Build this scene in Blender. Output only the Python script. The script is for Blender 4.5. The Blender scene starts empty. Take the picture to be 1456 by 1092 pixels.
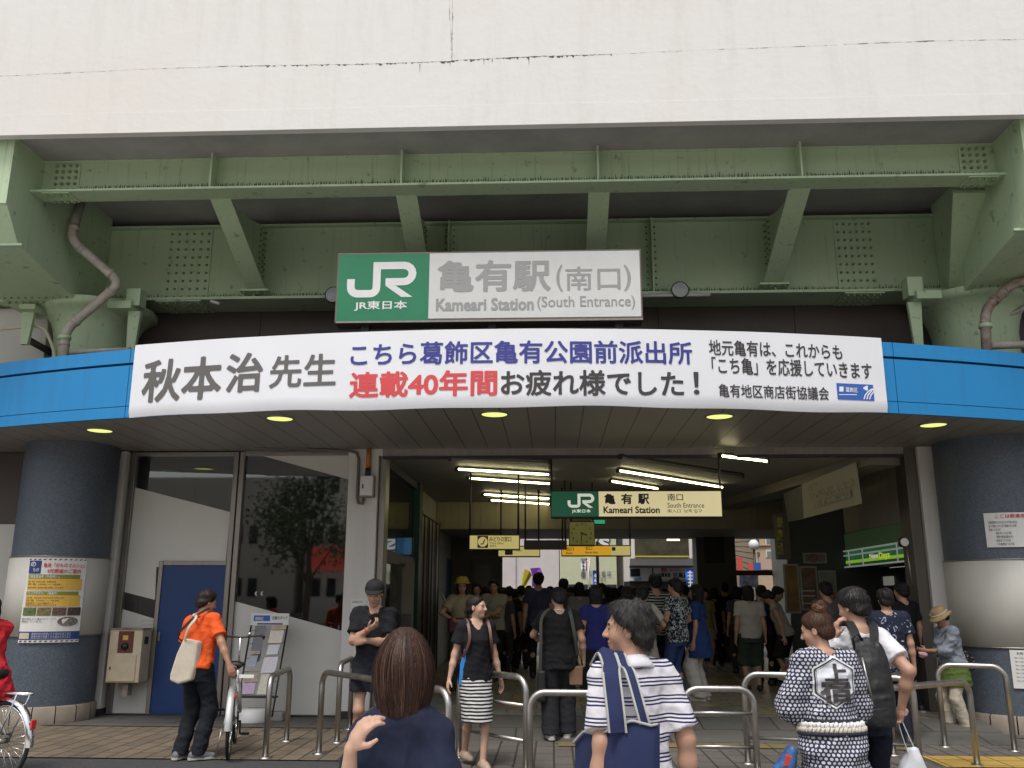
import bpy, bmesh, math, random
import numpy as np
from math import radians as rad, sin, cos, pi
from mathutils import Vector, Matrix
from mathutils.bvhtree import BVHTree
S = bpy.context.scene
COL = S.collection
random.seed(7); RNG = np.random.default_rng(7)
# ------------------------------------------------------------------ camera
F, PITCH, YAW, ROLL, CAMH = 1260., rad(13.5), rad(2.6), -.003, 1.62
_f = np.array([-sin(YAW)*cos(PITCH), cos(YAW)*cos(PITCH), sin(PITCH)])
_r0 = np.array([cos(YAW), sin(YAW), 0.]); _u0 = np.cross(_r0, _f)
_r = _r0*cos(ROLL)-_u0*sin(ROLL); _u = _u0*cos(ROLL)+_r0*sin(ROLL)
cam = bpy.data.cameras.new("camera"); cam.sensor_width = 36; cam.lens = 36*F/1456; cam.clip_end = 600; cam.clip_start = .05
camo = bpy.data.objects.new("camera", cam); COL.objects.link(camo); S.camera = camo
camo.matrix_world = Matrix(((_r[0], _u[0], -_f[0], 0), (_r[1], _u[1], -_f[1], 0), (_r[2], _u[2], -_f[2], CAMH), (0, 0, 0, 1)))
# ------------------------------------------------------------------ light
SUN_EL, SUN_AZ = 63, 200          # the sun stands behind the camera, a little to the left, veiled by cloud
w = bpy.data.worlds.new("World"); S.world = w; w.use_nodes = True
nt = w.node_tree; bg = nt.nodes["Background"]; bg.inputs[1].default_value = .15
sky = nt.nodes.new("ShaderNodeTexSky"); sky.sky_type = 'NISHITA'; sky.sun_disc = False
sky.sun_elevation = rad(SUN_EL); sky.sun_rotation = rad(SUN_AZ); sky.dust_density = 4; sky.air_density = 1.2
hs = nt.nodes.new("ShaderNodeHueSaturation"); hs.inputs['Saturation'].default_value = .35
nt.links.new(sky.outputs[0], hs.inputs['Color']); nt.links.new(hs.outputs[0], bg.inputs[0])
sl = bpy.data.lights.new("sun", 'SUN'); sl.energy = 1.45; sl.angle = rad(14); sl.color = (1, .965, .92)
so = bpy.data.objects.new("sun", sl); COL.objects.link(so)
sd = Vector((sin(rad(SUN_AZ))*cos(rad(SUN_EL)), cos(rad(SUN_AZ))*cos(rad(SUN_EL)), sin(rad(SUN_EL))))
so.rotation_euler = sd.to_track_quat('Z', 'Y').to_euler()
S.view_settings.view_transform = 'Standard'; S.view_settings.look = 'None'
S.view_settings.exposure = .27; S.view_settings.gamma = 1
S.cycles.use_denoising = True; S.cycles.max_bounces = 8; S.cycles.diffuse_bounces = 5; S.cycles.glossy_bounces = 3
S.cycles.transparent_max_bounces = 8; S.cycles.sample_clamp_indirect = 6; S.cycles.caustics_reflective = False; S.cycles.caustics_refractive = False
# ------------------------------------------------------------------ layout: where a sight line meets a plane of the place
def ray(x, y): return _f+_r*(x-728)/F+_u*(546-y)/F
def at(x, y, Y): d = ray(x, y); p = d*Y/d[1]; return np.array([p[0], Y, p[2]+CAMH])
def atx(x, y, X): d = ray(x, y); p = d*X/d[0]; return np.array([X, p[1], p[2]+CAMH])
def atz(x, y, z=0.): d = ray(x, y); p = d*(z-CAMH)/d[2]; return np.array([p[0], p[1], z])
# ------------------------------------------------------------------ materials
def nrm(v): v = np.array(v, float); return v/max(np.linalg.norm(v), 1e-9)
def srgb(r, g=None, b=None):
    if g is None: g = b = r
    return tuple(((c/255)/12.92 if c <= 10 else ((c/255+.055)/1.055)**2.4) for c in (r, g, b))
MATS = {}
def mat(name, col, rough=.6, metal=0., var=0., vs=3., bump=0., bs=60., coat=0., emit=None, es=0., spec=None, stretch=None, var2=None, sheen=0., sss=0.):
    """principled paint with uneven colour (var, at scale vs) and a fine bump"""
    if name in MATS: return MATS[name]
    m = bpy.data.materials.new(name); m.use_nodes = True; nt = m.node_tree; L = nt.links
    p = nt.nodes["Principled BSDF"]
    p.inputs['Base Color'].default_value = (*col, 1); p.inputs['Roughness'].default_value = rough; p.inputs['Metallic'].default_value = metal
    if coat: p.inputs['Coat Weight'].default_value = coat; p.inputs['Coat Roughness'].default_value = .15
    if spec is not None: p.inputs['Specular IOR Level'].default_value = spec
    if sheen: p.inputs['Sheen Weight'].default_value = sheen
    if sss: p.inputs['Subsurface Weight'].default_value = sss; p.inputs['Subsurface Radius'].default_value = (.012, .004, .002); p.inputs['Subsurface Scale'].default_value = 1
    if emit: p.inputs['Emission Color'].default_value = (*emit, 1); p.inputs['Emission Strength'].default_value = es
    tc = nt.nodes.new("ShaderNodeTexCoord"); vec = tc.outputs['Object']
    if stretch:
        mp = nt.nodes.new("ShaderNodeMapping"); mp.inputs['Scale'].default_value = stretch; L.new(vec, mp.inputs[0]); vec = mp.outputs[0]
    if var:
        n = nt.nodes.new("ShaderNodeTexNoise"); n.inputs['Scale'].default_value = vs; n.inputs['Detail'].default_value = 6; n.inputs['Roughness'].default_value = .65
        L.new(vec, n.inputs['Vector'])
        r = nt.nodes.new("ShaderNodeValToRGB"); r.color_ramp.elements[0].position = .3; r.color_ramp.elements[1].position = .7
        lo = tuple(c*(1-var) for c in col) if var2 is None else var2
        hi = tuple(min(c*(1+var*.6), 1) for c in col)
        r.color_ramp.elements[0].color = (*lo, 1); r.color_ramp.elements[1].color = (*hi, 1)
        L.new(n.outputs[0], r.inputs[0]); L.new(r.outputs[0], p.inputs['Base Color'])
        rr = nt.nodes.new("ShaderNodeMapRange"); rr.inputs[3].default_value = max(rough-.12, .02); rr.inputs[4].default_value = min(rough+.12, 1)
        L.new(n.outputs[0], rr.inputs[0]); L.new(rr.outputs[0], p.inputs['Roughness'])
    if bump:
        n2 = nt.nodes.new("ShaderNodeTexNoise"); n2.inputs['Scale'].default_value = bs; n2.inputs['Detail'].default_value = 4
        L.new(vec, n2.inputs['Vector'])
        b = nt.nodes.new("ShaderNodeBump"); b.inputs['Strength'].default_value = bump; b.inputs['Distance'].default_value = .02
        L.new(n2.outputs[0], b.inputs['Height']); L.new(b.outputs[0], p.inputs['Normal'])
    MATS[name] = m; return m
def nodes_of(m): return m.node_tree.nodes, m.node_tree.links, m.node_tree.nodes["Principled BSDF"]
def math_node(nt, op, a, b=None, c=None):
    n = nt.nodes.new("ShaderNodeMath"); n.operation = op
    for i, v in enumerate((a, b, c)):
        if v is None: continue
        if isinstance(v, (int, float)): n.inputs[i].default_value = v
        else: nt.links.new(v, n.inputs[i])
    return n.outputs[0]
def mix_node(nt, fac, a, b):
    n = nt.nodes.new("ShaderNodeMix"); n.data_type = 'RGBA'
    for i, v in ((0, fac), (6, a), (7, b)):
        if isinstance(v, (int, float)): n.inputs[i].default_value = v
        elif isinstance(v, tuple): n.inputs[i].default_value = (*v, 1)
        else: nt.links.new(v, n.inputs[i])
    return n.outputs[2]
# ------------------------------------------------------------------ objects
def tag(o, label=None, cat=None, group=None, kind=None):
    for k, v in (('label', label), ('category', cat), ('group', group), ('kind', kind)):
        if v: o[k] = v
    return o
def empty(name, loc, label, cat, group=None, rz=0.):
    o = bpy.data.objects.new(name, None); COL.objects.link(o); o.location = loc; o.rotation_euler = (0, 0, rz); o.empty_display_size = .1
    o['_o'] = [float(v) for v in loc]
    return tag(o, label, cat, group)
def origin_of(p):
    while p is not None:
        if p.parent is None: return Vector(p.get('_o', (0, 0, 0))) if p.type == 'EMPTY' else Vector(p.location)
        p = p.parent
    return Vector((0, 0, 0))
def link_mesh(name, me, mats, parent=None, smooth=False):
    o = bpy.data.objects.new(name, me); COL.objects.link(o)
    for m in (mats if isinstance(mats, (list, tuple)) else [mats]): me.materials.append(m)
    if parent is not None: o.parent = parent
    if smooth: me.polygons.foreach_set('use_smooth', [True]*len(me.polygons))
    return o
class MB:
    """collects shapes in world coordinates; build() links them as one mesh object"""
    def __init__(s): s.v = []; s.f = []; s.m = []; s.sm = []
    def add(s, vs, fs, mi=0, smooth=False):
        b = len(s.v); s.v += [tuple(map(float, p)) for p in vs]; s.f += [tuple(b+i for i in f) for f in fs]
        s.m += [mi]*len(fs); s.sm += [smooth]*len(fs); return s
    def box(s, lo, hi, mi=0):
        (a, b, c), (d, e, f) = lo, hi
        return s.add([(a,b,c),(d,b,c),(d,e,c),(a,e,c),(a,b,f),(d,b,f),(d,e,f),(a,e,f)], [(0,3,2,1),(4,5,6,7),(0,1,5,4),(1,2,6,5),(2,3,7,6),(3,0,4,7)], mi)
    def obox(s, c, size, ax=(1,0,0), az=(0,0,1), mi=0):
        x = Vector(ax).normalized(); z = Vector(az).normalized(); y = z.cross(x).normalized(); z = x.cross(y); c = Vector(c); h = [k/2 for k in size]
        vs = [c+x*(h[0]*i)+y*(h[1]*j)+z*(h[2]*k) for k in (-1, 1) for i, j in ((-1,-1),(1,-1),(1,1),(-1,1))]
        return s.add(vs, [(0,3,2,1),(4,5,6,7),(0,1,5,4),(1,2,6,5),(2,3,7,6),(3,0,4,7)], mi)
    def beam(s, a, b, w, h, up=(0,0,1), mi=0):
        a, b = Vector(a), Vector(b); x = (b-a); return s.obox((a+b)/2, (x.length, w, h), x, Vector(up)-x*(Vector(up).dot(x)/x.length_squared), mi)
    def tube(s, path, r, n=10, mi=0, caps=True, closed=False):
        P = [Vector(p) for p in path]; k = len(P); rs = r if isinstance(r, (list, tuple)) else [r]*k
        T = []
        for i in range(k):
            a = P[(i-1) % k] if (i > 0 or closed) else P[i]; b = P[(i+1) % k] if (i < k-1 or closed) else P[i]
            t = (b-a); T.append(t.normalized() if t.length > 1e-9 else Vector((0, 0, 1)))
        N = T[0].orthogonal().normalized(); vs = []
        for i in range(k):
            N = (N-T[i]*N.dot(T[i])); N = N.normalized() if N.length > 1e-6 else T[i].orthogonal().normalized(); B = T[i].cross(N)
            vs += [P[i]+(N*cos(2*pi*j/n)+B*sin(2*pi*j/n))*rs[i] for j in range(n)]
        fs = [(i*n+j, i*n+(j+1) % n, ((i+1) % k)*n+(j+1) % n, ((i+1) % k)*n+j) for i in range(k if closed else k-1) for j in range(n)]
        if caps and not closed: fs += [tuple(range(n-1, -1, -1)), tuple((k-1)*n+j for j in range(n))]
        return s.add(vs, fs, mi, True)
    def lathe(s, c, prof, n=24, mi=0, a0=0., a1=2*pi, axis='z'):
        full = abs(a1-a0-2*pi) < 1e-6; k = n if full else n+1; vs = []
        for r, z in prof:
            for j in range(k):
                a = a0+(a1-a0)*j/n; p = (r*cos(a), r*sin(a), z)
                if axis == 'y': p = (p[0], p[2], p[1])
                if axis == 'x': p = (p[2], p[0], p[1])
                vs.append((c[0]+p[0], c[1]+p[1], c[2]+p[2]))
        fs = [(i*k+j, i*k+(j+1) % k, (i+1)*k+(j+1) % k, (i+1)*k+j) for i in range(len(prof)-1) for j in range(n)]
        return s.add(vs, fs, mi, True)
    def quad(s, a, b, c, d, mi=0): return s.add([a, b, c, d], [(0, 1, 2, 3)], mi)
    def prism(s, poly, d, mi=0):
        """flat polygon (3D points) thickened along the vector d"""
        n = len(poly); P = [Vector(p) for p in poly]; d = Vector(d)
        return s.add(P+[p+d for p in P], [tuple(range(n-1, -1, -1)), tuple(range(n, 2*n))]+[(i, (i+1) % n, n+(i+1) % n, n+i) for i in range(n)], mi)
    def ball(s, c, r, n=8, m=6, mi=0):
        rr = r if isinstance(r, (tuple, list)) else (r, r, r); vs = []
        for i in range(m+1):
            t = pi*i/m
            for j in range(n): vs.append((c[0]+rr[0]*sin(t)*cos(2*pi*j/n), c[1]+rr[1]*sin(t)*sin(2*pi*j/n), c[2]+rr[2]*cos(t)))
        return s.add(vs, [(i*n+j, (i+1)*n+j, (i+1)*n+(j+1) % n, i*n+(j+1) % n) for i in range(m) for j in range(n)], mi, True)
    def build(s, name, mats, parent=None, local=False, bevel=0., seg=2, label=None, rot=None, fix=True):
        me = bpy.data.meshes.new(name); o0 = Vector((0, 0, 0)) if (local or parent is None) else origin_of(parent)
        me.from_pydata([(x-o0.x, y-o0.y, z-o0.z) for x, y, z in s.v], [], s.f)
        me.polygons.foreach_set('material_index', s.m); me.polygons.foreach_set('use_smooth', s.sm)
        if fix:
            bm = bmesh.new(); bm.from_mesh(me); bmesh.ops.recalc_face_normals(bm, faces=bm.faces); bm.to_mesh(me); bm.free()
        o = bpy.data.objects.new(name, me); COL.objects.link(o)
        for m in (mats if isinstance(mats, (list, tuple)) else [mats]): me.materials.append(m)
        if parent is not None: o.parent = parent
        if bevel:
            b = o.modifiers.new("bevel", 'BEVEL'); b.width = bevel; b.segments = seg; b.limit_method = 'ANGLE'; b.angle_limit = rad(40)
        if label: o['label'] = label
        return o
# ------------------------------------------------------------------ lettering
_glyphs = {}
def glyph_mesh(s):
    if s in _glyphs: return _glyphs[s]
    c = bpy.data.curves.new('t', 'FONT'); c.body = s; c.size = 1; c.resolution_u = 3
    o = bpy.data.objects.new('t', c); COL.objects.link(o)
    me = bpy.data.meshes.new_from_object(o.evaluated_get(bpy.context.evaluated_depsgraph_get()))
    v = np.array([tuple(q.co)[:2] for q in me.vertices]); f = [tuple(p.vertices) for p in me.polygons]
    bpy.data.objects.remove(o); bpy.data.curves.remove(c); bpy.data.meshes.remove(me)
    _glyphs[s] = (v, f); return v, f
def field_mesh(seg, lo, hi, h, off):
    """outline segments (n,2,2) grown by off -> flat mesh of the inside (marching squares, no overlaps)"""
    xs = np.arange(lo[0]-off-2*h, hi[0]+off+2*h, h); ys = np.arange(lo[1]-off-2*h, hi[1]+off+2*h, h)
    D = np.full((len(xs), len(ys)), 9.); IN = np.zeros((len(xs), len(ys)), int)
    A, B = seg[:, 0], seg[:, 1]; AB = B-A; L2 = (AB**2).sum(1)+1e-12
    for i, x in enumerate(xs):
        near = (np.minimum(A[:, 0], B[:, 0]) < x+.15) & (np.maximum(A[:, 0], B[:, 0]) > x-.15)
        if near.any():
            a, ab, l2 = A[near], AB[near], L2[near]
            P = np.stack([np.full(len(ys), x), ys], 1)[:, None, :]
            t = np.clip(((P-a)*ab).sum(2)/l2, 0, 1); D[i] = np.sqrt((((a+ab*t[..., None])-P)**2).sum(2)).min(1)
        cr = (A[:, 0] > x) != (B[:, 0] > x)
        if cr.any():
            yc = A[cr, 1]+(x-A[cr, 0])/(B[cr, 0]-A[cr, 0])*(B[cr, 1]-A[cr, 1]); IN[i] = (yc[None, :] > ys[:, None]).sum(1)
    Fd = np.where(IN % 2 == 1, -D, D)-off
    V, FC, idx = [], [], {}
    def vert(key, p):
        if key not in idx: idx[key] = len(V); V.append(p)
        return idx[key]
    ii, jj = np.nonzero((np.minimum.reduce([Fd[:-1, :-1], Fd[1:, :-1], Fd[1:, 1:], Fd[:-1, 1:]]) < 0))
    for i, j in zip(ii.tolist(), jj.tolist()):
        c = [(i, j), (i+1, j), (i+1, j+1), (i, j+1)]; poly = []
        for k in range(4):
            a, b = c[k], c[(k+1) % 4]; fa, fb = Fd[a], Fd[b]
            if fa < 0: poly.append(vert(a, (xs[a[0]], ys[a[1]])))
            if (fa < 0) != (fb < 0):
                t = fa/(fa-fb); poly.append(vert((min(a, b), max(a, b)), (xs[a[0]]+t*(xs[b[0]]-xs[a[0]]), ys[a[1]]+t*(ys[b[1]]-ys[a[1]]))))
        if len(poly) > 2: FC.append(tuple(poly))
    return np.array(V), FC
def text_shape(s, bold=0., h=None):
    v, f = glyph_mesh(s)
    if bold <= 0: return v, f
    key = (s, bold, h)
    if key in _glyphs: return _glyphs[key]
    cnt = {}
    for p in f:
        for a, b in zip(p, p[1:]+p[:1]): k = (min(a, b), max(a, b)); cnt[k] = cnt.get(k, 0)+1
    seg = np.array([(v[a], v[b]) for (a, b), n in cnt.items() if n == 1])
    r = field_mesh(seg, v.min(0), v.max(0), h or .022, bold)
    _glyphs[key] = r; return r
def lettering(s, box, fn, material, parent, bold=0., name="lettering", mono=False, h=None, shear=0., label=None):
    """text fitted to box (u0,v0,u1,v1) of a surface fn(u,v)->xyz"""
    v, f = text_shape(s, bold, h); lo, hi = v.min(0), v.max(0)
    u0, v0, u1, v1 = box; su = (u1-u0)/(hi[0]-lo[0]); sv = (v1-v0)/(hi[1]-lo[1])
    if mono: su = sv = min(su, sv)
    pts = [fn(u0+(x-lo[0])*su+shear*(y-lo[1])*sv, v0+(y-lo[1])*sv) for x, y in v]
    me = bpy.data.meshes.new(name); o0 = origin_of(parent) if parent is not None else Vector()
    me.from_pydata([(p[0]-o0.x, p[1]-o0.y, p[2]-o0.z) for p in pts], [], f)
    return link_mesh(name, me, material, parent)
def facing(Y): return lambda u, v: (u, Y, v)
def pbox(x0, y0, x1, y1, Y):
    """picture rectangle -> X/Z rectangle on the plane at depth Y"""
    a = at(x0, (y0+y1)/2, Y); b = at(x1, (y0+y1)/2, Y); xm = (x0+x1)/2
    return (a[0], at(xm, y1, Y)[2], b[0], at(xm, y0, Y)[2])
def stroke_poly(pts, wd):
    """polyline -> mitred outline polygon"""
    P = [np.array(p, float) for p in pts]; L, R = [], []
    for i in range(len(P)):
        d0 = P[i]-P[i-1] if i else P[1]-P[0]; d1 = P[i+1]-P[i] if i < len(P)-1 else d0
        d0 = d0/np.hypot(*d0); d1 = d1/np.hypot(*d1); n0 = np.array([-d0[1], d0[0]]); n1 = np.array([-d1[1], d1[0]])
        m = n0+n1; m = m/np.hypot(*m); k = wd/2/max(m@n0, .35)
        L.append(P[i]+m*k); R.append(P[i]-m*k)
    return L+R[::-1]
def arc(c, r, a0, a1, n=8): return [(c[0]+r*cos(rad(a0+(a1-a0)*i/n)), c[1]+r*sin(rad(a0+(a1-a0)*i/n))) for i in range(n+1)]
JR_STROKE = [(.0, -.42), (.0, -.62)]+arc((.22, -.67), .22, 180, 270, 6)[1:]+[(.60, -.89)]+arc((.60, -.70), .19, 270, 360, 5)[1:]+[(.79, -.0)]+[(1.62, -.0)]+arc((1.62, -.26), .26, 90, -90, 8)[1:]+[(1.06, -.52)]
def rail_logo(box, fn, material, parent):
    """the JR mark: one stroke for the J and the R's top, bowl and leg"""
    poly = np.array(stroke_poly(JR_STROKE, .235)); leg = np.array([(1.06, -.64), (1.37, -.64), (1.90, -1.007), (1.56, -1.007)]); al = np.vstack([poly, leg]); lo, hi = al.min(0), al.max(0); u0, v0, u1, v1 = box
    q = [fn(u0+(p[0]-lo[0])/(hi[0]-lo[0])*(u1-u0), v0+(p[1]-lo[1])/(hi[1]-lo[1])*(v1-v0)) for p in poly]
    ql = [fn(u0+(p[0]-lo[0])/(hi[0]-lo[0])*(u1-u0), v0+(p[1]-lo[1])/(hi[1]-lo[1])*(v1-v0)) for p in leg]
    n = len(q)//2; mb = MB(); mb.add(q, [(i, i+1, 2*n-2-i, 2*n-1-i) for i in range(n-1)]); mb.add(ql, [(0, 1, 2, 3)])
    return mb.build("logo", material, parent, fix=False)
# ------------------------------------------------------------------ shared materials
def concrete():
    m = mat("painted_concrete", (.66, .645, .61), .8, bump=.25, bs=9); N, L, p = nodes_of(m); nt = m.node_tree
    tc = N.new("ShaderNodeTexCoord"); mp = N.new("ShaderNodeMapping"); mp.inputs['Scale'].default_value = (1.6, 1, .22); L.new(tc.outputs['Object'], mp.inputs[0])
    a = N.new("ShaderNodeTexNoise"); a.inputs['Scale'].default_value = 2.2; a.inputs['Detail'].default_value = 9; a.inputs['Roughness'].default_value = .7; L.new(mp.outputs[0], a.inputs['Vector'])
    b = N.new("ShaderNodeTexNoise"); b.inputs['Scale'].default_value = .35; b.inputs['Detail'].default_value = 3; L.new(tc.outputs['Object'], b.inputs['Vector'])
    f1 = N.new("ShaderNodeMapRange"); f1.inputs[1].default_value = .5; f1.inputs[2].default_value = .8; f1.inputs[4].default_value = .5; L.new(a.outputs[0], f1.inputs[0])
    c1 = mix_node(nt, f1.outputs[0], (.68, .67, .645), (.54, .52, .475))
    f2 = N.new("ShaderNodeMapRange"); f2.inputs[1].default_value = .5; f2.inputs[2].default_value = .72; f2.inputs[4].default_value = .5; L.new(b.outputs[0], f2.inputs[0])
    L.new(mix_node(nt, f2.outputs[0], c1, (.67, .61, .55)), p.inputs['Base Color']); return m
def steel():
    m = mat("green_steel_paint", (.42, .53, .34), .5, bump=.08, bs=14); N, L, p = nodes_of(m); nt = m.node_tree
    tc = N.new("ShaderNodeTexCoord")
    a = N.new("ShaderNodeTexNoise"); a.inputs['Scale'].default_value = 1.1; a.inputs['Detail'].default_value = 8; a.inputs['Roughness'].default_value = .7; L.new(tc.outputs['Object'], a.inputs['Vector'])
    mp = N.new("ShaderNodeMapping"); mp.inputs['Scale'].default_value = (22, 22, .8); L.new(tc.outputs['Object'], mp.inputs[0])
    b = N.new("ShaderNodeTexNoise"); b.inputs['Scale'].default_value = 1; b.inputs['Detail'].default_value = 3; L.new(mp.outputs[0], b.inputs['Vector'])
    c1 = mix_node(nt, a.outputs[0], (.37, .48, .30), (.47, .58, .38))
    f = N.new("ShaderNodeMapRange"); f.inputs[1].default_value = .58; f.inputs[2].default_value = .8; f.inputs[4].default_value = .45; L.new(b.outputs[0], f.inputs[0])
    c2 = mix_node(nt, f.outputs[0], c1, (.17, .19, .11))
    c = N.new("ShaderNodeTexNoise"); c.inputs['Scale'].default_value = 7; c.inputs['Detail'].default_value = 8; L.new(tc.outputs['Object'], c.inputs['Vector'])
    f3 = N.new("ShaderNodeMapRange"); f3.inputs[1].default_value = .63; f3.inputs[2].default_value = .72; f3.inputs[4].default_value = .55; L.new(c.outputs[0], f3.inputs[0])
    L.new(mix_node(nt, f3.outputs[0], c2, (.12, .085, .05)), p.inputs['Base Color']); return m
M_conc = concrete(); M_steel = steel()
M_bolt = mat("old_green_bolt", (.22, .29, .16), .55, var=.4, vs=20)
M_grime = mat("black_grime", (.10, .095, .085), .95)
M_deck = mat("grey_concrete", (.33, .32, .31), .85, var=.18, vs=1.5, bump=.2, bs=12)
M_brown = mat("brown_panel", (.075, .058, .048), .6, var=.2, vs=1.5, stretch=(1, 1, .3))
M_alu = mat("bronze_aluminium", (.27, .245, .215), .38, metal=.75, var=.15, vs=3, stretch=(4, 4, .3))
M_dark = mat("dark_metal", (.028, .027, .026), .5, var=.2)
M_black = mat("black_plastic", (.012, .012, .013), .45)
M_ceil = mat("canopy_ceiling_panel", (.24, .225, .20), .45, var=.12, vs=2)
M_hallceil = mat("hall_ceiling_panel", (.30, .29, .26), .6, var=.15, vs=2)
M_grey = mat("grey_wall_panel", (.54, .525, .475), .55, var=.10, vs=1.2, stretch=(1, 1, .35), bump=.05, bs=30)
M_pil = mat("light_grey_pillar", (.66, .64, .605), .6, var=.12, vs=1.3, stretch=(2, 2, .3), bump=.06, bs=30)
M_film = mat("frosted_film", (.62, .605, .56), .5, var=.05, vs=1.5)
M_doorblue = mat("blue_door_paint", (.004, .036, .15), .5, var=.12, vs=2, bump=.04, bs=40)
M_cream = mat("aged_cream_enamel", (.58, .50, .35), .5, var=.16, vs=5)
M_white = mat("white_enamel", (.72, .72, .70), .45, var=.06, vs=4)
M_vinyl = mat("white_vinyl", (.74, .75, .78), .42, bump=.10, bs=2.2, stretch=(1, 1, .6))
M_inst = mat("stainless_steel", (.46, .44, .41), .38, metal=1., var=.25, vs=9, stretch=(1, 1, .4))
M_chrome = mat("chrome", (.72, .72, .72), .15, metal=1.)
M_rubber = mat("black_rubber", (.02, .02, .02), .8, bump=.1)
M_paper = mat("white_paper", (.70, .69, .66), .7, var=.05, vs=6)
M_ink = mat("dark_ink", (.045, .040, .040), .7); M_inkg = mat("grey_ink", (.115, .108, .105), .6); M_inkb = mat("blue_ink", (.035, .04, .25), .6); M_inkr = mat("red_ink", (.62, .06, .065), .6)
M_red = mat("red_print", (.52, .035, .04), .6); M_olive = mat("olive_print", (.20, .22, .03), .7); M_orange = mat("orange_print", (.66, .40, .07), .7); M_navyp = mat("navy_print", (.02, .045, .17), .7)
M_jrgreen = mat("sign_green", (.012, .19, .085), .4, var=.08, vs=3); M_signface = mat("sign_face", (.62, .62, .60), .4, var=.06, vs=2)
M_rust = mat("grey_brown_pipe", (.30, .265, .23), .5, var=.45, vs=9, var2=(.14, .075, .045))
M_pinkpipe = mat("pale_pipe", (.40, .36, .31), .6, var=.3, vs=7)
def mosaic():
    m = mat("blue_mosaic_tile", (.07, .105, .165), .5); N, L, p = nodes_of(m); nt = m.node_tree
    tc = N.new("ShaderNodeTexCoord"); v = N.new("ShaderNodeTexVoronoi"); v.inputs['Scale'].default_value = 85; L.new(tc.outputs['Object'], v.inputs['Vector'])
    r = N.new("ShaderNodeValToRGB"); e = r.color_ramp.elements; e[0].color = (.060, .076, .100, 1); e[1].color = (.098, .120, .150, 1); e[0].position = .15; e[1].position = .9
    sp = N.new("ShaderNodeSeparateColor"); L.new(v.outputs['Color'], sp.inputs[0]); L.new(sp.outputs[0], r.inputs[0]); L.new(r.outputs[0], p.inputs['Base Color'])
    b = N.new("ShaderNodeBump"); b.inputs['Strength'].default_value = .35; b.inputs['Distance'].default_value = .004; L.new(sp.outputs[1], b.inputs['Height']); L.new(b.outputs[0], p.inputs['Normal']); return m
M_mosaic = mosaic()
def bluepanel():
    m = mat("blue_coated_panel", (.003, .19, .46), .42, coat=.1); N, L, p = nodes_of(m); nt = m.node_tree
    tc = N.new("ShaderNodeTexCoord"); a = N.new("ShaderNodeTexNoise"); a.inputs['Scale'].default_value = .5; a.inputs['Detail'].default_value = 5; L.new(tc.outputs['Object'], a.inputs['Vector'])
    mp = N.new("ShaderNodeMapping"); mp.inputs['Scale'].default_value = (7, 7, .6); L.new(tc.outputs['Object'], mp.inputs[0]); d = N.new("ShaderNodeTexNoise"); d.inputs['Scale'].default_value = 1.3; d.inputs['Detail'].default_value = 6; L.new(mp.outputs[0], d.inputs['Vector']); f = N.new("ShaderNodeMapRange"); f.inputs[1].default_value = .52; f.inputs[2].default_value = .8; f.inputs[4].default_value = .35; L.new(d.outputs[0], f.inputs[0])
    L.new(mix_node(nt, f.outputs[0], mix_node(nt, a.outputs[0], (.002, .175, .43), (.004, .225, .53)), (.03, .12, .26)), p.inputs['Base Color']); rr = N.new("ShaderNodeMapRange"); rr.inputs[3].default_value = .34; rr.inputs[4].default_value = .56; L.new(d.outputs[0], rr.inputs[0]); L.new(rr.outputs[0], p.inputs['Roughness']); return m
M_blue = bluepanel()
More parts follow.
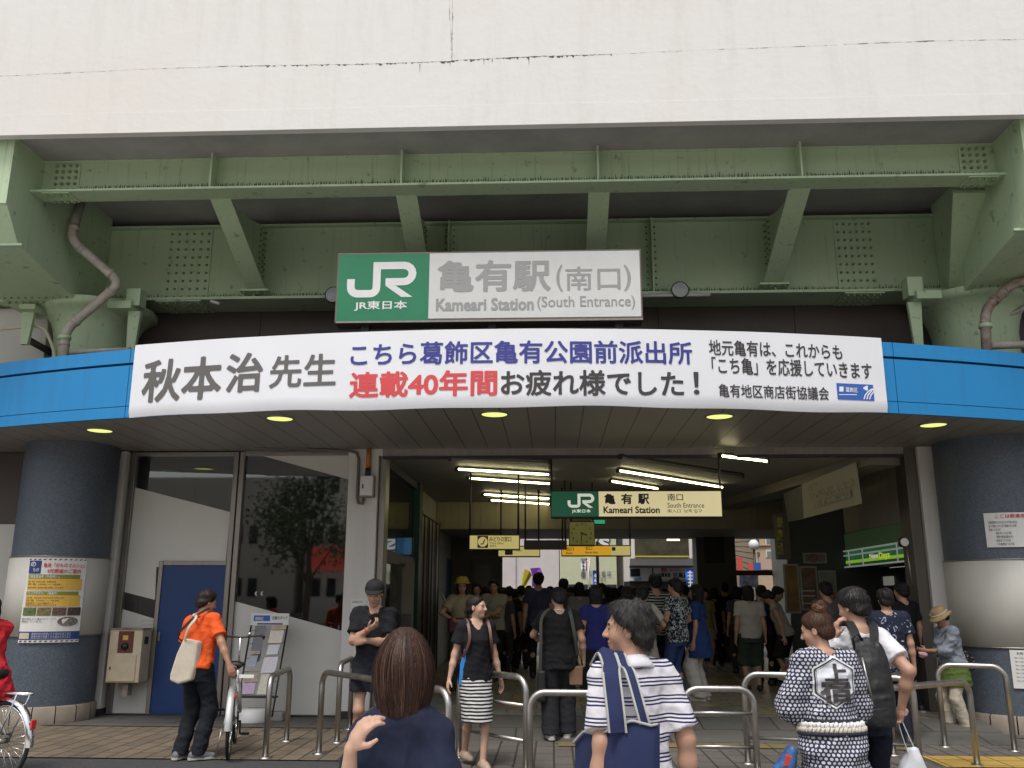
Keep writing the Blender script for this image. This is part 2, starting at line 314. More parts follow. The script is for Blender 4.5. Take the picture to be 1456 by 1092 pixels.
def pavers(name, c1, c2, mortar, bw, bh, off=.5, rotz=0., msize=.012, rough=.75):
    m = mat(name, c1, rough); N, L, p = nodes_of(m); nt = m.node_tree
    tc = N.new("ShaderNodeTexCoord"); mp = N.new("ShaderNodeMapping"); mp.inputs['Rotation'].default_value = (0, 0, rotz); L.new(tc.outputs['Object'], mp.inputs[0])
    b = N.new("ShaderNodeTexBrick"); b.offset = off; b.inputs['Scale'].default_value = 1; b.inputs['Brick Width'].default_value = bw; b.inputs['Row Height'].default_value = bh; b.inputs['Mortar Size'].default_value = msize
    b.inputs['Color1'].default_value = (*c1, 1); b.inputs['Color2'].default_value = (*c2, 1); b.inputs['Mortar'].default_value = (*mortar, 1); b.inputs['Mortar Smooth'].default_value = .3; L.new(mp.outputs[0], b.inputs['Vector'])
    n = N.new("ShaderNodeTexNoise"); n.inputs['Scale'].default_value = 1.7; n.inputs['Detail'].default_value = 10; n.inputs['Roughness'].default_value = .7; L.new(tc.outputs['Object'], n.inputs['Vector'])
    f = N.new("ShaderNodeMapRange"); f.inputs[1].default_value = .35; f.inputs[2].default_value = .7; f.inputs[3].default_value = .0; f.inputs[4].default_value = .6; L.new(n.outputs[0], f.inputs[0])
    dk = N.new("ShaderNodeMix"); dk.data_type = 'RGBA'; dk.blend_type = 'MULTIPLY'; L.new(f.outputs[0], dk.inputs[0]); L.new(b.outputs[0], dk.inputs[6]); dk.inputs[7].default_value = (.62, .58, .54, 1)
    vg = N.new("ShaderNodeTexVoronoi"); vg.inputs['Scale'].default_value = 2.6; L.new(tc.outputs['Object'], vg.inputs['Vector']); sc = N.new("ShaderNodeSeparateColor"); L.new(vg.outputs['Color'], sc.inputs[0])
    gum = math_node(nt, 'MULTIPLY', math_node(nt, 'LESS_THAN', vg.outputs['Distance'], math_node(nt, 'MULTIPLY', sc.outputs[0], .10)), .45); L.new(mix_node(nt, gum, dk.outputs[2], (.04, .036, .032)), p.inputs['Base Color'])
    bp = N.new("ShaderNodeBump"); bp.inputs['Strength'].default_value = .5; bp.inputs['Distance'].default_value = .006; bp.invert = True; L.new(b.outputs['Fac'], bp.inputs['Height']); L.new(bp.outputs[0], p.inputs['Normal'])
    rr = N.new("ShaderNodeMapRange"); rr.inputs[3].default_value = rough-.2; rr.inputs[4].default_value = rough+.1; L.new(n.outputs[0], rr.inputs[0]); L.new(rr.outputs[0], p.inputs['Roughness']); return m
M_paveB = pavers("brown_pavers", (.20, .155, .105), (.14, .115, .085), (.045, .037, .03), .42, .2, rotz=pi/2)
M_paveG = pavers("grey_brown_pavers", (.15, .135, .12), (.115, .105, .095), (.04, .036, .032), .42, .2, rotz=pi/2)
M_slab = pavers("grey_stone_slabs", (.115, .11, .10), (.095, .092, .085), (.035, .033, .03), .9, .6, off=.5)
M_asph = mat("asphalt", (.055, .055, .056), .85, var=.3, vs=30, bump=.5, bs=120)
M_yel = pavers("yellow_tactile_paving", (.50, .32, .06), (.43, .28, .06), (.16, .11, .04), .3, .3, off=0)
def glass():
    m = bpy.data.materials.new("window_glass"); m.use_nodes = True; nt = m.node_tree; N, L = nt.nodes, nt.links; N.remove(N["Principled BSDF"])
    t = N.new("ShaderNodeBsdfTransparent"); t.inputs[0].default_value = (.55, .58, .56, 1); g = N.new("ShaderNodeBsdfGlossy"); g.inputs['Roughness'].default_value = .024; g.inputs[0].default_value = (.85, .88, .87, 1)
    lw = N.new("ShaderNodeFresnel"); lw.inputs[0].default_value = 2.5; mx = N.new("ShaderNodeMixShader"); L.new(lw.outputs[0], mx.inputs[0]); L.new(t.outputs[0], mx.inputs[1]); L.new(g.outputs[0], mx.inputs[2]); L.new(mx.outputs[0], N["Material Output"].inputs[0]); return m
M_glass = glass()
# ------------------------------------------------------------------ ground
def sheet(name, x0, y0, x1, y1, z, m):
    mb = MB(); mb.quad((x0, y0, z), (x1, y0, z), (x1, y1, z), (x0, y1, z)); return tag(mb.build(name, m, fix=False), kind='structure')
sheet("ground", -300, -300, 300, 300, -.012, M_asph); sheet("station_square", -26, -26, 26, 7.6, -.006, pavers("pale_bounce_paving", (.60, .58, .54), (.55, .53, .50), (.38, .37, .35), .6, .3))  # square out of view, paved very pale to bounce light under the viaduct
sheet("forecourt_pavement", -22, 9.55, 22, 11.75, 0, M_paveB)
sheet("forecourt_pavement", -1.4, 3., 22, 11.75, .004, M_paveG)
sheet("stone_slab_strip", -22, 11.75, -2.45, 13.0, .008, M_slab); sheet("stone_slab_strip", 5.3, 11.4, 22, 13.0, .012, M_slab)
HF, FY = .16, 11.95                    # hall floor level and its front edge, at the head of a short ramp
mb = MB(); mb.add([(-2.45, 10.9, .006), (5.3, 10.9, .006), (5.3, FY, HF), (-2.45, FY, HF), (-2.45, FY, 0), (5.3, FY, 0)], [(0, 1, 2, 3), (0, 3, 4), (1, 5, 2)]); tag(mb.build("entrance_ramp", M_slab, fix=False), kind='structure')
def floor_art():
    """grey hall floor with a field of printed floor panels in muted colours"""
    m = mat("printed_hall_floor", (.15, .14, .12), .35); N, L, p = nodes_of(m); nt = m.node_tree
    tc = N.new("ShaderNodeTexCoord"); b = N.new("ShaderNodeTexBrick"); b.offset = .37; b.inputs['Scale'].default_value = 1; b.inputs['Brick Width'].default_value = .62; b.inputs['Row Height'].default_value = .42; b.inputs['Mortar Size'].default_value = .012
    b.inputs['Color1'].default_value = (0, 0, 0, 1); b.inputs['Color2'].default_value = (1, 1, 1, 1); b.inputs['Mortar'].default_value = (.5, .5, .5, 1); L.new(tc.outputs['Object'], b.inputs['Vector'])
    r = N.new("ShaderNodeValToRGB"); r.color_ramp.interpolation = 'CONSTANT'; e = r.color_ramp.elements
    e[0].color = (.38, .33, .24, 1); e[1].position = .2; e[1].color = (.30, .34, .26, 1)
    for q, c in ((.36, (.40, .20, .13)), (.48, (.45, .41, .33)), (.62, (.25, .30, .31)), (.74, (.48, .39, .19)), (.86, (.28, .24, .21))): x = e.new(q); x.color = (*c, 1)
    L.new(b.outputs[0], r.inputs[0])
    n = N.new("ShaderNodeTexNoise"); n.inputs['Scale'].default_value = 5.5; n.inputs['Detail'].default_value = 9; n.inputs['Roughness'].default_value = .75; n.inputs['Distortion'].default_value = 1.2; L.new(tc.outputs['Object'], n.inputs['Vector'])
    f = N.new("ShaderNodeMapRange"); f.inputs[1].default_value = .42; f.inputs[2].default_value = .6; f.inputs[4].default_value = .75; L.new(n.outputs[0], f.inputs[0])
    c = mix_node(nt, f.outputs[0], r.outputs[0], (.06, .055, .05)); L.new(mix_node(nt, b.outputs['Fac'], c, (.05, .05, .045)), p.inputs['Base Color']); return m
sheet("hall_floor", -2.45, FY, 5.3, 23.6, HF, floor_art()); sheet("shop_floor", 5.3, 13., 9, 23.6, HF, M_slab)
def floor_line(ax, ay, bx, by, wd):
    a, b = atz(ax, ay, HF+.004), atz(bx, by, HF+.004); d = np.array([b[1]-a[1], a[0]-b[0], 0]); d = d/np.hypot(d[0], d[1])*wd/2
    mb = MB(); mb.quad(a-d, a+d, b+d, b-d); return mb.build("floor_marking", mat("worn_floor_line", (.36, .34, .27), .6, var=.3, vs=6), fix=False)
for q in ((1000, 925, 1072, 985, .05), (1022, 918, 1120, 985, .05)): tag(floor_line(*q), kind='structure')
sheet("tactile_paving", *atz(1345, 1092)[:2], *(atz(1345, 1092)[:2]+np.array([3., .62])), .012, M_yel)
sheet("tactile_paving", .05, 10.5, 3.9, 10.83, .012, pavers("worn_tactile_paving", (.25, .19, .07), (.19, .15, .07), (.10, .08, .05), .3, .3, off=0))
# ------------------------------------------------------------------ viaduct
SZ, GY = 7.2, 12.3
via = empty("railway_viaduct", (-.5, 12.3, 0), "elevated railway viaduct of white concrete parapet and green steel girders above the station entrance", "viaduct")
mb = MB(); mb.box((-60, 9.6, 7.12), (60, 9.70, 12.5)); mb.box((-60, 9.595, 7.12), (60, 9.6, 7.40)); mb.build("parapet", M_conc, via, bevel=.012)
mb = MB(); mb.box((-60, 9.70, SZ), (60, 24, 8.0)); mb.box((-60, 23.8, 8.), (60, 24, 10)); mb.build("deck", M_deck, via)
def crack(pts, w0, drip=0.):
    """a jagged open joint with grime hanging from it"""
    mb = MB(); P = []
    for (x0, y0), (x1, y1) in zip(pts, pts[1:]):
        n = max(int(math.hypot(x1-x0, y1-y0)/2.2), 2)
        for i in range(n): t = i/n; P.append((x0+(x1-x0)*t, y0+(y1-y0)*t))
    P.append(pts[-1]); up, dn = [], []; wcur = w0
    horiz = abs(pts[0][0]-pts[-1][0]) > abs(pts[0][1]-pts[-1][1])
    for i, (x, y) in enumerate(P):
        wcur = max(.15*w0, min(2.2*w0, wcur+random.uniform(-.6, .6)*w0)); j = random.uniform(-.35, .35)
        if random.random() < .2: wcur = w0*.12
        p = at(x+(0 if horiz else j), y+(j if horiz else 0), 9.598); p[1] = 9.598
        e = np.array([0, 0, wcur/2]) if horiz else np.array([wcur/2, 0, 0]); d = random.random()**4*drip if horiz else 0
        up.append(p+e); dn.append(p-e-np.array([0, 0, d]))
    for i in range(len(P)-1): mb.quad(up[i], up[i+1], dn[i+1], dn[i])
    return mb
crack([(-10, 109), (190, 99), (330, 94)], 0.0074).build("crack", M_grime, via, fix=False)
crack([(330, 94), (520, 91), (641, 87)], 0.0050, .03).build("crack", M_grime, via, fix=False)
crack([(641, 86), (760, 80), (870, 77)], 0.0070, .045).build("crack", M_grime, via, fix=False)
crack([(870, 77), (980, 72), (1190, 64)], 0.0043).build("crack", M_grime, via, fix=False)
crack([(1200, 63), (1330, 58), (1466, 56)], 0.0074).build("crack", M_grime, via, fix=False)
crack([(643.5, -5), (643.5, 86)], 0.0136).build("crack", M_grime, via, fix=False)
crack([(640, -5), (639, 20), (641.5, 44), (642, 86)], 0.0056).build("crack", M_grime, via, fix=False)
mb = MB()
for x, y, l in ((597, 91, 14), (640, 87, 8), (752, 82, 12), (700, 84, 6), (688, 84, 9)):
    a, b = at(x, y, 9.597), at(x, y+l, 9.597); mb.add([(a[0]-.006, 9.597, a[2]), (a[0]+.006, 9.597, a[2]), (b[0], 9.597, b[2])], [(0, 1, 2)])
mb.build("stain", mat("brown_stain", (.16, .14, .10), .9), via, fix=False)
XL, XR = at(52, 270, 10.45)[0], at(1422, 240, 10.45)[0]
mb = MB(); mb.box((XL, 10.43, 6.69), (XR, 10.455, SZ)); mb.box((XL, 10.2, 6.66), (XR, 10.52, 6.69)); mb.box((XL, 10.41, SZ-.03), (XR, 10.6, SZ-.003))
for x in (303, 572, 850, 1138): X = at(x, 245, 10.3)[0]; mb.box((X-.012, 10.22, 6.69), (X+.012, 10.43, SZ-.03))
mb.build("edge_beam", M_steel, via)
def bolts(mb, o, u, v, nu, nv, nrm, r=.022, mi=0):
    o, u, v, n = (Vector(q) for q in (o, u, v, nrm))
    for i in range(nu):
        for j in range(nv):
            c = o+u*(i/max(nu-1, 1))+v*(j/max(nv-1, 1)); mb.tube([c, c+n*r*.9, c+n*r*1.5], [r, r, r*.5], 6, mi)
for sgn, X in ((1, at(75, 260, 10.43)[0]), (-1, at(1405, 230, 10.43)[0])):
    mb = MB(); X2 = X+sgn*.36; a, b = min(X, X2), max(X, X2)
    mb.box((a, 10.415, 6.71), (b, 10.43, SZ-.05)); bolts(mb, (a+.05, 10.415, 6.78), (b-a-.1, 0, 0), (0, 0, .34), 4, 5, (0, -1, 0), mi=1)
    mb.box((a, 10.22, 6.645), (b, 10.51, 6.66)); bolts(mb, (a+.05, 10.27, 6.645), (b-a-.1, 0, 0), (0, .2, 0), 4, 2, (0, 0, -1), mi=1); mb.build("splice_plate", [M_steel, M_bolt], via)
for x0, y0, x1, y1 in ((318, 283, 349, 412), (580, 278, 587, 360), (851, 271, 850, 352), (1133, 264, 1104, 405)):
    X = at(x0, y0, 10.6)[0]; mb = MB(); mb.beam((X, 10.50, 6.665), (X, 12.12, 5.965), .27, .03); mb.prism([(X-.01, y, z) for y, z in ((10.53, 6.69), (10.66, 6.685), (12.16, 5.965), (12.29, 5.96), (12.29, 6.98), (11.95, 6.95), (11.6, 6.86), (11.2, 6.80), (10.53, 6.80))], (.02, 0, 0)); bolts(mb, (X-.011, 12.05, 6.1), (0, 0, .8), (0, .14, 0), 10, 2, (-1, 0, 0), .016, 1); bolts(mb, (X+.011, 12.05, 6.1), (0, 0, .8), (0, .14, 0), 10, 2, (1, 0, 0), .016, 1)
    mb.obox((X, 12.12, 5.93), (.42, .3, .03)); bolts(mb, (X-.15, 12.02, 5.915), (.3, 0, 0), (0, .18, 0), 4, 2, (0, 0, -1), .018, 1); mb.build("strut", [M_steel, M_bolt], via)
mb = MB(); mb.box((-40, GY, 5.85), (40, GY+.03, 7.02)); mb.box((-40, 12.02, 5.81), (40, 12.62, 5.85)); mb.box((-40, 12.2, 7.02), (40, 12.6, 7.05))
for x, y in ((150, 340), (372, 350), (640, 340), (925, 340), (1092, 330), (1345, 320)): X = at(x, y, GY)[0]; mb.box((X-.012, GY-.2, 5.85), (X+.012, GY, 7.02)); bolts(mb, (X-.06, GY, 5.95), (0, 0, 1.1), (.12, 0, 0), 12, 2, (0, -1, 0), .016, 1)
mb.build("main_girder", [M_steel, M_bolt], via)
for x0, x1, y0, y1 in ((238, 300, 318, 422), (1187, 1242, 292, 408), (-48, 14, 330, 430)):
    a = at(x0, (y0+y1)/2, GY)[0]; b = at(x1, (y0+y1)/2, GY)[0]; mb = MB(); mb.box((a, GY-.018, 5.88), (b, GY, 7.0)); bolts(mb, (a+.05, GY-.018, 5.94), (b-a-.1, 0, 0), (0, 0, 1.0), 6, 9, (0, -1, 0), .02, 1)
    mb.box((a, 12.04, 5.79), (b, 12.6, 5.81)); bolts(mb, (a+.05, 12.09, 5.79), (b-a-.1, 0, 0), (0, .42, 0), 6, 4, (0, 0, -1), .02, 1); mb.build("splice_plate", [M_steel, M_bolt], via)
# cantilever brackets on the two piers, with the flared heads
def bracket(x0, x1, name="bracket"):
    mb = MB(); prof = [(9.76, SZ), (9.76, 6.30), (9.79, 6.28), (10.10, 5.90), (11.75, 5.62), (12.28, 5.62), (12.28, SZ)]
    mb.prism([(x0, y, z-.001) for y, z in prof], (x1-x0, 0, 0)); mb.box((x0-.06, 10.08, 5.875), (x1+.06, 10.14, 5.905))
    bolts(mb, (x0+.08, 11.45, 5.68), (x1-x0-.16, 0, 0), (0, .12, -.03), 10, 2, (0, -.25, -1), .02, 1); return mb.build(name, [M_steel, M_bolt], via)
XBL, XBR = at(20, 210, 9.76)[0], at(1452, 190, 9.76)[0]
bracket(XBL-1.05, XBL); bracket(XBR, XBR+1.05)
PL, PR, PYC, PRAD = -6.72, 5.98, 12.3, .55
for X in (PL, PR):
    mb = MB(); mb.lathe((X, PYC, 0), [(PRAD, 3.73), (PRAD, 5.2), (PRAD+.03, 5.36), (PRAD+.08, 5.5), (PRAD+.19, 5.60), (PRAD+.27, 5.63), (PRAD+.27, 5.72)], 40); mb.build("pier", M_steel, via)
def ticks(y, z0, xa, xb, n, hmax):
    mb = MB(); r = random.Random(int(y*100))
    for i in range(n):
        x = xa+(xb-xa)*i/n+r.uniform(-.012, .012); h = hmax*(.45+.4*r.random()+(.35 if r.random() < .06 else 0)); wd = r.uniform(.006, .012); mb.add([(x-wd, y, z0), (x+wd, y, z0), (x+wd*.3, y, z0+h), (x-wd*.3, y, z0+h)], [(0, 1, 2, 3)])
    return mb.build("soot_stain", mat("olive_soot", (.115, .125, .07), .9, var=.6, vs=3), via, fix=False)
ticks(10.4275, 6.79, XL+.5, XR-.5, 460, .075); ticks(GY-.0025, 5.935, -7.5, 7, 560, .075)
mb = MB(); q = [at(1381, 252, 10.7), at(1415, 250, 10.5), at(1417, 335, 11.1), at(1408, 340, 11.3)]
mb.prism([(XBR-.42, 10.7, 6.66), (XBR-.0, 10.7, 6.66), (XBR-.0, 11.9, 5.75), (XBR-.06, 11.9, 5.75)], (0, .02, .05)); mb.build("gusset", M_steel, via)
def hanger(x0, y0, x1, y1, flip):
    a = pbox(x0, y0, x1, y1, 11.7); mb = MB(); xm = (a[0]+a[2])/2; wd = a[2]-a[0]; zt = a[3]; h = a[3]-a[1]
    xa = a[2]-.02 if not flip else a[0]+.02
    mb.box((xa-.10, 11.62, zt-.42*h), (xa+.10, 11.82, zt)); mb.box((a[0], 11.55, zt-.52*h), (a[2]-.002, 11.9, zt-.34*h)); mb.prism([(xa-.09, 11.7, zt-.52*h), (xa+.09, 11.7, zt-.52*h), (xa+.05, 11.7, zt-1.7*h), (xa-.05, 11.7, zt-1.7*h)], (0, .06, 0)); mb.build("support_bracket", M_steel, via)
hanger(160, 413, 193, 470, False); hanger(1298, 396, 1333, 460, True); hanger(38, 424, 58, 462, True)
# ------------------------------------------------------------------ rain pipes, conduits, floodlights under the viaduct
def pipe(name, pix, r, m, label, cat="pipe", clamps=(), rings=True, group=None):
    pts = [at(x, y, Y) for x, y, Y in pix]; path = []
    for i, p in enumerate(pts):
        if 0 < i < len(pts)-1:
            a, b = pts[i-1]-p, pts[i+1]-p; da, db = min(.16, np.linalg.norm(a)*.4), min(.16, np.linalg.norm(b)*.4); A = p+a/np.linalg.norm(a)*da; B = p+b/np.linalg.norm(b)*db
            path += [A*(1-t)**2+p*2*t*(1-t)+B*t*t for t in np.linspace(0, 1, 6)]
        else: path.append(p)
    e = empty(name, path[-1], label, cat, group); MB().tube(path, r, 14).build("tube", m, e); 
    if rings:
        for i in range(1, len(pts)-1):
            for q in (pts[i-1], pts[i+1]):
                d = q-pts[i]; d = d/np.linalg.norm(d); c = pts[i]+d*.19; MB().tube([c-d*.03, c+d*.03], r*1.12, 14).build("collar", m, e)
    for t in clamps:
        c = pts[-1]*(1-t)+pts[-2]*t; d = pts[-2]-pts[-1]; d = d/np.linalg.norm(d); MB().tube([c-d*.025, c+d*.025], r*1.35, 14).build("clamp", M_steel, e)
    return e
pipe("drain_pipe", [(115, 288, 11.1), (100, 340, 11.0), (172, 402, 11.35), (92, 470, 11.3), (90, 540, 11.3)], .064, M_pinkpipe, "grey brown drain pipe zigzagging down the green pier above the blue canopy", clamps=(.85,))
pipe("drain_pipe", [(1470, 398, 11.2), (1440, 403, 11.2), (1400, 440, 11.2), (1404, 520, 11.2)], .062, M_rust, "rusty drain pipe with a white collar beside the pier above the hat woman's column", clamps=(.7,))
pipe("branch_pipe", [(100, 501, 11.25), (185, 497, 11.25)], .035, M_pinkpipe, "thin horizontal pipe running along the canopy top behind the white banner's end", rings=False)
pipe("branch_pipe", [(1404, 492, 11.25), (1470, 489, 11.25)], .05, M_pinkpipe, "short pale pipe lying along the canopy top beyond the rusty drain pipe", rings=False)
pipe("conduit", [(-10, 469, 11.8), (62, 462, 11.8), (78, 500, 11.8), (77, 530, 11.8)], .022, mat("cream_conduit", (.55, .5, .38), .5), "thin cream conduit bending down over the grey duct above the blue canopy", rings=False)
pipe("conduit", [(1400, 462, 11.8), (1470, 432, 11.8)], .03, M_pinkpipe, "thin sloping grey conduit behind the rusty drain pipe", rings=False)
dk = empty("air_duct", (-8.2, 12.6, 4.6), "grey sheet metal duct with rounded top behind the canopy beside the pier", "duct")
b = pbox(-60, 440, 68, 530, 12.3); n = 8; mb = MB(); R_ = .28
prof = [(b[0], b[1]-.3), (b[2], b[1]-.3)]+[(b[2]-R_+R_*cos(a), b[3]-R_+R_*sin(a)) for a in np.linspace(0, pi/2, n)]+[(b[0], b[3])]
mb.prism([(x, 12.25, z) for x, z in prof], (0, .5, 0)); mb.build("casing", M_grey, dk, bevel=.01)
c = at(62, 496, 12.2); MB().tube([c+np.array([.1, .1, -.05]), c+np.array([-.12, -.25, .08])], .05, 12).build("spout", M_dark, dk)
for x, y, lab in ((967, 412, "round grey floodlight under the green girder at the right end of the white sign"), (474, 419, "small round floodlight half hidden at the green end of the station sign")):
    c = at(x, y, 11.9); e = empty("floodlight", c, lab, "floodlight", "floodlights under the girder")
    MB().lathe((c[0], c[1], c[2]), [(.02, .18), (.07, .16), (.115, .05), (.125, 0.), (.112, -.01)], 20, axis='y').build("housing", M_dark, e)
    MB().lathe((c[0], c[1], c[2]), [(.112, -.004), (.001, -.016)], 20, axis='y').build("lens", mat("dull_lens", (.35, .36, .36), .25), e)
    MB().beam((c[0], c[1]+.1, c[2]), (c[0], c[1]+.1, 5.83), .05, .02).build("arm", M_dark, e)
for x0, y0, x1, y1, lab in ((300, 428, 312, 432, "short tube lamp fixed under the girder left of the station sign"), (905, 421, 1010, 419, "long thin conduit rail under the girder right of the station sign")):
    a, b = at(x0, y0, 11.95), at(x1, y1, 11.95); e = MB().tube([a, b], .025, 8).build("cable_rail", M_grey); tag(e, lab, "rail")
# ------------------------------------------------------------------ upper wall and canopy
bw = empty("upper_wall", (-.4, 12.7, 4.4), "dark brown panelled wall above the canopy between the two green piers", "wall")
xs = np.linspace(-6.4, 5.6, 7)
for a, b in zip(xs, xs[1:]): MB().box((a+.004, 12.68, 4.2), (b-.004, 12.72, 5.9)).build("wall_panel", M_brown, bw)
MB().box((-30, 12.75, 3.9), (30, 12.79, 7.2)).build("backing", M_dark, bw)
sw = empty("side_wall", (-9, 13, 0), "grey side wall of the station beyond the left mosaic column", "wall"); MB().box((-30, 13.0, 0), (-7.3, 13.1, 3.9)).build("wall_panel", M_brown, sw); b = pbox(-40, 745, 12, 900, 12.9); MB().box((-9.5, 12.96, b[1]), (-7.4, 12.999, b[3])).build("notice_panel", M_grey, sw)
sw = empty("side_wall", (9, 13, 0), "side wall of the station beyond the right mosaic column", "wall"); MB().box((6.5, 13.0, 0), (30, 13.1, 3.9)).build("wall_panel", M_grey, sw)
AX, AY, AR = -.6, 9.69, 19.2
def arcY(X, off=0.): return AY+AR-math.sqrt((AR+off)**2-(X-AX)**2)
def fas(px_, py_, off=0.):
    """point of the curved fascia on a sight line"""
    Y = AY
    for _ in range(12): p = at(px_, py_, Y); Y = arcY(p[0], off)
    return p
can = empty("entrance_canopy", (-.6, 11.5, 3.7), "curved blue metal canopy across the whole station entrance", "canopy")
bounds = [-14, -9.4, at(175, 540, 10.1)[0], -2.1, .9, at(1276, 540, 10.2)[0], 8.3, 13]
for a, b in zip(bounds, bounds[1:]):
    mb = MB(); n = 10
    for z0, z1, o in ((3.7, 3.835, 0), (3.843, 4.352, 0), (4.38, 4.55, .012)):
        X = np.linspace(a+.004, b-.004, n+1)
        vs = [(x, arcY(x, o), z) for x in X for z in (z0, z1)]+[(x, arcY(x, -.05), z) for x in X for z in (z0, z1)]; k = 2*(n+1); fs = []
        for i in range(n): q = 2*i; fs += [(q, q+2, q+3, q+1), (k+q, k+q+1, k+q+3, k+q+2), (q, k+q, k+q+2, q+2), (q+1, q+3, k+q+3, k+q+1)]
        fs += [(0, 1, k+1, k), (k-2, 2*k-2, 2*k-1, k-1)]; mb.add(vs, fs)
    mb.build("fascia_panel", M_blue, can)
def arc_slab(x0, x1, off, z0, z1, yb, n=40):
    X = np.linspace(x0, x1, n+1); mb = MB(); vs = []
    for x in X: y = arcY(x, off); vs += [(x, y, z0), (x, y, z1), (x, yb, z0), (x, yb, z1)]
    fs = []
    for i in range(n): q = 4*i; fs += [(q, q+4, q+5, q+1), (q+2, q+3, q+7, q+6), (q, q+2, q+6, q+4), (q+1, q+5, q+7, q+3)]
    fs += [(0, 1, 3, 2), (4*n, 4*n+2, 4*n+3, 4*n+1)]; return mb.add(vs, fs)
arc_slab(-14, 13, -.052, 3.72, 4.5, 13.3).build("roof_body", M_dark, can)
def ceil_mat():
    m = M_ceil; N, L, p = nodes_of(m); nt = m.node_tree; tc = N.new("ShaderNodeTexCoord"); s = N.new("ShaderNodeSeparateXYZ"); L.new(tc.outputs['Object'], s.inputs[0])
    fr = math_node(nt, 'FRACT', math_node(nt, 'MULTIPLY', s.outputs[0], 1/.32)); k = math_node(nt, 'LESS_THAN', fr, .045)
    src = p.inputs['Base Color'].links[0].from_socket; L.new(mix_node(nt, k, src, (.03, .028, .025)), p.inputs['Base Color'])
ceil_mat()
arc_slab(-14, 13, -.06, 3.70, 3.716, 12.75).build("ceiling", M_ceil, can)
lamp_on = mat("downlight_glow", (.75, .8, .35), .5, emit=(.72, .78, .22), es=1.)
for x, y, t in ((142, 612, "above the mosaic column with the yellow poster"), (398, 595, "above the glass shopfront"), (703, 589, "in the middle below the words in red"), (1023, 592, "below the green dots of the banner's right half"), (1327, 604, "above the blue column with white notices")):
    c = atz(x, y, 3.7); t = t.replace("below the green dots of the banner's right half", "right of the middle, below the exclamation mark")
    e = empty("downlight", c, "round yellow green downlight in the canopy ceiling "+t, "ceiling light", "downlights in the canopy ceiling")
    MB().lathe((c[0], c[1], c[2]), [(.15, -.004), (.165, -.012), (.175, -.003), (.175, .004)], 28).build("ring", M_alu, e)
    MB().lathe((c[0], c[1], c[2]), [(.15, -.004), (.06, -.010), (.001, -.012)], 28).build("lens", lamp_on, e)
# ------------------------------------------------------------------ banner on the fascia
BO = .045
p0, p1 = fas(187, 545, BO), fas(1258, 535, BO)
zt = lambda X: 4.585; 
ban = empty("banner", (AX, AY, 3.7), "long white vinyl banner with blue, red and grey Japanese writing on the canopy", "banner")
def banY(X, Z): return arcY(X, BO)-.006*sin(X*1.7+Z*2.1)*max(0, (4.0-Z)/.4)-.0025*sin(X*5+Z*6)
xs = np.linspace(p0[0], p1[0], 90); mb = MB(); zs = np.linspace(0, 1, 13); vs = []
for X in xs:
    zb = 3.680+.010*sin(X*1.45+.8)+.007*sin(X*3.7)+.01*((X-AX)/4.5)**2
    for t in zs: Z = zb+(zt(X)-zb)*t; vs.append((X, banY(X, Z)+(.03 if t == 0 else 0), Z))
k = len(zs); mb.add(vs, [(i*k+j, (i+1)*k+j, (i+1)*k+j+1, i*k+j+1) for i in range(len(xs)-1) for j in range(k-1)], 0, True); mb.build("sheet", M_vinyl, ban, fix=False)
def on_ban(u, v): return (u, banY(u, v)-.006, v)
def fbox(x0, y0, x1, y1): a, b = fas(x0, (y0+y1)/2, BO), fas(x1, (y0+y1)/2, BO); xm = (x0+x1)/2; return (a[0], fas(xm, y1, BO)[2], b[0], fas(xm, y0, BO)[2])
for s, bx, m, bd in (("秋本", (203, 509, 315, 570), M_inkg, .024), ("治", (322, 502, 374, 558), M_inkg, .024), ("先生", (384, 504, 478, 551), M_inkg, .018),
        ("こちら葛飾区亀有公園前派出所", (499, 484, 984, 517), M_inkb, .020), ("連載40年間", (497, 527, 707, 564), M_inkr, .026), ("お疲れ様でした", (712, 526, 972, 563), M_ink, .022), ("！", (986, 529, 994, 561), M_ink, .02),
        ("地元亀有は、これからも", (1008, 486, 1197, 508), M_ink, .016), ("「こち亀」を応援していきます", (1012, 511, 1239, 535), M_ink, .016), ("亀有地区商店街協議会", (1022, 548, 1178, 567), M_ink, .014)):
    sl_ = 0
    bxx = fbox(*bx); 
    lettering(s, bxx, on_ban, m, ban, bd)
b = fbox(1190, 546, 1242, 569); mb = MB(); 
for i in range(4): u0, u1 = b[0]+(b[2]-b[0])*i/4, b[0]+(b[2]-b[0])*(i+1)/4; mb.quad(on_ban(u0, b[1]), on_ban(u1, b[1]), on_ban(u1, b[3]), on_ban(u0, b[3]))
mb.build("emblem", mat("emblem_blue", (.03, .11, .42), .5), ban, fix=False)
on_ban2 = lambda u, v: (u, banY(u, v)-.009, v)
lettering("葛飾区", fbox(1202, 551, 1219, 558), on_ban2, M_white, ban, .012)
e = lambda x, y: on_ban2(*fbox(x, y, x+.01, y+.01)[:2])
mb = MB(); mb.quad(e(1193, 550), e(1193, 557), e(1199, 557), e(1199, 550)); mb.quad(e(1192, 561), e(1192, 562), e(1218, 562), e(1218, 561))
for dx in (0, 4, 8): mb.add([e(*q) for q in stroke_poly([(1228+dx, 568), (1230+dx, 562), (1234+dx, 557), (1240+dx*.3, 553)], 1.7)], [(0, 1, 6, 7), (1, 2, 5, 6), (2, 3, 4, 5)])
mb.add([e(1231+4*cos(a)*(.5+.5*abs(sin(1.5*a))), 552+4*sin(a)*(.5+.5*abs(sin(1.5*a)))) for a in np.linspace(0, 2*pi, 24)[:-1]], [tuple(range(23))])
mb.build("emblem", mat("emblem_white", (.75, .78, .82), .5), ban, fix=False)
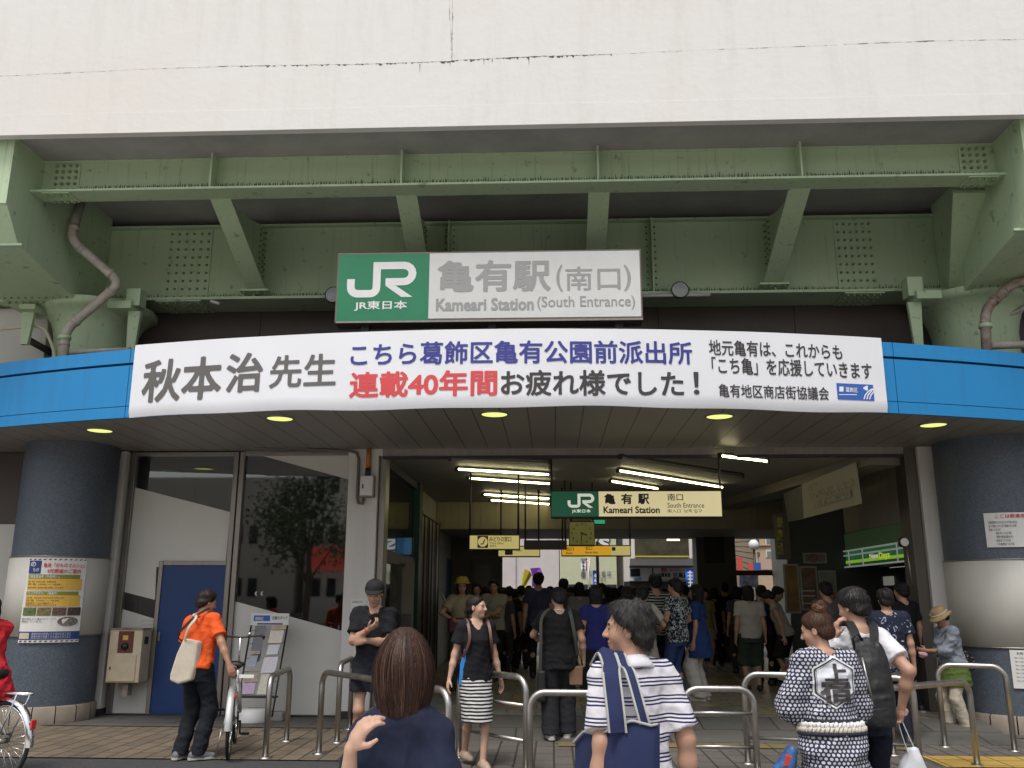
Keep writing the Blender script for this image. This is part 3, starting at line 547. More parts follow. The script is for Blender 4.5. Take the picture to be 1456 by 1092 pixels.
# ------------------------------------------------------------------ station name sign on the canopy roof
SY = 10.3
sg = empty("station_sign", at(694, 460, SY), "large white and green station name sign standing above the banner", "sign")
b = pbox(478, 357, 913, 457, SY); mb = MB(); mb.box((b[0], SY, b[1]), (b[2], SY+.28, b[3])); mb.build("box", mat("sign_box_brown", (.16, .12, .10), .45, metal=.3), sg, bevel=.008)
ge = at(610, 410, SY)[0]; f_ = .022
MB().box((ge, SY-.006, b[1]+f_+.02), (b[2]-f_, SY+.001, b[3]-f_)).build("face", M_signface, sg)
MB().box((b[0]+f_, SY-.006, b[1]+f_), (ge-.002, SY+.001, b[3]-f_)).build("green_panel", M_jrgreen, sg)
MB().box((b[0]+f_, SY-.012, b[1]-.004), (b[2]-.004, SY-.001, b[1]+f_-.003)).build("rim", M_alu, sg)
fS = facing(SY-.010)
rail_logo(pbox(494, 373, 592, 423, SY), fS, M_white, sg)
lettering("JR東日本", pbox(504, 428, 579, 442, SY), fS, M_white, sg, .02)
M_signgrey = mat("sign_grey_letters", (.30, .30, .29), .5)
for s, bx, bd in (("亀有駅", (622, 370, 783, 415), .024), ("(", (791, 377, 800, 415), .012), ("南口", (804, 379, 882, 413), .010), (")", (887, 377, 897, 414), .012), ("Kameari Station", (620, 424, 759, 442), .030), ("(South Entrance)", (764, 421, 903, 441), .008)):
    lettering(s, pbox(*bx, SY), fS, M_signgrey, sg, bd)
for x in (520, 700, 880): X = at(x, 465, SY+.15)[0]; MB().box((X-.05, SY+.1, 4.45), (X+.05, SY+.2, b[1])).build("post", M_dark, sg)
# ------------------------------------------------------------------ round columns with mosaic
def column(X, Y, R, zb, label):
    e = empty("mosaic_column", (X, Y, 0), label, "column", "mosaic columns flanking the entrance"); z1, z2 = zb
    MB().lathe((X, Y, 0), [(R, z2), (R, 3.72)], 64).build("mosaic_band", M_mosaic, e, fix=False)
    MB().lathe((X, Y, 0), [(R, .22), (R, z1)], 64).build("mosaic_band", M_mosaic, e, fix=False)
    MB().lathe((X, Y, 0), [(R-.004, z1), (R+.014, z1+.004), (R+.014, z2-.004), (R-.004, z2)], 64).build("panel_band", M_grey, e, fix=False)
    for z in (z1, z2): MB().lathe((X, Y, 0), [(R, z-.012), (R+.02, z-.008), (R+.02, z+.008), (R, z+.012)], 64).build("trim_ring", M_alu, e, fix=False)
    mb = MB()
    for i in range(15): a = 2*pi*i/15; mb.lathe((X, Y, 0), [(R+.03, 0.), (R+.03, .2), (R+.0, .225)], 3, 0, a+.01, a+2*pi/15-.01)
    mb.build("stone_base", mat("beige_base_stone", (.26, .22, .17), .7, var=.3, vs=3), e, fix=False); return e
CL = (-6.86, 12.32, .62); CR = (5.98, 12.30, .70)
column(*CL, (at(60, 905, 11.7)[2], at(60, 791, 11.7)[2]), "blue mosaic column with grey middle band carrying the yellow market poster")
column(*CR, (at(1430, 922, 11.6)[2], at(1430, 795, 11.6)[2]), "blue mosaic column with grey middle band and white notices, behind the woman in the straw hat")
def on_column(c, off):
    X, Y, R = c
    return lambda u, v: (X+(R+off)*sin(u/R), Y-(R+off)*cos(u/R), v)
def col_uv(c, x, y):
    X, Y, R = c; d = ray(x, y); a = d[0]**2+d[1]**2; b_ = -2*(d[0]*X+d[1]*Y); cc = X*X+Y*Y-(R+.02)**2
    D = b_*b_-4*a*cc; t = (-b_-math.sqrt(D))/(2*a) if D > 0 else -b_/(2*a); p = d*t; return (R*math.atan2(p[0]-X, -(p[1]-Y)), p[2]+CAMH)
def sheet_on(fn, u0, v0, u1, v1, n=10):
    mb = MB(); 
    for i in range(n): a, b = u0+(u1-u0)*i/n, u0+(u1-u0)*(i+1)/n; mb.quad(fn(a, v0), fn(b, v0), fn(b, v1), fn(a, v1))
    return mb
# poster of the market
po = empty("market_poster", on_column(CL, .02)(0, 1.3), "tall poster with yellow blocks and a dark blue logo on the left mosaic column", "poster")
u0, v1 = col_uv(CL, 41, 793); u1, _ = col_uv(CL, 124, 797); _, v0 = col_uv(CL, 30, 914)
U = lambda f: u0+(u1-u0)*f; V = lambda f: v1+(v0-v1)*f
L1, L2, L3 = on_column(CL, .024), on_column(CL, .028), on_column(CL, .032)
sheet_on(L1, u0, v0, u1, v1).build("sheet", M_paper, po, fix=False)
def blk(x0, y0, x1, y1, m, fn=L2, nm="print"): return sheet_on(fn, U(x0), V(y1), U(x1), V(y0)).build(nm, m, po, fix=False)
blk(.04, .035, .25, .19, M_navyp); blk(.05, .20, .90, .25, M_olive); blk(.05, .25, .94, .385, M_orange); blk(.05, .40, .90, .445, M_olive); blk(.05, .445, .94, .58, M_orange)
for i, c in enumerate(((.10, .16, .05), (.20, .16, .07), (.14, .08, .05), (.08, .05, .05))): blk(.03+.24*i, .59, .255+.24*i, .685, mat("photo_print_%s" % "abcd"[i], c, .6, var=.9, vs=38))
blk(.0, .87, 1., .965, M_navyp); blk(.02, .885, .19, .955, M_cream, L3)
mb = MB(); mb.add([L2(U(.78)+.17*(u1-u0)*cos(a), V(.755)+.055*(v1-v0)*sin(a)) for a in np.linspace(0, 2*pi, 28)[:-1]], [tuple(range(27))]); mb.build("print", mat("photo_print_e", (.2, .17, .15), .6, var=.9, vs=45), po, fix=False)
mb = MB()
for k in range(12):
    for yy in (.012, .975): a = .02+k*.083; mb.quad(L2(U(a), V(yy+.014)), L2(U(a+.035), V(yy+.014)), L2(U(a+.06), V(yy)), L2(U(a+.025), V(yy)))
mb.build("print", M_black, po, fix=False)
def pl(s, x0, y0, x1, y1, m, bd=0, fn=L3): lettering(s, (U(x0), V(y1), U(x1), V(y0)), fn, m, po, bd)
pl("の", .07, .05, .16, .105, M_white, .02); pl("もの", .12, .12, .22, .165, M_white, .01)
pl("亀有『のものマルシェ』", .29, .06, .96, .115, M_red, .015); pl("9月開催のご案内", .36, .13, .9, .185, M_red, .015)
pl("『埼玉直送市（午前市）』", .07, .207, .56, .243, M_white, .012); pl("『ビッグデイズ』（福島市）", .07, .405, .56, .44, M_white, .012)
for s, y in (("日 時  9月2日  9月3日", .275), ("時 間  10:00 ～ 18:00", .305), ("新鮮な野菜と果物を多数ご用意しております", .345), ("日 時  9月9日 9月10日 9月11日", .465), ("時 間  10:00 ～ 19:00", .495), ("福島県産のくだものを集めました", .525), ("銘菓や名産品も数多く販売いたします", .55)): pl(s, .07, y, .12+.026*len(s), y+.022, M_ink)
pl("駅の改札すぐ横のスペースで", .03, .71, .58, .735, M_ink); pl("開催しています。", .03, .74, .38, .765, M_ink)
for i in range(4): pl("開催日時は変更となる場合があります", .23, .885+.018*i, .85, .897+.018*i, M_white)
# notices on the right column
def col_notice(name, c, x0, y0, x1, y1, lines, label):
    a0, b1 = col_uv(c, x0, y0); a1, b0 = col_uv(c, x1, y1); a0b = col_uv(c, x0+5, y1)[0]
    e = empty(name, on_column(c, .02)((a0+a1)/2, b0), label, "notice")
    sheet_on(on_column(c, .022), a0, b0, a1, b1).build("sheet", M_paper, e, fix=False)
    for s, fx0, fy0, fx1, fy1, m, bd in lines: lettering(s, (a0+(a1-a0)*fx0, b1+(b0-b1)*fy1, a0+(a1-a0)*fx1, b1+(b0-b1)*fy0), on_column(c, .026), m, e, bd)
col_notice("notice", CR, 1398, 730, 1492, 778, [("ここは鉄道用地です", .17, .04, .85, .16, M_red, .02)]+[(s, x, .24+.105*i, x+.024*len(s), .32+.105*i, M_ink, .0) for i, (s, x) in enumerate((("鉄道用地内における以下の行為は法令に", .06), ("基づき禁止されており違反すると処罰", .06), ("対象になります", .06), ("・物を売りつける行為", .14), ("・演説や募金活動を行う", .14), ("・寝泊まりする行為", .14), ("・その他迷惑となる行為", .14)))], "white notice with a red heading on the upper mosaic of the blue column")
col_notice("notice", CR, 1435, 924, 1490, 980, [("お知らせ", .2, .05, .6, .12, M_ink, .01)]+[("平素よりご利用いただきありがとうございます", .12, .18+.1*i, .85, .23+.1*i, M_ink, 0) for i in range(7)], "white text notice on the lower mosaic of the blue column, above the rail end")
# ------------------------------------------------------------------ glazed shopfront
WY = 12.8
sf = empty("glass_shopfront", at(340, 1018, WY), "tall bronze framed glass shopfront with frosted diagonal panels beside the blue door", "shopfront")
XA, XM, XB = at(186, 720, WY)[0], at(337, 720, WY)[0], -2.94
ZT = 3.69
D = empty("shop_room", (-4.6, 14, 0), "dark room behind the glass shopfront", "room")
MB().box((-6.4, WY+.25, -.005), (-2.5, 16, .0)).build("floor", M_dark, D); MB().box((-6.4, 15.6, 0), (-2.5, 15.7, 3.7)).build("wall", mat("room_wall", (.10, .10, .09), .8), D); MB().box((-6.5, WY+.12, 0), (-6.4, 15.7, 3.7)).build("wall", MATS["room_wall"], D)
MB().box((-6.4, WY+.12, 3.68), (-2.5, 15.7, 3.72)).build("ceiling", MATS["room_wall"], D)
fw = .055
def rail_(x0, z0, x1, z1, d=.0, wd=fw, nm="frame"): 
    a, b = (x0, WY-.05-d, z0), (x1, WY-.05-d, z1)
    mb = MB(); v = abs(z1-z0) > abs(x1-x0); mb.beam((x0, WY-d, z0), (x1, WY-d, z1), wd if v else .1, .1 if v else wd, (0, 0, 1) if not v else (0, 1, 0)); return mb.build(nm, M_alu, sf, bevel=.006)
for X in (XA, XM-.045, XM+.045): rail_(X, .02, X, ZT, 0, .07)
rail_(XA-.12, .02, XA-.12, ZT, .02, .05)
rail_(XA+.036, ZT-.03, XM-.082, ZT-.03); rail_(XM+.082, ZT-.03, XB, ZT-.03)
XD0, XD1 = at(222, 900, WY)[0], at(319, 900, WY)[0]; ZD = at(270, 803, WY)[2]
rail_(XD0, .02, XD0, ZD+.05, .004, .06); rail_(XD1, .02, XD1, ZD+.05, .004, .06); rail_(XD0+.031, ZD+.02, XD1-.031, ZD+.02, .004, .06)
MB().quad((XA, WY+.01, .02), (XM, WY+.01, .02), (XM, WY+.01, ZT), (XA, WY+.01, ZT)).build("glass_pane", M_glass, sf, fix=False)
MB().quad((XM, WY+.012, .02), (XB, WY+.012, .02), (XB, WY+.012, ZT), (XM, WY+.012, ZT)).build("glass_pane", M_glass, sf, fix=False)
dr = MB(); dr.box((XD0+.03, WY-.035, .03), (XD1-.03, WY+.0, ZD-.01)); dr = dr.build("door", M_doorblue, sf, bevel=.004)
MB().box((XD0+.05, WY-.05, 1.), (XD0+.08, WY-.036, 1.12)).build("lock", M_alu, dr)
MB().box((XA-.14, WY-.07, .0), (XB, WY+.05, .03)).build("sill", M_dark, sf)
def film(pix, nm="frosted_film"): 
    P = [at(x, y, WY-.004) for x, y in pix]; mb = MB(); mb.prism([(p[0], WY+.004, max(p[2], .03)) for p in P], (0, .003, 0)); return mb.build(nm, M_film, sf)
film([(184, 691), (327, 728), (320, 806), (222, 806), (220, 853), (170, 840)]); film([(167, 864), (220, 880), (208, 1025), (150, 1025)])
film([(347, 641), (507, 641), (504, 684)]); film([(334, 855), (500, 901), (497, 1025), (322, 1025)])
mb = MB(); b_ = pbox(203, 880, 216, 884, WY); 
for y in (881, 887): b_ = pbox(201, y, 217, y+3, WY); MB().box((b_[0], WY-.0, b_[1]), (b_[2], WY+.003, b_[3])).build("sticker", M_grey, sf)
lettering("《《", pbox(362, 841, 374, 847, WY), facing(WY-.001), M_white, sf, .02, name="sticker")
# pillar left of the hall, strips by the columns
def pillar(name, x0, x1, y0, y1, m, label, zt=3.69, base=True):
    e = empty(name, ((x0+x1)/2, (y0+y1)/2, 0), label, "pillar"); MB().box((x0, y0, .1), (x1, y1, zt)).build("shaft", m, e, bevel=.008)
    MB().box((x0-.01, y0-.012, 0), (x1+.01, y1, .1)).build("plinth", M_dark, e); return e
pillar("pillar", -2.93, -2.50, 12.62, 12.95, M_pil, "white pillar with a junction box, behind the man in the black cap")
pillar("pillar", at(158, 800, 12.7)[0]-.14, at(180, 720, 12.7)[0]-.06, 12.66, 12.95, M_pil, "narrow grey pilaster between the mosaic column and the glass shopfront")
pillar("pillar", at(1302, 640, 12.6)[0], at(1334, 640, 12.6)[0]+.05, 12.55, 13.2, M_pil, "pale pilaster beside the blue column at the hall's convenience shop side")
XJ = at(1302, 640, 12.6)[0]
pillar("pillar", -2.49, -2.40, 12.70, 13.0, M_alu, "slim bronze jamb at the ticket office corner of the hall")
pillar("pillar", XJ-.16, XJ-.004, 12.62, 13.0, mat("dark_bronze", (.11, .095, .08), .45, metal=.5, var=.2, vs=3, stretch=(4, 4, .3)), "dark bronze shutter post beside the pale pilaster")
hd = empty("hall_header", (1.3, 12.6, 3.6), "pale horizontal trim where the canopy ceiling meets the darker hall ceiling", "beam")
MB().box((-2.45, 12.63, 3.60), (5.3, 12.74, 3.70)).build("beam", M_alu, hd); MB().box((-2.45, 12.66, 3.56), (5.3, 12.72, 3.60)).build("track", M_dark, hd)
MB().box((-2.95, 12.63, 3.60), (-2.45, 12.66, 3.70)).build("beam", M_pil, hd)
# junction box on the pillar
jb = empty("junction_box", at(522, 690, 12.6), "white junction box with orange conduit high on the pillar above the man in the cap", "junction box")
b = pbox(513, 677, 531, 705, 12.55); MB().box((b[0], 12.5, b[1]), (b[2], 12.618, b[3])).build("box", M_white, jb, bevel=.01)
mb = MB(); mb.box((b[0]-.012, 12.54, b[1]-.02), (b[2]+.012, 12.617, b[1]-.001)); mb.box((b[2]+.001, 12.54, b[1]), (b[2]+.014, 12.617, b[3])); mb.build("backplate", M_rust, jb)
xo = (b[0]+b[2])/2; MB().tube([(xo, 12.57, b[3]), (xo, 12.57, b[3]+.12)], .04, 12).build("gland", M_dark, jb)
MB().tube([(xo, 12.57, b[3]+.12), (xo, 12.57, 3.69)], .035, 12).build("orange_conduit", mat("orange_plastic", (.50, .17, .04), .5, var=.3, vs=6), jb)
xg = b[0]-.05; MB().tube([at(350, 634, 12.45)+[0, 0, 0], (xg-.12, 12.57, 3.66), (xg-.03, 12.57, 3.63), (xg, 12.57, 3.54), (xg, 12.57, b[1]-.02), (xg+.02, 12.57, b[1]-.10), (xg+.08, 12.57, b[1]-.11), (xg+.1, 12.57, b[1]-.03)], .022, 10).build("grey_conduit", mat("grey_conduit", (.13, .12, .11), .5), jb)
MB().box((b[0]+.03, 12.497, b[1]+.10), (b[0]+.05, 12.5, b[1]+.16)).build("latch", M_dark, jb)
nw = tag(MB().box((at(499, 850, 12.6)[0], 12.612, at(500, 900, 12.6)[2]), (at(520, 850, 12.6)[0], 12.618, at(500, 851, 12.6)[2])).build("notice", M_paper), "plain white paper notice taped to the pillar beside the man in the cap", "notice")
lettering("お知らせ", (nw.bound_box[0][0]+.02, nw.bound_box[1][2]-.06, nw.bound_box[0][0]+.16, nw.bound_box[1][2]-.03), facing(12.61), M_ink, nw, .0)
# ------------------------------------------------------------------ cream hydrant cabinet
hc = empty("emergency_cabinet", at(180, 1000, 12.4), "cream metal cabinet with a dark red window on a short post by the blue door", "cabinet")
b = pbox(153, 895, 200, 971, 12.45); MB().box((b[0], 12.45, b[1]), (b[2], 12.74, b[3])).build("body", M_cream, hc, bevel=.012)
wd = b[2]-b[0]; ht = b[3]-b[1]
MB().box((b[0]-.012, 12.43, b[3]+.002), (b[2]+.012, 12.75, b[3]+.014)).build("lid", M_rust, hc)
MB().box((b[0]+.28*wd, 12.443, b[1]+.56*ht), (b[0]+.74*wd, 12.4495, b[1]+.97*ht)).build("window", mat("dark_red_glass", (.10, .015, .012), .25), hc)
MB().box((b[0]+.42*wd, 12.438, b[1]+.80*ht), (b[0]+.58*wd, 12.4425, b[1]+.89*ht)).build("label", M_orange, hc)
MB().lathe((b[0]+.5*wd, 12.435, b[1]+.68*ht), [(.001, -.03), (.04, -.025), (.05, .006)], 16, axis='y').build("buzzer", M_black, hc)
dd = MB().box((b[0]+.05*wd, 12.438, b[1]+.03*ht), (b[0]+.88*wd, 12.4495, b[1]+.52*ht)).build("door", mat("cream_door", (.56, .48, .33), .5, var=.14, vs=7), hc, bevel=.004)
MB().box((b[0]+.10*wd, 12.43, b[1]+.25*ht), (b[0]+.14*wd, 12.4375, b[1]+.3*ht)).build("lock", M_dark, dd)
MB().box((b[2]+.001, 12.52, b[1]+.72*ht), (b[2]+.012, 12.62, b[1]+.86*ht)).build("vent", M_dark, hc)
X = b[0]+.52*wd; MB().box((X-.04, 12.55, .28), (X+.04, 12.68, b[1])).build("post", M_rust, hc)
# ------------------------------------------------------------------ leaflet rack
lr = empty("leaflet_rack", at(380, 1030, 12.2), "leaning black wire leaflet rack with white header board beside the shopfront", "rack")
LY = 12.2; C0, C1 = at(358, 885, LY+.3), at(410, 883, LY+.3); B0, B1 = at(340, 990, LY), at(392, 988, LY)
for A, Bq in ((C0, B0), (C1, B1)): MB().tube([A, Bq, Bq+(Bq-A)*.28], .012, 8).build("upright", M_black, lr)
b = pbox(357, 872, 411, 889, LY+.28); MB().box((b[0], LY+.27, b[1]), (b[2], LY+.29, b[3])).build("header_board", M_white, lr)
q = pbox(361, 875, 384, 883, LY+.27); MB().box((q[0], LY+.266, q[1]), (q[2], LY+.269, q[3])).build("header_print", mat("emblem_blue", (.03, .11, .42)), lr)
lettering("葛飾区", pbox(363, 877, 375, 882, LY+.27), facing(LY+.263), M_white, lr, .01); lettering("広報スタンド", pbox(387, 876, 409, 881, LY+.27), facing(LY+.266), M_ink, lr, .01)
q = pbox(366, 886, 402, 888, LY+.27); MB().box((q[0], LY+.266, q[1]), (q[2], LY+.269, q[3])).build("header_print", M_inkb, lr)
mid = lambda t, s: (C0*(1-t)+B0*t)*(1-s)+(C1*(1-t)+B1*t)*s
for t in (.12, .3, .5, .68, .82, .98): MB().tube([mid(t, 0), mid(t, 1)], .005, 6).build("wire", M_inst, lr)
MB().quad(mid(.05, .12), mid(.05, .42), mid(.55, .40), mid(.55, .10)).build("back_panel", mat("rack_panel", (.16, .17, .19), .5), lr, fix=False)
MB().box((B0[0], LY-.02, B0[2]-.02), (B1[0], LY+.12, B0[2])).build("tray", M_dark, lr)
def leaflet(t0, t1, s0, s1, c, fold=0., lab=""):
    n = (0, -.03, .01); P = [mid(t1, s0), mid(t1, s1-.03), mid(t0, s1), mid(t0, s0+.03)]; e = MB(); 
    e.prism([np.array(p)+np.array([0, -.035, 0]) for p in P], (0, .02, .0)); e.build
    k = len([m for m in MATS if m.startswith("leaflet")]); names = "abcdefgh"
    m = mat("leaflet_print_"+names[k % 8], c, .7, var=.28, vs=40, stretch=(1, 1, 3)); o = e.build("leaflet", m); tag(o, lab, "leaflet", "leaflets in the wire rack")
    if fold: f = MB(); a, b2 = np.array(mid(t0, s0+.03))+np.array([0, -.04, 0]), np.array(mid(t0, s1+.03))+np.array([0, -.04, 0]); d = np.array([.01, -.03, -fold]); f.prism([a, b2, b2+d, a+d], (0, -.006, 0)); f.build("fold", mat("leaflet_fold", (.5, .4, .3), .7, var=.4, vs=20), o)
leaflet(.05, .30, .56, .96, (.76, .70, .62), .06, "cream newspaper leaflet in the rack's top right slot")
leaflet(.325, .455, .56, .90, (.74, .75, .77), 0, "white and blue printed leaflet second from the top in the wire rack")
leaflet(.49, .70, .50, .92, (.78, .74, .80), 0, "white leaflet with a pink heading in the rack's middle right slot")
leaflet(.72, .97, .02, .44, (.64, .48, .68), .09, "lilac leaflet with a folded cream top in the rack's lower left slot")
leaflet(.72, .98, .50, .88, (.74, .72, .60), 0, "pale green leaflet in the rack's lowest right slot")
leaflet(.40, .62, .10, .36, (.40, .44, .52), .04, "grey blue wrapped leaflet behind the bicycle handlebar")
for x, y, r, h, m, lab in ((352, 1022, .20, .17, M_white, "round white plastic weight base under the leaflet rack"),):
    c = atz(x, 1030, .0); o = MB().lathe((c[0], 12.25, 0), [(.001, .0), (r, .0), (r+.01, .02), (r-.01, h-.03), (r-.04, h), (.001, h)], 28).build("weight_base", m); tag(o, lab, "weight")
c = atz(396, 1022); o = MB().box((c[0]-.12, 12.3, 0), (c[0]+.14, 12.5, .12)).build("concrete_block", M_deck, bevel=.02); tag(o, "small dark concrete block on the ground against the frosted wall by the rack", "block")
# ------------------------------------------------------------------ stainless steel rails
def u_path(a, b, h, r=.14):
    a, b = np.array(a, float), np.array(b, float); d = (b-a)/np.linalg.norm(b-a); u = np.array([0, 0, 1.]); P = [a, a+u*(h-r)]
    for t in np.linspace(0, pi/2, 7)[1:]: P.append(a+u*(h-r)+d*r*(1-cos(t))+u*r*sin(t))
    P.append(b-d*r+u*h)
    for t in np.linspace(0, pi/2, 7)[1:]: P.append(b-d*r+u*(h-r)+d*r*sin(t)+u*r*cos(t))
    P.append(b); return P
def barrier(fa, fb, h, label, bars=(), r=.031):
    a = atz(*fa) if len(fa) == 2 else at(fa[0], 900, fa[1])*[1, 1, 0]; b = atz(*fb) if len(fb) == 2 else at(fb[0], 900, fb[1])*[1, 1, 0]
    e = empty("barrier_rail", a, label, "barrier", "stainless steel barrier rails"); MB().tube(u_path(a, b, h), r, 14).build("hoop", M_inst, e)
    for z in bars: MB().tube([a+[0, 0, z], b+[0, 0, z]], r*.6, 10).build("cross_bar", M_inst, e)
    for p in (a, b): MB().lathe(p, [(r+.035, 0.), (r+.033, .012), (r, .016)], 18).build("floor_flange", M_inst, e)
    return e
barrier((377, 1078), (407, 1054), .80, "short steel hoop standing in front of the leaflet rack")
barrier((479, 1056), (497, 1037), .86, "dark ended steel hoop standing behind the man in the black cap's knees")
rl = [atz(453, 1072)]; P4 = atz(652, 1077)
barrier((453, 1072), (640, 8.0, 0), .83, "long steel rail passing behind the bobbed woman's hair")
barrier((652, 1077), (748, 9.0, 0), .86, "steel rail with two cross bars beside the woman in the striped skirt", (.28, .60))
barrier((753, 8.55, 0), (975, 8.5, 0), .77, "steel rail running behind the man in the striped polo shirt")
barrier((968, 9.0, 0), (1066, 9.0, 0), .77, "steel rail with cross bars between the striped polo man and the dotted coat", (.25, .55))
barrier((1064, 1086), (1290, 9.2, 0), .86, "steel rail with cross bars running behind the dotted coat", (.25,))
barrier((1215, 8.6, 0), (1390, 1089), .80, "steel rail ending in front of the woman in the straw hat")
barrier((1344, 1062), (1443, 1068), .88, "steel hoop standing before the blue column with white notices")
barrier((1255, 10.2, 0), (1302, 1053), .78, "steel rail end half hidden behind the backpack man's arm")
# ------------------------------------------------------------------ hall
ZL = at(850, 752, 19.3)[2]
M_hallwall = mat("hall_wall_panel", (.46, .42, .34), .55, var=.15, vs=2, stretch=(1, 1, .3))
M_hallbeige = mat("hall_beige_wall", (.30, .265, .17), .6, var=.15, vs=1.5)
M_print = lambda n, c, sc=30, v=.6: mat("print_"+n, c, .6, var=v, vs=sc)
hall = empty("station_hall", (1.3, 18, 0), "dim station hall running through under the tracks to a bright far exit", "building")
MB().box((-2.52, 12.95, 3.62), (5.75, 19.3, 3.70)).build("ceiling", M_hallceil, hall)
MB().box((-2.52, 19.45, ZL), (5.75, 22.7, ZL+.08)).build("ceiling", M_hallceil, hall)
mb = MB(); mb.box((-2.52, 19.3, ZL), (5.75, 19.4, 3.72))
for i in range(int(8/.16)): mb.box((-2.5+.16*i, 19.285, ZL+.02), (-2.5+.16*i+.015, 19.3, 3.6))
mb.build("lintel", M_hallbeige, hall)
MB().box((-2.6, 15.95, 0), (-2.52, 24, 3.72)).build("wall", M_hallwall, hall)
XE = 4.35
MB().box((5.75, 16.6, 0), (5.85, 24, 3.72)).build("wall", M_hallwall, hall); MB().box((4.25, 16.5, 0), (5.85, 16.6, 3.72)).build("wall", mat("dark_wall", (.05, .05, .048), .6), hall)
MB().box((5.30, 13.0, 2.75), (5.4, 16.5, 3.72)).build("wall", M_hallwall, hall)
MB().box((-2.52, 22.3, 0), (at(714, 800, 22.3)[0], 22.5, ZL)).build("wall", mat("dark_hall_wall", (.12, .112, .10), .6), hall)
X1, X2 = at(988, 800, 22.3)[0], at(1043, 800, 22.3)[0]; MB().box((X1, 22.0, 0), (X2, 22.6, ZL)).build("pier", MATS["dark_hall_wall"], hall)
mb = MB(); mb.prism([(2.9, 12.75, 3.45), (4.6, 12.75, 3.45), (3.9, 19.3, 3.45), (3.2, 19.3, 3.45)], (0, 0, .17)); 
MB().beam((4.75, 12.75, 3.54), (3.75, 19.28, 3.54), .5, .16).build("ceiling_beam", mat("beam_panel", (.2, .185, .155), .6), hall)
for x in (560, 648): pass
# tube lamps
M_tube = mat("tube_glow", (.9, .9, .6), .4, emit=(1., .90, .50), es=10.)
for x0, y0, x1, y1, on, lab in ((650, 667, 782, 675, 1, "lit fluorescent tube nearest the entrance in the row left of the hanging station sign"), (666, 680, 783, 688, 1, "second lit fluorescent tube left of the hanging station sign"), (687, 703, 782, 709, 1, "third lit tube, above the black hanging board"), (697, 711, 782, 717, 1, "farthest lit tube, against the beige lintel"),
        (879, 669, 1028, 693, 1, "long lit tube slanting above the hanging station sign's right half"), (868, 684, 936, 695, 1, "short lit tube just over the top edge of the hanging station sign"), (1024, 648, 1092, 656, 1, "bright tube right behind the header, nearest to the white cloth"), (882, 650, 1056, 677, 0, "unlit tube slanting across the hall ceiling above the lit ones"), (640, 652, 782, 657, 0, "unlit tube on the ceiling at the upper left of the hall")):
    a, b = atz(x0, y0, 3.56), atz(x1, y1, 3.56); d = (b-a)/np.linalg.norm(b-a)
    e = empty("tube_lamp", a, lab, "ceiling light", "tube lamps on the hall ceiling")
    MB().tube([a, b], .0155, 8).build("tube", M_tube if on else mat("unlit_tube", (.20, .2, .18), .4), e); mb = MB(); mb.beam(a+[0, 0, .036], b+[0, 0, .036], .035, .025)
    for p in (a, b): mb.beam(p-d*.03, p+d*.01, .05, .07)
    mb.build("batten", M_dark, e)
# hanging signs
def lit(n, c, s): return mat(n, c, .4, emit=c, es=s)
M_facelit = lit("lit_cream_face", (.62, .54, .30), .62); M_greenlit = lit("lit_green_face", (.006, .075, .035), .5); M_yelit = lit("lit_yellow_face", (.52, .44, .16), .55); M_orlit = lit("lit_orange_face", (.66, .34, .02), .55)
M_letlit = lit("lit_white_letters", (.70, .72, .6), .5)
def hanging(x0, y0, x1, y1, Y, face, label, rods=(), d=.16, zt=3.62, cat="sign"):
    b = pbox(x0, y0, x1, y1, Y); e = empty("hanging_sign", ((b[0]+b[2])/2, Y, b[1]), label, cat); MB().box((b[0], Y, b[1]), (b[2], Y+d, b[3])).build("box", M_dark, e, bevel=.006)
    for a, c, m in face: q0, q1 = at(a, y0, Y)[0], at(c, y0, Y)[0]; MB().box((max(q0, b[0]+.012), Y-.006, b[1]+.018), (min(q1, b[2]-.012)-.001, Y-.001, b[3]-.018)).build("face", m, e)
    for x in rods: X = at(x, y0, Y+d/2)[0]; MB().tube([(X, Y+d/2, b[3]-.01), (X, Y+d/2, zt)], .016, 8).build("rod", M_dark, e)
    return e
HY = 12.95
s1 = hanging(783, 697, 1027, 736, HY, ((783, 851, M_greenlit), (851, 1030, M_facelit)), "lit hanging station sign, green and cream, over the crowd in the hall entrance", (784, 1024), .2)
fH = facing(HY-.008); rail_logo(pbox(807, 702, 845, 722, HY), fH, M_letlit, s1)
for s, bx, m, bd in (("JR東日本", (813, 724, 840, 730), M_letlit, .02), ("亀", (859, 702, 875, 717), M_ink, .034), ("有", (883, 702, 899, 717), M_ink, .034), ("駅", (907, 702, 923, 717), M_ink, .034), ("Kameari Station", (858, 720, 938, 730), M_ink, .03), ("南口", (949, 702, 971, 712), M_ink, .01), ("South Entrance", (949, 715, 1001, 722), M_ink, .004), ("南入口  남쪽 입구", (949, 724, 998, 729), M_ink, .004)): lettering(s, pbox(*bx, HY), fH, m, s1, bd)
s2 = hanging(667, 760, 739, 782, 14.6, ((667, 740, M_yelit),), "yellow ticket office sign with a seat pictogram, hanging left of the black board", (668, 737))
f2 = facing(14.588); q = pbox(679, 762, 694, 779, 14.6); MB().box((q[0], 14.588, q[1]), (q[2], 14.593, q[3])).build("pictogram", M_ink, s2)
cx, cz, rr = (q[0]+q[2])/2, (q[1]+q[3])/2, (q[2]-q[0])*.46; mb = MB(); mb.add([(cx+rr*cos(a), 14.585, cz+rr*sin(a)) for a in np.linspace(0, 2*pi, 24)[:-1]], [tuple(range(23))]); mb.build("pictogram", M_yelit, s2, fix=False)
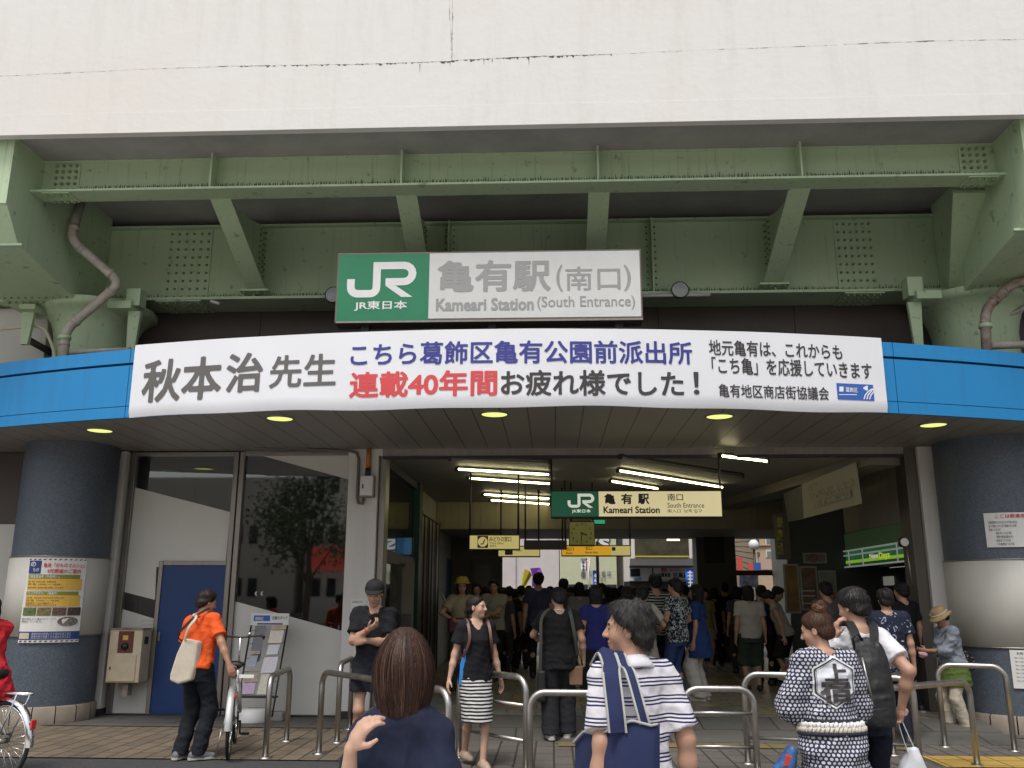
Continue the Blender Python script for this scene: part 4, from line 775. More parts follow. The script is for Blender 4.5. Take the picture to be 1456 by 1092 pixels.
mb = MB(); pl_ = stroke_poly([(-.45, -.45), (.05, -.42), (.42, .5)], .22); mb.add([(cx+p[0]*rr, 14.582, cz+p[1]*rr) for p in pl_], [(0, 1, 4, 5), (1, 2, 3, 4)]); mb.build("pictogram", M_ink, s2, fix=False)
lettering("みどりの窓口", pbox(696, 763, 727, 770, 14.6), f2, M_ink, s2, .015); lettering("Ticket Office", pbox(696, 771, 716, 774, 14.6), f2, M_ink, s2); lettering("售票处", pbox(696, 775, 706, 778, 14.6), f2, M_ink, s2)
s3 = hanging(708, 776, 768, 792, 17., ((708, 770, M_yelit),), "yellow hanging sign with a ticket pictogram, just below the black board", (712, 766), zt=3.62)
q = pbox(718, 780, 729, 789, 17.); MB().box((q[0], 16.988, q[1]), (q[2], 16.993, q[3])).build("pictogram", M_ink, s3); f3 = facing(16.988)
lettering("Tickets", pbox(732, 781, 742, 784, 17.), f3, M_ink, s3)
s4 = hanging(745, 768, 806, 781, 15.6, (), "plain black hanging board between the yellow signs and the clock", (747, 804))
s5 = hanging(798, 775, 897, 791, 16.6, ((798, 868, M_orlit), (868, 899, M_yelit)), "long orange and yellow exit guide sign hanging under the clock", (800, 896))
f5 = facing(16.588)
for s, bx in (("出口", (805, 778, 816, 783)), ("Exit", (805, 785, 814, 788)), ("北口", (832, 777, 842, 782)), ("North Exit", (832, 784, 850, 787))): lettering(s, pbox(*bx, 16.6), f5, M_ink, s5, .012)
q = pbox(870, 778, 875, 783, 16.6); MB().box((q[0], 16.588, q[1]), (q[2], 16.593, q[3])).build("pictogram", M_ink, s5)
ck = hanging(809, 741, 846, 776, 15.8, ((809, 848, lit("lit_clock_face", (.10, .10, .022), .5)),), "square clock with olive face hanging under the lit station sign", (812, 843), .2, cat="clock")
q = pbox(809, 741, 846, 776, 15.8); cx, cz, hw = (q[0]+q[2])/2, (q[1]+q[3])/2, (q[2]-q[0])/2
for k in range(12): a = k*pi/6; lettering(str(k or 12), (cx+.74*hw*sin(a)-.09*hw, cz+.74*hw*cos(a)-.1*hw, cx+.74*hw*sin(a)+.09*hw, cz+.74*hw*cos(a)+.1*hw), facing(15.79), M_ink, ck, .03, mono=True, name="numeral")
for a, l, wd in ((rad(107), .42, .05), (rad(188), .62, .035)): d = np.array([sin(a), 0, cos(a)])*hw; c = np.array([cx, 15.786, cz]); MB().beam(c-d*.12, c+d*l, .004, wd*hw*2, (d[2], 0, -d[0])).build("hand", M_black, ck)
ex = hanging(840, 738, 861, 746, 18.2, ((840, 862, lit("lit_exit_green", (.02, .32, .16), .7)),), "small glowing green emergency exit sign beside the clock top", (850,))
# ticket office behind glass, left wall of the hall
XW = -2.47; TY0, TY1 = 13.02, 15.9
to = empty("ticket_office_window", (XW, 14.5, 0), "glazed ticket office side wall with dark transom along the hall's left side", "window")
zt = atx(580, 790, XW)[2]; 
MB().quad((XW, TY0, .05), (XW, TY1, .05), (XW, TY1, 3.5), (XW, TY0, 3.5)).build("glass_pane", M_glass, to, fix=False)
zz = atx(575, 795, XW)[2]; mb = MB(); mb.box((XW-.04, TY0, zz-.12), (XW+.04, TY1, zz+.06)); mb.box((XW-.04, TY0, .0), (XW+.04, TY1, .12)); mb.box((XW-.04, TY0, 3.5), (XW+.04, TY1, 3.62)); mb.build("frame", M_black, to)
MB().box((XW-.05, 13.02, .0), (XW+.05, 13.06, 3.62)).build("frame", M_alu, to)
MB().box((XW-.06, 15.9, 0), (XW+.10, 16.25, 3.62)).build("post", mat("dark_green_post", (.008, .05, .032), .4), to)
mo = empty("wall_monitor", atx(570, 778, -2.8), "blue lit monitor behind the ticket office glass over the man in the cap", "monitor"); b = pbox(545, 763, 587, 790, 14.9)
MB().box((b[0], 14.9, b[1]), (b[2], 14.96, b[3])).build("casing", M_black, mo); MB().box((b[0]+.02, 14.893, b[1]+.02), (b[2]-.02, 14.899, b[3]-.02)).build("screen", mat("blue_screen", (.03, .09, .17), .4, var=.7, vs=7, emit=(.03, .10, .19), es=.35), mo)
wp = empty("portrait_poster", at(570, 860, 14.8), "large poster of a dark haired face behind the ticket office glass beside the cap man", "poster"); b = pbox(545, 800, 588, 905, 14.8); w_, h_ = b[2]-b[0], b[3]-b[1]
MB().box((b[0], 14.8, b[1]), (b[2], 14.82, b[3])).build("sheet", mat("poster_cream", (.22, .21, .15), .6), wp)
def disc(cx, cz, rx, rz, y, m, par, nm="print"): mb = MB(); mb.add([(cx+rx*cos(a), y, cz+rz*sin(a)) for a in np.linspace(0, 2*pi, 28)[:-1]], [tuple(range(27))]); return mb.build(nm, m, par, fix=False)
disc(b[0]+.34*w_, b[1]+.72*h_, .22*w_, .26*h_, 14.797, mat("poster_hair", (.02, .012, .01), .6), wp); disc(b[0]+.28*w_, b[1]+.66*h_, .15*w_, .17*h_, 14.794, mat("poster_skin", (.30, .16, .10), .6), wp)
MB().box((b[0]+.5*w_, 14.793, b[1]+.05*h_), (b[2]-.05*w_, 14.799, b[1]+.3*h_)).build("print", M_print("grid", (.12, .12, .11), 40), wp)
# shiny folded gate and boards along the left wall
ga = empty("folding_gate", (XW, 17.5, 0), "folded metal gate of shiny vertical slats standing along the hall's left wall", "gate"); mb = MB(); y = 16.4; zg = atx(612, 742, XW)[2]
i = 0
while y < 18.9:
    k = .05*(i % 2); mb.add([(XW+.04+k, y, .03), (XW+.09-k, y+.11, .03), (XW+.09-k, y+.11, zg), (XW+.04+k, y, zg)], [(0, 1, 2, 3)], (i*7 % 5) % 3); y += .11; i += 1
mb.build("slats", [M_inst, mat("dark_slat", (.05, .048, .045), .3, metal=.8), mat("brown_slat", (.12, .085, .06), .35, metal=.5)], ga, fix=False); MB().box((XW, 16.35, zg), (XW+.12, 18.95, zg+.06)).build("track", M_inst, ga)
def wallpanel(name, y0, y1, z0, z1, m, label, cat, X=None, d=.03):
    X = XW-.05 if X is None else X; s_ = 1 if X < 0 else -1; return tag(MB().box((min(X, X+s_*d), y0, z0), (max(X, X+s_*d), y1, z1)).build(name, m, bevel=.004), label, cat)
wallpanel("wall_board", 18.95, 21.2, 1.75, 2.75, mat("grey_board", (.28, .27, .26), .5, var=.1), "pale grey ribbed board on the hall's left wall behind the gate", "board")
wallpanel("wall_poster", 21.3, 22.2, 1.2, 2.5, M_print("bluewall", (.04, .09, .22), 6), "blue poster on the hall's left wall above the person in the yellow hat", "poster")
c = at(640, 835, 18.); bl = empty("cane", (c[0], 18, .6), "pale slanted pole leaning near the folded gate", "pole"); MB().tube([at(628, 845, 17.6), at(640, 866, 17.6)], .02, 8).build("shaft", M_cream, bl)
wd_ = empty("service_door", at(685, 860, 22.28), "dark double door under the yellow ticket sign at the hall's far left", "door"); b = pbox(668, 795, 706, 905, 22.28); MB().box((b[0], 22.26, .02), (b[2], 22.299, b[3])).build("leaf", mat("dark_door", (.045, .045, .043), .4), wd_)
b2 = pbox(674, 803, 697, 840, 22.2); MB().box((b2[0], 22.25, b2[1]), (b2[2], 22.259, b2[3])).build("pane", mat("dull_pane", (.10, .10, .095), .25), wd_)
# shop on the right wall
XN = 5.28; ya, yb = atx(1187, 800, XN)[1], 12.98
def zN(y_far, y_near): return atx(1190, y_far, XN)[2]
nd = empty("shop_front", (XN, 14.5, 0), "convenience shop front with green glass fascia along the hall's right side", "shop")
zt0, zs1, zs0 = atx(1190, 762, XN)[2], atx(1190, 786, XN)[2], atx(1190, 808, XN)[2]
MB().box((XN, yb, zs1), (XN+.05, ya, zt0)).build("upper_panel", lit("dim_green_panel", (.040, .068, .030), .22), nd)
MB().box((XN, yb, zs0), (XN+.05, ya, zs1-.004)).build("fascia", lit("dark_green_fascia", (.012, .085, .035), .5), nd)
MB().box((XN-.008, yb, zs0+.06), (XN-.001, ya, zs0+.11)).build("stripe", lit("lime_stripe", (.22, .36, .02), .6), nd)
mb = MB(); 
for z in (zs0, zs1, zs1-.08): mb.tube([(XN-.03, yb, z), (XN-.03, ya, z)], .014, 8)
for x in (1189, 1210, 1230, 1280): y = atx(x, 800, XN)[1]; mb.tube([(XN-.03, y, zs0), (XN-.03, y, zs1)], .012, 8)
mb.build("frame_bars", lit("glow_white_bar", (.42, .45, .40), .25), nd)  # plain white bars, not lamps; a faint glow added to brighten them
fN = lambda u, v: (XN-.012, -u, v)
y0, y1 = atx(1238, 800, XN)[1], atx(1267, 800, XN)[1]; ym = atx(1251, 800, XN)[1]; v0, v1 = zs0+.10, zs1-.10
lettering("New", (-y0, v0, -ym, v1), fN, lit("sign_white_lit", (.6, .62, .55), .5), nd, .035); lettering("Days", (-ym+.02, v0-.04, -y1, v1), fN, lit("sign_lime_lit", (.42, .55, .05), .6), nd, .035)
MB().box((XN+.9, yb, 0), (XN+1., ya, zs0)).build("back_shelf", M_print("goods", (.07, .065, .055), 9, .95), nd)
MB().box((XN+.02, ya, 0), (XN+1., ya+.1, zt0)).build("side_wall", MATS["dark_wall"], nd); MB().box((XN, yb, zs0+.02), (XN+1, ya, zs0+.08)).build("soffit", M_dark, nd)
for k, y in enumerate((13.3, 14.1, 14.8)): MB().box((XN+.25, y, 0), (XN+.6, y+.5, 1.15+.1*k)).build("counter", M_print("counter", (.11, .09, .07), 14, .8), nd)
for x, y in ((1240, 823), (1262, 826)): b = atx(x, y, XN+.88); MB().box((XN+.86, b[1]-.3, b[2]-.08), (XN+.89, b[1]+.3, b[2]+.08)).build("light_box", lit("dim_light_box", (.25, .26, .22), .4), nd)
rc = empty("round_gauge", at(1285, 771, 12.55), "small round gauge with hanging chain on the shutter post by the shop", "gauge"); c = at(1285, 771, 12.55); MB().lathe(c, [(.001, -.03), (.06, -.03), (.07, .0), (.07, .04)], 20, axis='y').build("case", M_dark, rc); disc(c[0], c[2], .055, .055, 12.517, M_paper, rc, "dial"); MB().tube([c+[.03, 0, -.06], c+[.06, 0, -.6]], .008, 6).build("chain", M_inst, rc)
# hanging cloth banner, upright signs and notices
def cloth(px4, Y4, m, d=.02): P = [at(x, y, Y) for (x, y), Y in zip(px4, Y4)]; mb = MB(); mb.prism(P, (d, d*.3, 0)); return mb
cb = empty("cloth_banner", at(1180, 700, 13.9), "white cloth sign hanging along the ceiling beam before the shop", "banner")
cloth([(1140, 689), (1216, 657), (1224, 716), (1143, 737)], (14.9, 13.0, 13.0, 14.9), mat("dull_white_cloth", (.42, .40, .31), .8)).build("sheet", MATS["dull_white_cloth"], cb)
for i, (x0, x1, f0) in enumerate(((1150, 1208, .30), (1152, 1214, .55), (1158, 1210, .8))):
    def P(x): 
        t = (x-1140)/80; Y = 14.9-1.9*t; yt = 689-32*t; yb_ = 737-21*t; return (x, yt+(yb_-yt)*f0, Y)
    a, b = P(x0), P(x1); A, B = at(a[0], a[1], a[2]-.03), at(b[0], b[1], b[2]-.03); mb = MB(); mb.quad(A, B, B+[0, 0, .11], A+[0, 0, .11]); mb.build("print", mat("faint_print", (.40, .38, .30), .8, var=.55, vs=16, stretch=(1, 1, .8)), cb, fix=False)
tag(cloth([(1114, 702), (1140, 690), (1143, 738), (1120, 742)], (15.9, 14.95, 14.95, 15.9), None).build("grey_sign", mat("dull_sign", (.13, .125, .11), .6, var=.3, vs=12)), "dull grey sign panel hung behind the white cloth's far end", "sign")
vs_ = empty("upright_sign", at(1112, 760, 16.), "narrow upright sign with yellow characters hanging at the far end of the beam", "sign"); b = pbox(1105, 731, 1123, 795, 16.1); MB().box((b[0], 16.1, b[1]), (b[2], 16.3, b[3])).build("box", mat("upright_box", (.09, .08, .065), .6), vs_)
for i in range(3): q = pbox(1105, 734+19*i, 1113, 750+19*i, 16.1); MB().box((q[0], 16.09, q[1]), (q[2], 16.099, q[3])).build("print", mat("yellow_print", (.30, .29, .05), .6, var=.95, vs=18), vs_)
WR = 16.48
for x0, y0, x1, y1, m, lab in ((1142, 786, 1175, 801, M_print("smoke", (.17, .15, .14), 9, .3), "small white no smoking sign above the orange posters"), (1115, 802, 1137, 872, M_print("ochre", (.20, .11, .02), 5, .5), "ochre yellow poster in a pale frame on the dark wall"), (1138, 805, 1163, 868, M_print("redpost", (.16, .09, .06), 12, .6), "reddish grid poster between the ochre poster and the white notice"), (1165, 811, 1190, 872, M_print("whitepost", (.22, .22, .20), 10, .3), "white no smoking notice beside the shop corner")):
    b = pbox(x0, y0, x1, y1, WR); e = empty("wall_notice", (b[0], WR, b[1]), lab, "notice"); MB().box((b[0], WR-.02, b[1]), (b[2], WR+.019, b[3])).build("frame", mat("notice_frame", (.28, .27, .22), .5), e); MB().box((b[0]+.03, WR-.026, b[1]+.03), (b[2]-.03, WR-.021, b[3]-.03)).build("sheet", m, e)
    if "smoking" in lab:
        cx, cz, rr = (b[0]+.17, (b[1]+b[3])/2, .075) if "small" in lab else ((b[0]+b[2])/2, b[1]+.3, .11)
        mb = MB(); n = 24; mb.add([(cx+r*cos(2*pi*i/n), WR-.03, cz+r*sin(2*pi*i/n)) for r in (rr*.75, rr) for i in range(n)], [(i, (i+1) % n, n+(i+1) % n, n+i) for i in range(n)]); mb.quad((cx-rr*.6, WR-.032, cz+rr*.5), (cx-rr*.5, WR-.032, cz+rr*.6), (cx+rr*.6, WR-.032, cz-rr*.5), (cx+rr*.5, WR-.032, cz-rr*.6)); mb.build("ring", mat("sign_red_ring", (.30, .03, .03), .6), e, fix=False)
tk = empty("counter_frame", at(1150, 860, 16.2), "small white framed board below the reddish poster", "board"); b = pbox(1139, 840, 1159, 858, 16.2); mb = MB(); 
for z in (b[1], b[1]+.13, b[3]): mb.beam((b[0], 16.2, z), (b[2], 16.2, z), .02, .02)
for x in (b[0], b[2]): mb.beam((x, 16.2, b[1]), (x, 16.2, b[3]), .02, .02)
mb.build("frame", M_inst, tk)
pb = pbox(1002, 752, 1030, 800, 21.9); o = MB().box((pb[0], 21.93, pb[1]), (pb[2], 21.995, pb[3])).build("dark_sign", M_print("dim", (.035, .035, .033), 8, .5)); tag(o, "dim dark sign on the pier between the two far openings", "sign")
# ------------------------------------------------------------------ street beyond the far exit
sheet("north_street", -40, 23.6, 60, 90, .0, mat("street_paving", (.07, .068, .066), .8, var=.2, vs=2))
BY = 40.
def bld(name, x0, x1, m, label, ztop=14., Y=BY, dep=8.):
    a, b = at(x0, 820, Y)[0], at(x1, 820, Y)[0]; e = empty(name, ((a+b)/2, Y, 0), label, "building"); MB().box((a, Y, 0), (b, Y+dep, ztop)).build("wall", m, e); return e
def bx_(e, x0, y0, x1, y1, m, nm, d=.05, Y=BY, proud=.0): b = pbox(x0, y0, x1, y1, Y); return MB().box((b[0], Y-d-proud, b[1]), (b[2], Y-.003-proud, b[3])).build(nm, m, e)
b1 = bld("pink_building", 690, 795, mat("pink_plaster", (.60, .545, .53), .7, var=.06), "pinkish white building wall seen through the far exit above the crowd")
bx_(b1, 733, 790, 734.5, 862, M_deck, "seam"); bx_(b1, 727, 854, 794, 872, mat("salmon_band", (.55, .22, .12), .6), "awning_band", .3); bx_(b1, 713, 850, 793, 854.5, M_white, "rail", .32)
bx_(b1, 714, 835, 722, 845, mat("dark_panel", (.05, .05, .05), .5), "panel", .1)
b2 = bld("bookshop_building", 796, 877, mat("pale_green_board", (.55, .56, .38), .6, var=.05), "pale green bookshop wall with blue grey characters seen through the far exit")
fB = facing(BY-.06)
lettering("S", pbox(849, 763, 869, 784, BY), facing(BY-.05), M_ink, b2, .075); lettering("S", pbox(851, 765, 867, 782, BY), facing(BY-.075), M_white, b2, .045)
for s, bx in (("堂", (847, 812, 853, 819)), ("書", (855, 812, 861, 819)), ("店", (863, 812, 869, 819)), ("31", (853, 821, 861, 826)), ("区", (836, 812, 842, 819))): lettering(s, pbox(*bx, BY), fB, mat("bluegrey_letters", (.16, .19, .20), .6), b2, .02)
bx_(b2, 796, 831, 877, 875, M_dark, "shop_opening", .04)
b4 = bld("narrow_building", 877, 887, mat("narrow_dark_wall", (.10, .09, .08), .6, var=.4, vs=2), "dark narrow gap building between the bookshop and the white shop", 10, BY+.5)
b3 = bld("white_shop_building", 887, 990, mat("white_render", (.60, .55, .50), .7, var=.05), "white shop building with a wide upper window and black awning past the far exit")
bx_(b3, 896, 762, 981, 797, mat("white_frame", (.70, .67, .6), .5), "window_frame", .5); bx_(b3, 901, 766, 977, 793, mat("dim_shop_glass", (.075, .07, .045), .2, var=.6, vs=.9), "window_pane", .02, proud=.5)
bx_(b3, 901, 791, 977, 793, mat("yellow_sill", (.50, .42, .06), .5), "window_sill", .03, proud=.53)
bx_(b3, 946, 767, 964, 770, mat("shop_lamp", (.9, .8, .5), .4, emit=(1, .85, .5), es=1.5), "lamp", .03, proud=.53)
q = [at(x, y, Y) for x, y, Y in ((896, 794, 39.5), (985, 794, 39.5), (986, 804, 38.6), (895, 804, 38.6))]; mb = MB(); mb.prism(q, (0, .05, -.1)); mb.build("awning", mat("black_awning", (.035, .033, .032), .7), b3)
bx_(b3, 894, 804, 926, 826, M_white, "sign_board", .3); bx_(b3, 895, 809, 909, 820, M_black, "sign_panel", .02, proud=.3); bx_(b3, 895, 804.5, 925, 808, mat("pale_yellow_print", (.55, .48, .2), .6), "sign_panel", .02, proud=.3); bx_(b3, 901, 822, 911, 825, mat("cyan_print", (.05, .35, .55), .6), "sign_panel", .02, proud=.3); bx_(b3, 919, 804.5, 924, 808, M_inkb, "sign_panel", .03, proud=.3)
bx_(b3, 928, 805, 988, 823, M_white, "sign_board", .3); fW = facing(BY-.31)
lettering("熱烈", pbox(939, 807, 947, 814, BY), fW, M_inkr, b3, .03); lettering("中華食堂", pbox(935, 815, 952, 821, BY), fW, M_ink, b3, .03); lettering("日高屋", pbox(956, 814, 978, 822, BY), fW, M_ink, b3, .04); bx_(b3, 951, 806, 987, 813, mat("red_script_print", (.50, .16, .14), .6, var=.5, vs=3, var2=(.65, .55, .5)), "sign_panel", .012, proud=.3)
bx_(b3, 888, 827, 990, 900, mat("shop_dark_opening", (.04, .035, .03), .5, var=.8, vs=1.5), "shop_opening", .04)
def flag(x0, y0, x1, y1, Y, m, m2, lab, px0):
    Y += 5
    b = pbox(x0, y0, x1, y1, Y); e = empty("banner_flag", (b[0], Y, 0), lab, "flag"); mb = MB(); n = 8
    for i in range(n): 
        za, zb = b[3]-(b[3]-b[1])*i/n, b[3]-(b[3]-b[1])*(i+1)/n; ya, yb_ = Y+.05*sin(i), Y+.05*sin(i+1)
        mb.add([(b[0], ya, za), (b[2], ya+.06, za), (b[2], yb_+.06, zb), (b[0], yb_, zb)], [(0, 1, 2, 3)])
    mb.build("cloth", m, e, fix=False); X = at(px0, y0, Y+.1)[0]; MB().tube([(X, Y+.1, 0), (X, Y+.1, b[3]+.15)], .02, 8).build("pole", M_inst, e)
    mb = MB()
    for i in range(5): z = b[3]-(b[3]-b[1])*(.12+.17*i); xm = (b[0]+b[2])/2; wq = (b[2]-b[0])*.28; mb.box((xm-wq, Y-.07, z-.10), (xm+wq, Y-.065, z-.05)); mb.box((xm-.03, Y-.075, z-.13), (xm+.03, Y-.07, z))
    mb.build("print", m2, e)
M_flagb = mat("flag_blue", (.02, .12, .50), .7)
flag(843, 811, 851, 852, 30, M_flagb, M_white, "tall blue banner flag with white marks before the bookshop wall", 851); flag(975, 808, 987, 836, 33, M_flagb, M_white, "blue banner flag at the right edge of the white shop", 987)
flag(826, 794, 833, 824, 32, M_white, M_inkg, "white banner flag with a red strip before the bookshop wall", 836); flag(833, 794, 837, 812, 32.2, mat("flag_red", (.5, .03, .05), .7), M_white, "narrow red flag beside the white banner flag", 838)
pf = empty("purple_yellow_flag", at(760, 840, 27), "crumpled purple and yellow cloth held up above the crowd at the far exit", "flag")
for pts, m in (([(746, 809), (753, 812), (756, 818), (750, 828), (746, 840), (741, 838), (743, 820)], mat("flag_yellow", (.62, .52, .02), .7)), ([(754, 808), (768, 807), (772, 816), (766, 822), (761, 838), (757, 832), (757, 820)], mat("flag_purple", (.16, .03, .30), .7))):
    mb = MB(); mb.prism([at(x, y, 34+.12*sin(x)) for x, y in pts], (0, .06, 0)); mb.build("cloth", m, pf)
MB().tube([at(757, 815, 34.2), at(757, 850, 34.2)], .02, 6).build("pole", M_inst, pf)
sp_ = empty("sign_pole", at(849, 800, 26), "thin dark pole rising through the far exit between the clock and the bookshop", "pole"); MB().tube([at(849, 770, 26), [at(849, 770, 26)[0], 26, 0]], .045, 8).build("shaft", M_dark, sp_)
ap = bld("apartment_building", 1074, 1190, mat("apartment_beige", (.50, .38, .25), .7, var=.08), "beige apartment building with white framed windows through the right far opening", 13, 46)
for x0, y0, x1, y1 in ((1089, 763, 1100, 773), (1090, 784, 1098, 791)): bx_(ap, x0-1.5, y0-1.5, x1+1.5, y1+1.5, M_white, "window", .1, 46); bx_(ap, x0, y0, x1, y1, mat("grey_glass", (.2, .24, .25), .15), "pane", .02, 46, .1)
for x0, y0, x1, y1 in ((1076, 765, 1079, 774), (1077, 785, 1080, 792)): bx_(ap, x0, y0, x1, y1, mat("dark_slot", (.10, .08, .06), .5), "window", .05, 46)
bx_(ap, 1074, 775, 1112, 776.5, mat("brown_course", (.34, .24, .15), .7), "string_course", .1, 46); bx_(ap, 1079, 792, 1104, 810, mat("pinkish_wall", (.50, .36, .28), .7), "lower_wall", .06, 46)
ob = bld("grey_block", 1030, 1073, mat("bluegrey_block", (.25, .30, .36), .6, var=.5, vs=.8), "blue grey office block behind wires through the right far opening", 12, 58)
for i in range(4): 
    for k in range(3): bx_(ob, 1050+7*k, 762+9*i, 1055+7*k, 768+9*i, MATS["grey_glass"], "window", .05, 58)
def street_sign(x0, y0, x1, y1, Y, m, lab): b = pbox(x0, y0, x1, y1, Y); e = empty("street_sign", ((b[0]+b[2])/2, Y, 0), lab, "sign"); MB().box((b[0], Y, b[1]), (b[2], Y+.1, b[3])).build("board", m, e); MB().tube([((b[0]+b[2])/2, Y+.15, 0), ((b[0]+b[2])/2, Y+.15, b[3])], .04, 8).build("post", M_dark, e)
street_sign(1048, 792, 1056, 812, 36, mat("lantern_red", (.60, .10, .07), .5), "upright red sign at the left edge of the right far opening"); street_sign(1064, 800, 1072, 812, 37, mat("lantern_red", (.6, .1, .07)), "square red sign before the beige apartment building"); street_sign(1072, 800, 1082, 812, 36.5, mat("street_blue", (.05, .12, .40), .5, var=.4, vs=2), "blue and grey sign before the beige apartment building")
street_sign(1052, 818, 1078, 835, 27, M_print("anime", (.32, .34, .45), 6, .8), "colourful printed board above the heads in the right far opening")
o = MB().box((at(1044, 812, 24)[0], 24., at(1044, 818, 24)[2]), (at(1120, 812, 24)[0], 24.1, at(1044, 811, 24)[2])).build("red_rail", mat("dark_red_rail", (.10, .02, .015), .5)); tag(o, "dark red horizontal rail crossing the right far opening", "rail")
sl_ = empty("street_lamp", at(1071, 800, 38), "small street lamp with round white globe before the apartments", "street lamp"); c = at(1072, 780, 38); MB().tube([(c[0], 38, 0), (c[0], 38, c[2])], .05, 8).build("post", M_dark, sl_); MB().ball((c[0], 38, c[2]+.15), .22, 12, 8).build("globe", M_white, sl_)
wi = MB(); 
for i in range(7): wi.tube([at(1044, 765+6*i, 44), at(1075, 760+9*i, 44)], .02, 5)
wi.build("overhead_wires", M_dark); tag(COL.objects[-1], "tangle of overhead wires before the blue grey block", "wires")
# buildings facing the station across the square (they show in the glass)
for x0, x1, h, c, lab in ((-30, -16, 9, (.50, .44, .38), "brown office building across the square behind the viewer"), (-15.4, -2, 11, (.60, .57, .5), "tall pale building across the square with red shop signs"), (-1.4, 12, 8, (.35, .33, .32), "dark low building across the square"), (12.6, 30, 10, (.5, .5, .48), "grey building across the square on the right")):
    e = empty("facing_building", ((x0+x1)/2, -30, 0), lab, "building"); MB().box((x0, -40, 0), (x1, -30, h)).build("wall", mat("facing_wall_"+str(h), c, .8), e); mb = MB()
    for k in range(int(h/3.2)):
        for j in range(int((x1-x0)/2.4)): X = x0+.5+2.4*j+.2*sin(7*j+3*k); mb.box((X, -29.99, 1.6+3.2*k), (X+.55+.3*(j % 2), -29.95, 2.7+3.2*k)); mb.box((X+.95, -29.99, 1.6+3.2*k), (X+1.5, -29.95, 2.7+3.2*k))
    mb.build("window", mat("facing_glass", (.02, .025, .03), .1), e)
    MB().box((x0+.4, -29.4, 3.2), (x0+5, -29.2, 4.6)).build("sign_board", mat("lit_red_board", (.5, .06, .04), .5, emit=(.5, .06, .04), es=.5), e); MB().box((x0+5.4, -29.4, 3.4), (x0+7.6, -29.2, 4.4)).build("sign_board", mat("lit_cream_board", (.5, .5, .3), .5, emit=(.5, .5, .3), es=.3), e)
def street_tree(x, y, h, seed, lab):
    r = np.random.default_rng(seed); e = empty("street_tree", (x, y, 0), lab, "tree"); mb = MB(); mb.tube([(x, y, 0), (x+.1, y, h*.35), (x, y, h*.6)], [.16, .12, .06], 10)
    tips = []
    for i in range(9): a = r.uniform(0, 6.28); b0 = (x, y, h*r.uniform(.3, .55)); tp_ = (x+cos(a)*r.uniform(.6, 1.6), y+sin(a)*r.uniform(.6, 1.6), h*r.uniform(.55, .92)); mb.tube([b0, tp_], [.06, .015], 6); tips.append(tp_)
    mb.build("trunk", mat("bark", (.09, .07, .05), .9, var=.4, vs=8, bump=.5), e); vs, fs = [], []
    for t in tips*3:
        c = np.array(t)+r.normal(size=3)*.4
        for _ in range(110): p_ = c+r.normal(size=3)*.42; u_ = nrm(r.normal(size=3))*r.uniform(.06, .13); v_ = nrm(np.cross(u_, r.normal(size=3)))*.06; b_ = len(vs); vs += [p_-u_, p_+v_, p_+u_, p_-v_]; fs.append((b_, b_+1, b_+2, b_+3))
    q_ = MB(); q_.add(vs, fs); q_.build("crown", mat("leaf_green", (.055, .095, .028), .6, var=.5, vs=2), e, fix=False)
street_tree(-9.5, -9, 6.5, 1, "bushy street tree standing across the square at the left"); street_tree(-5.2, -11, 7, 2, "taller street tree across the square near the middle")
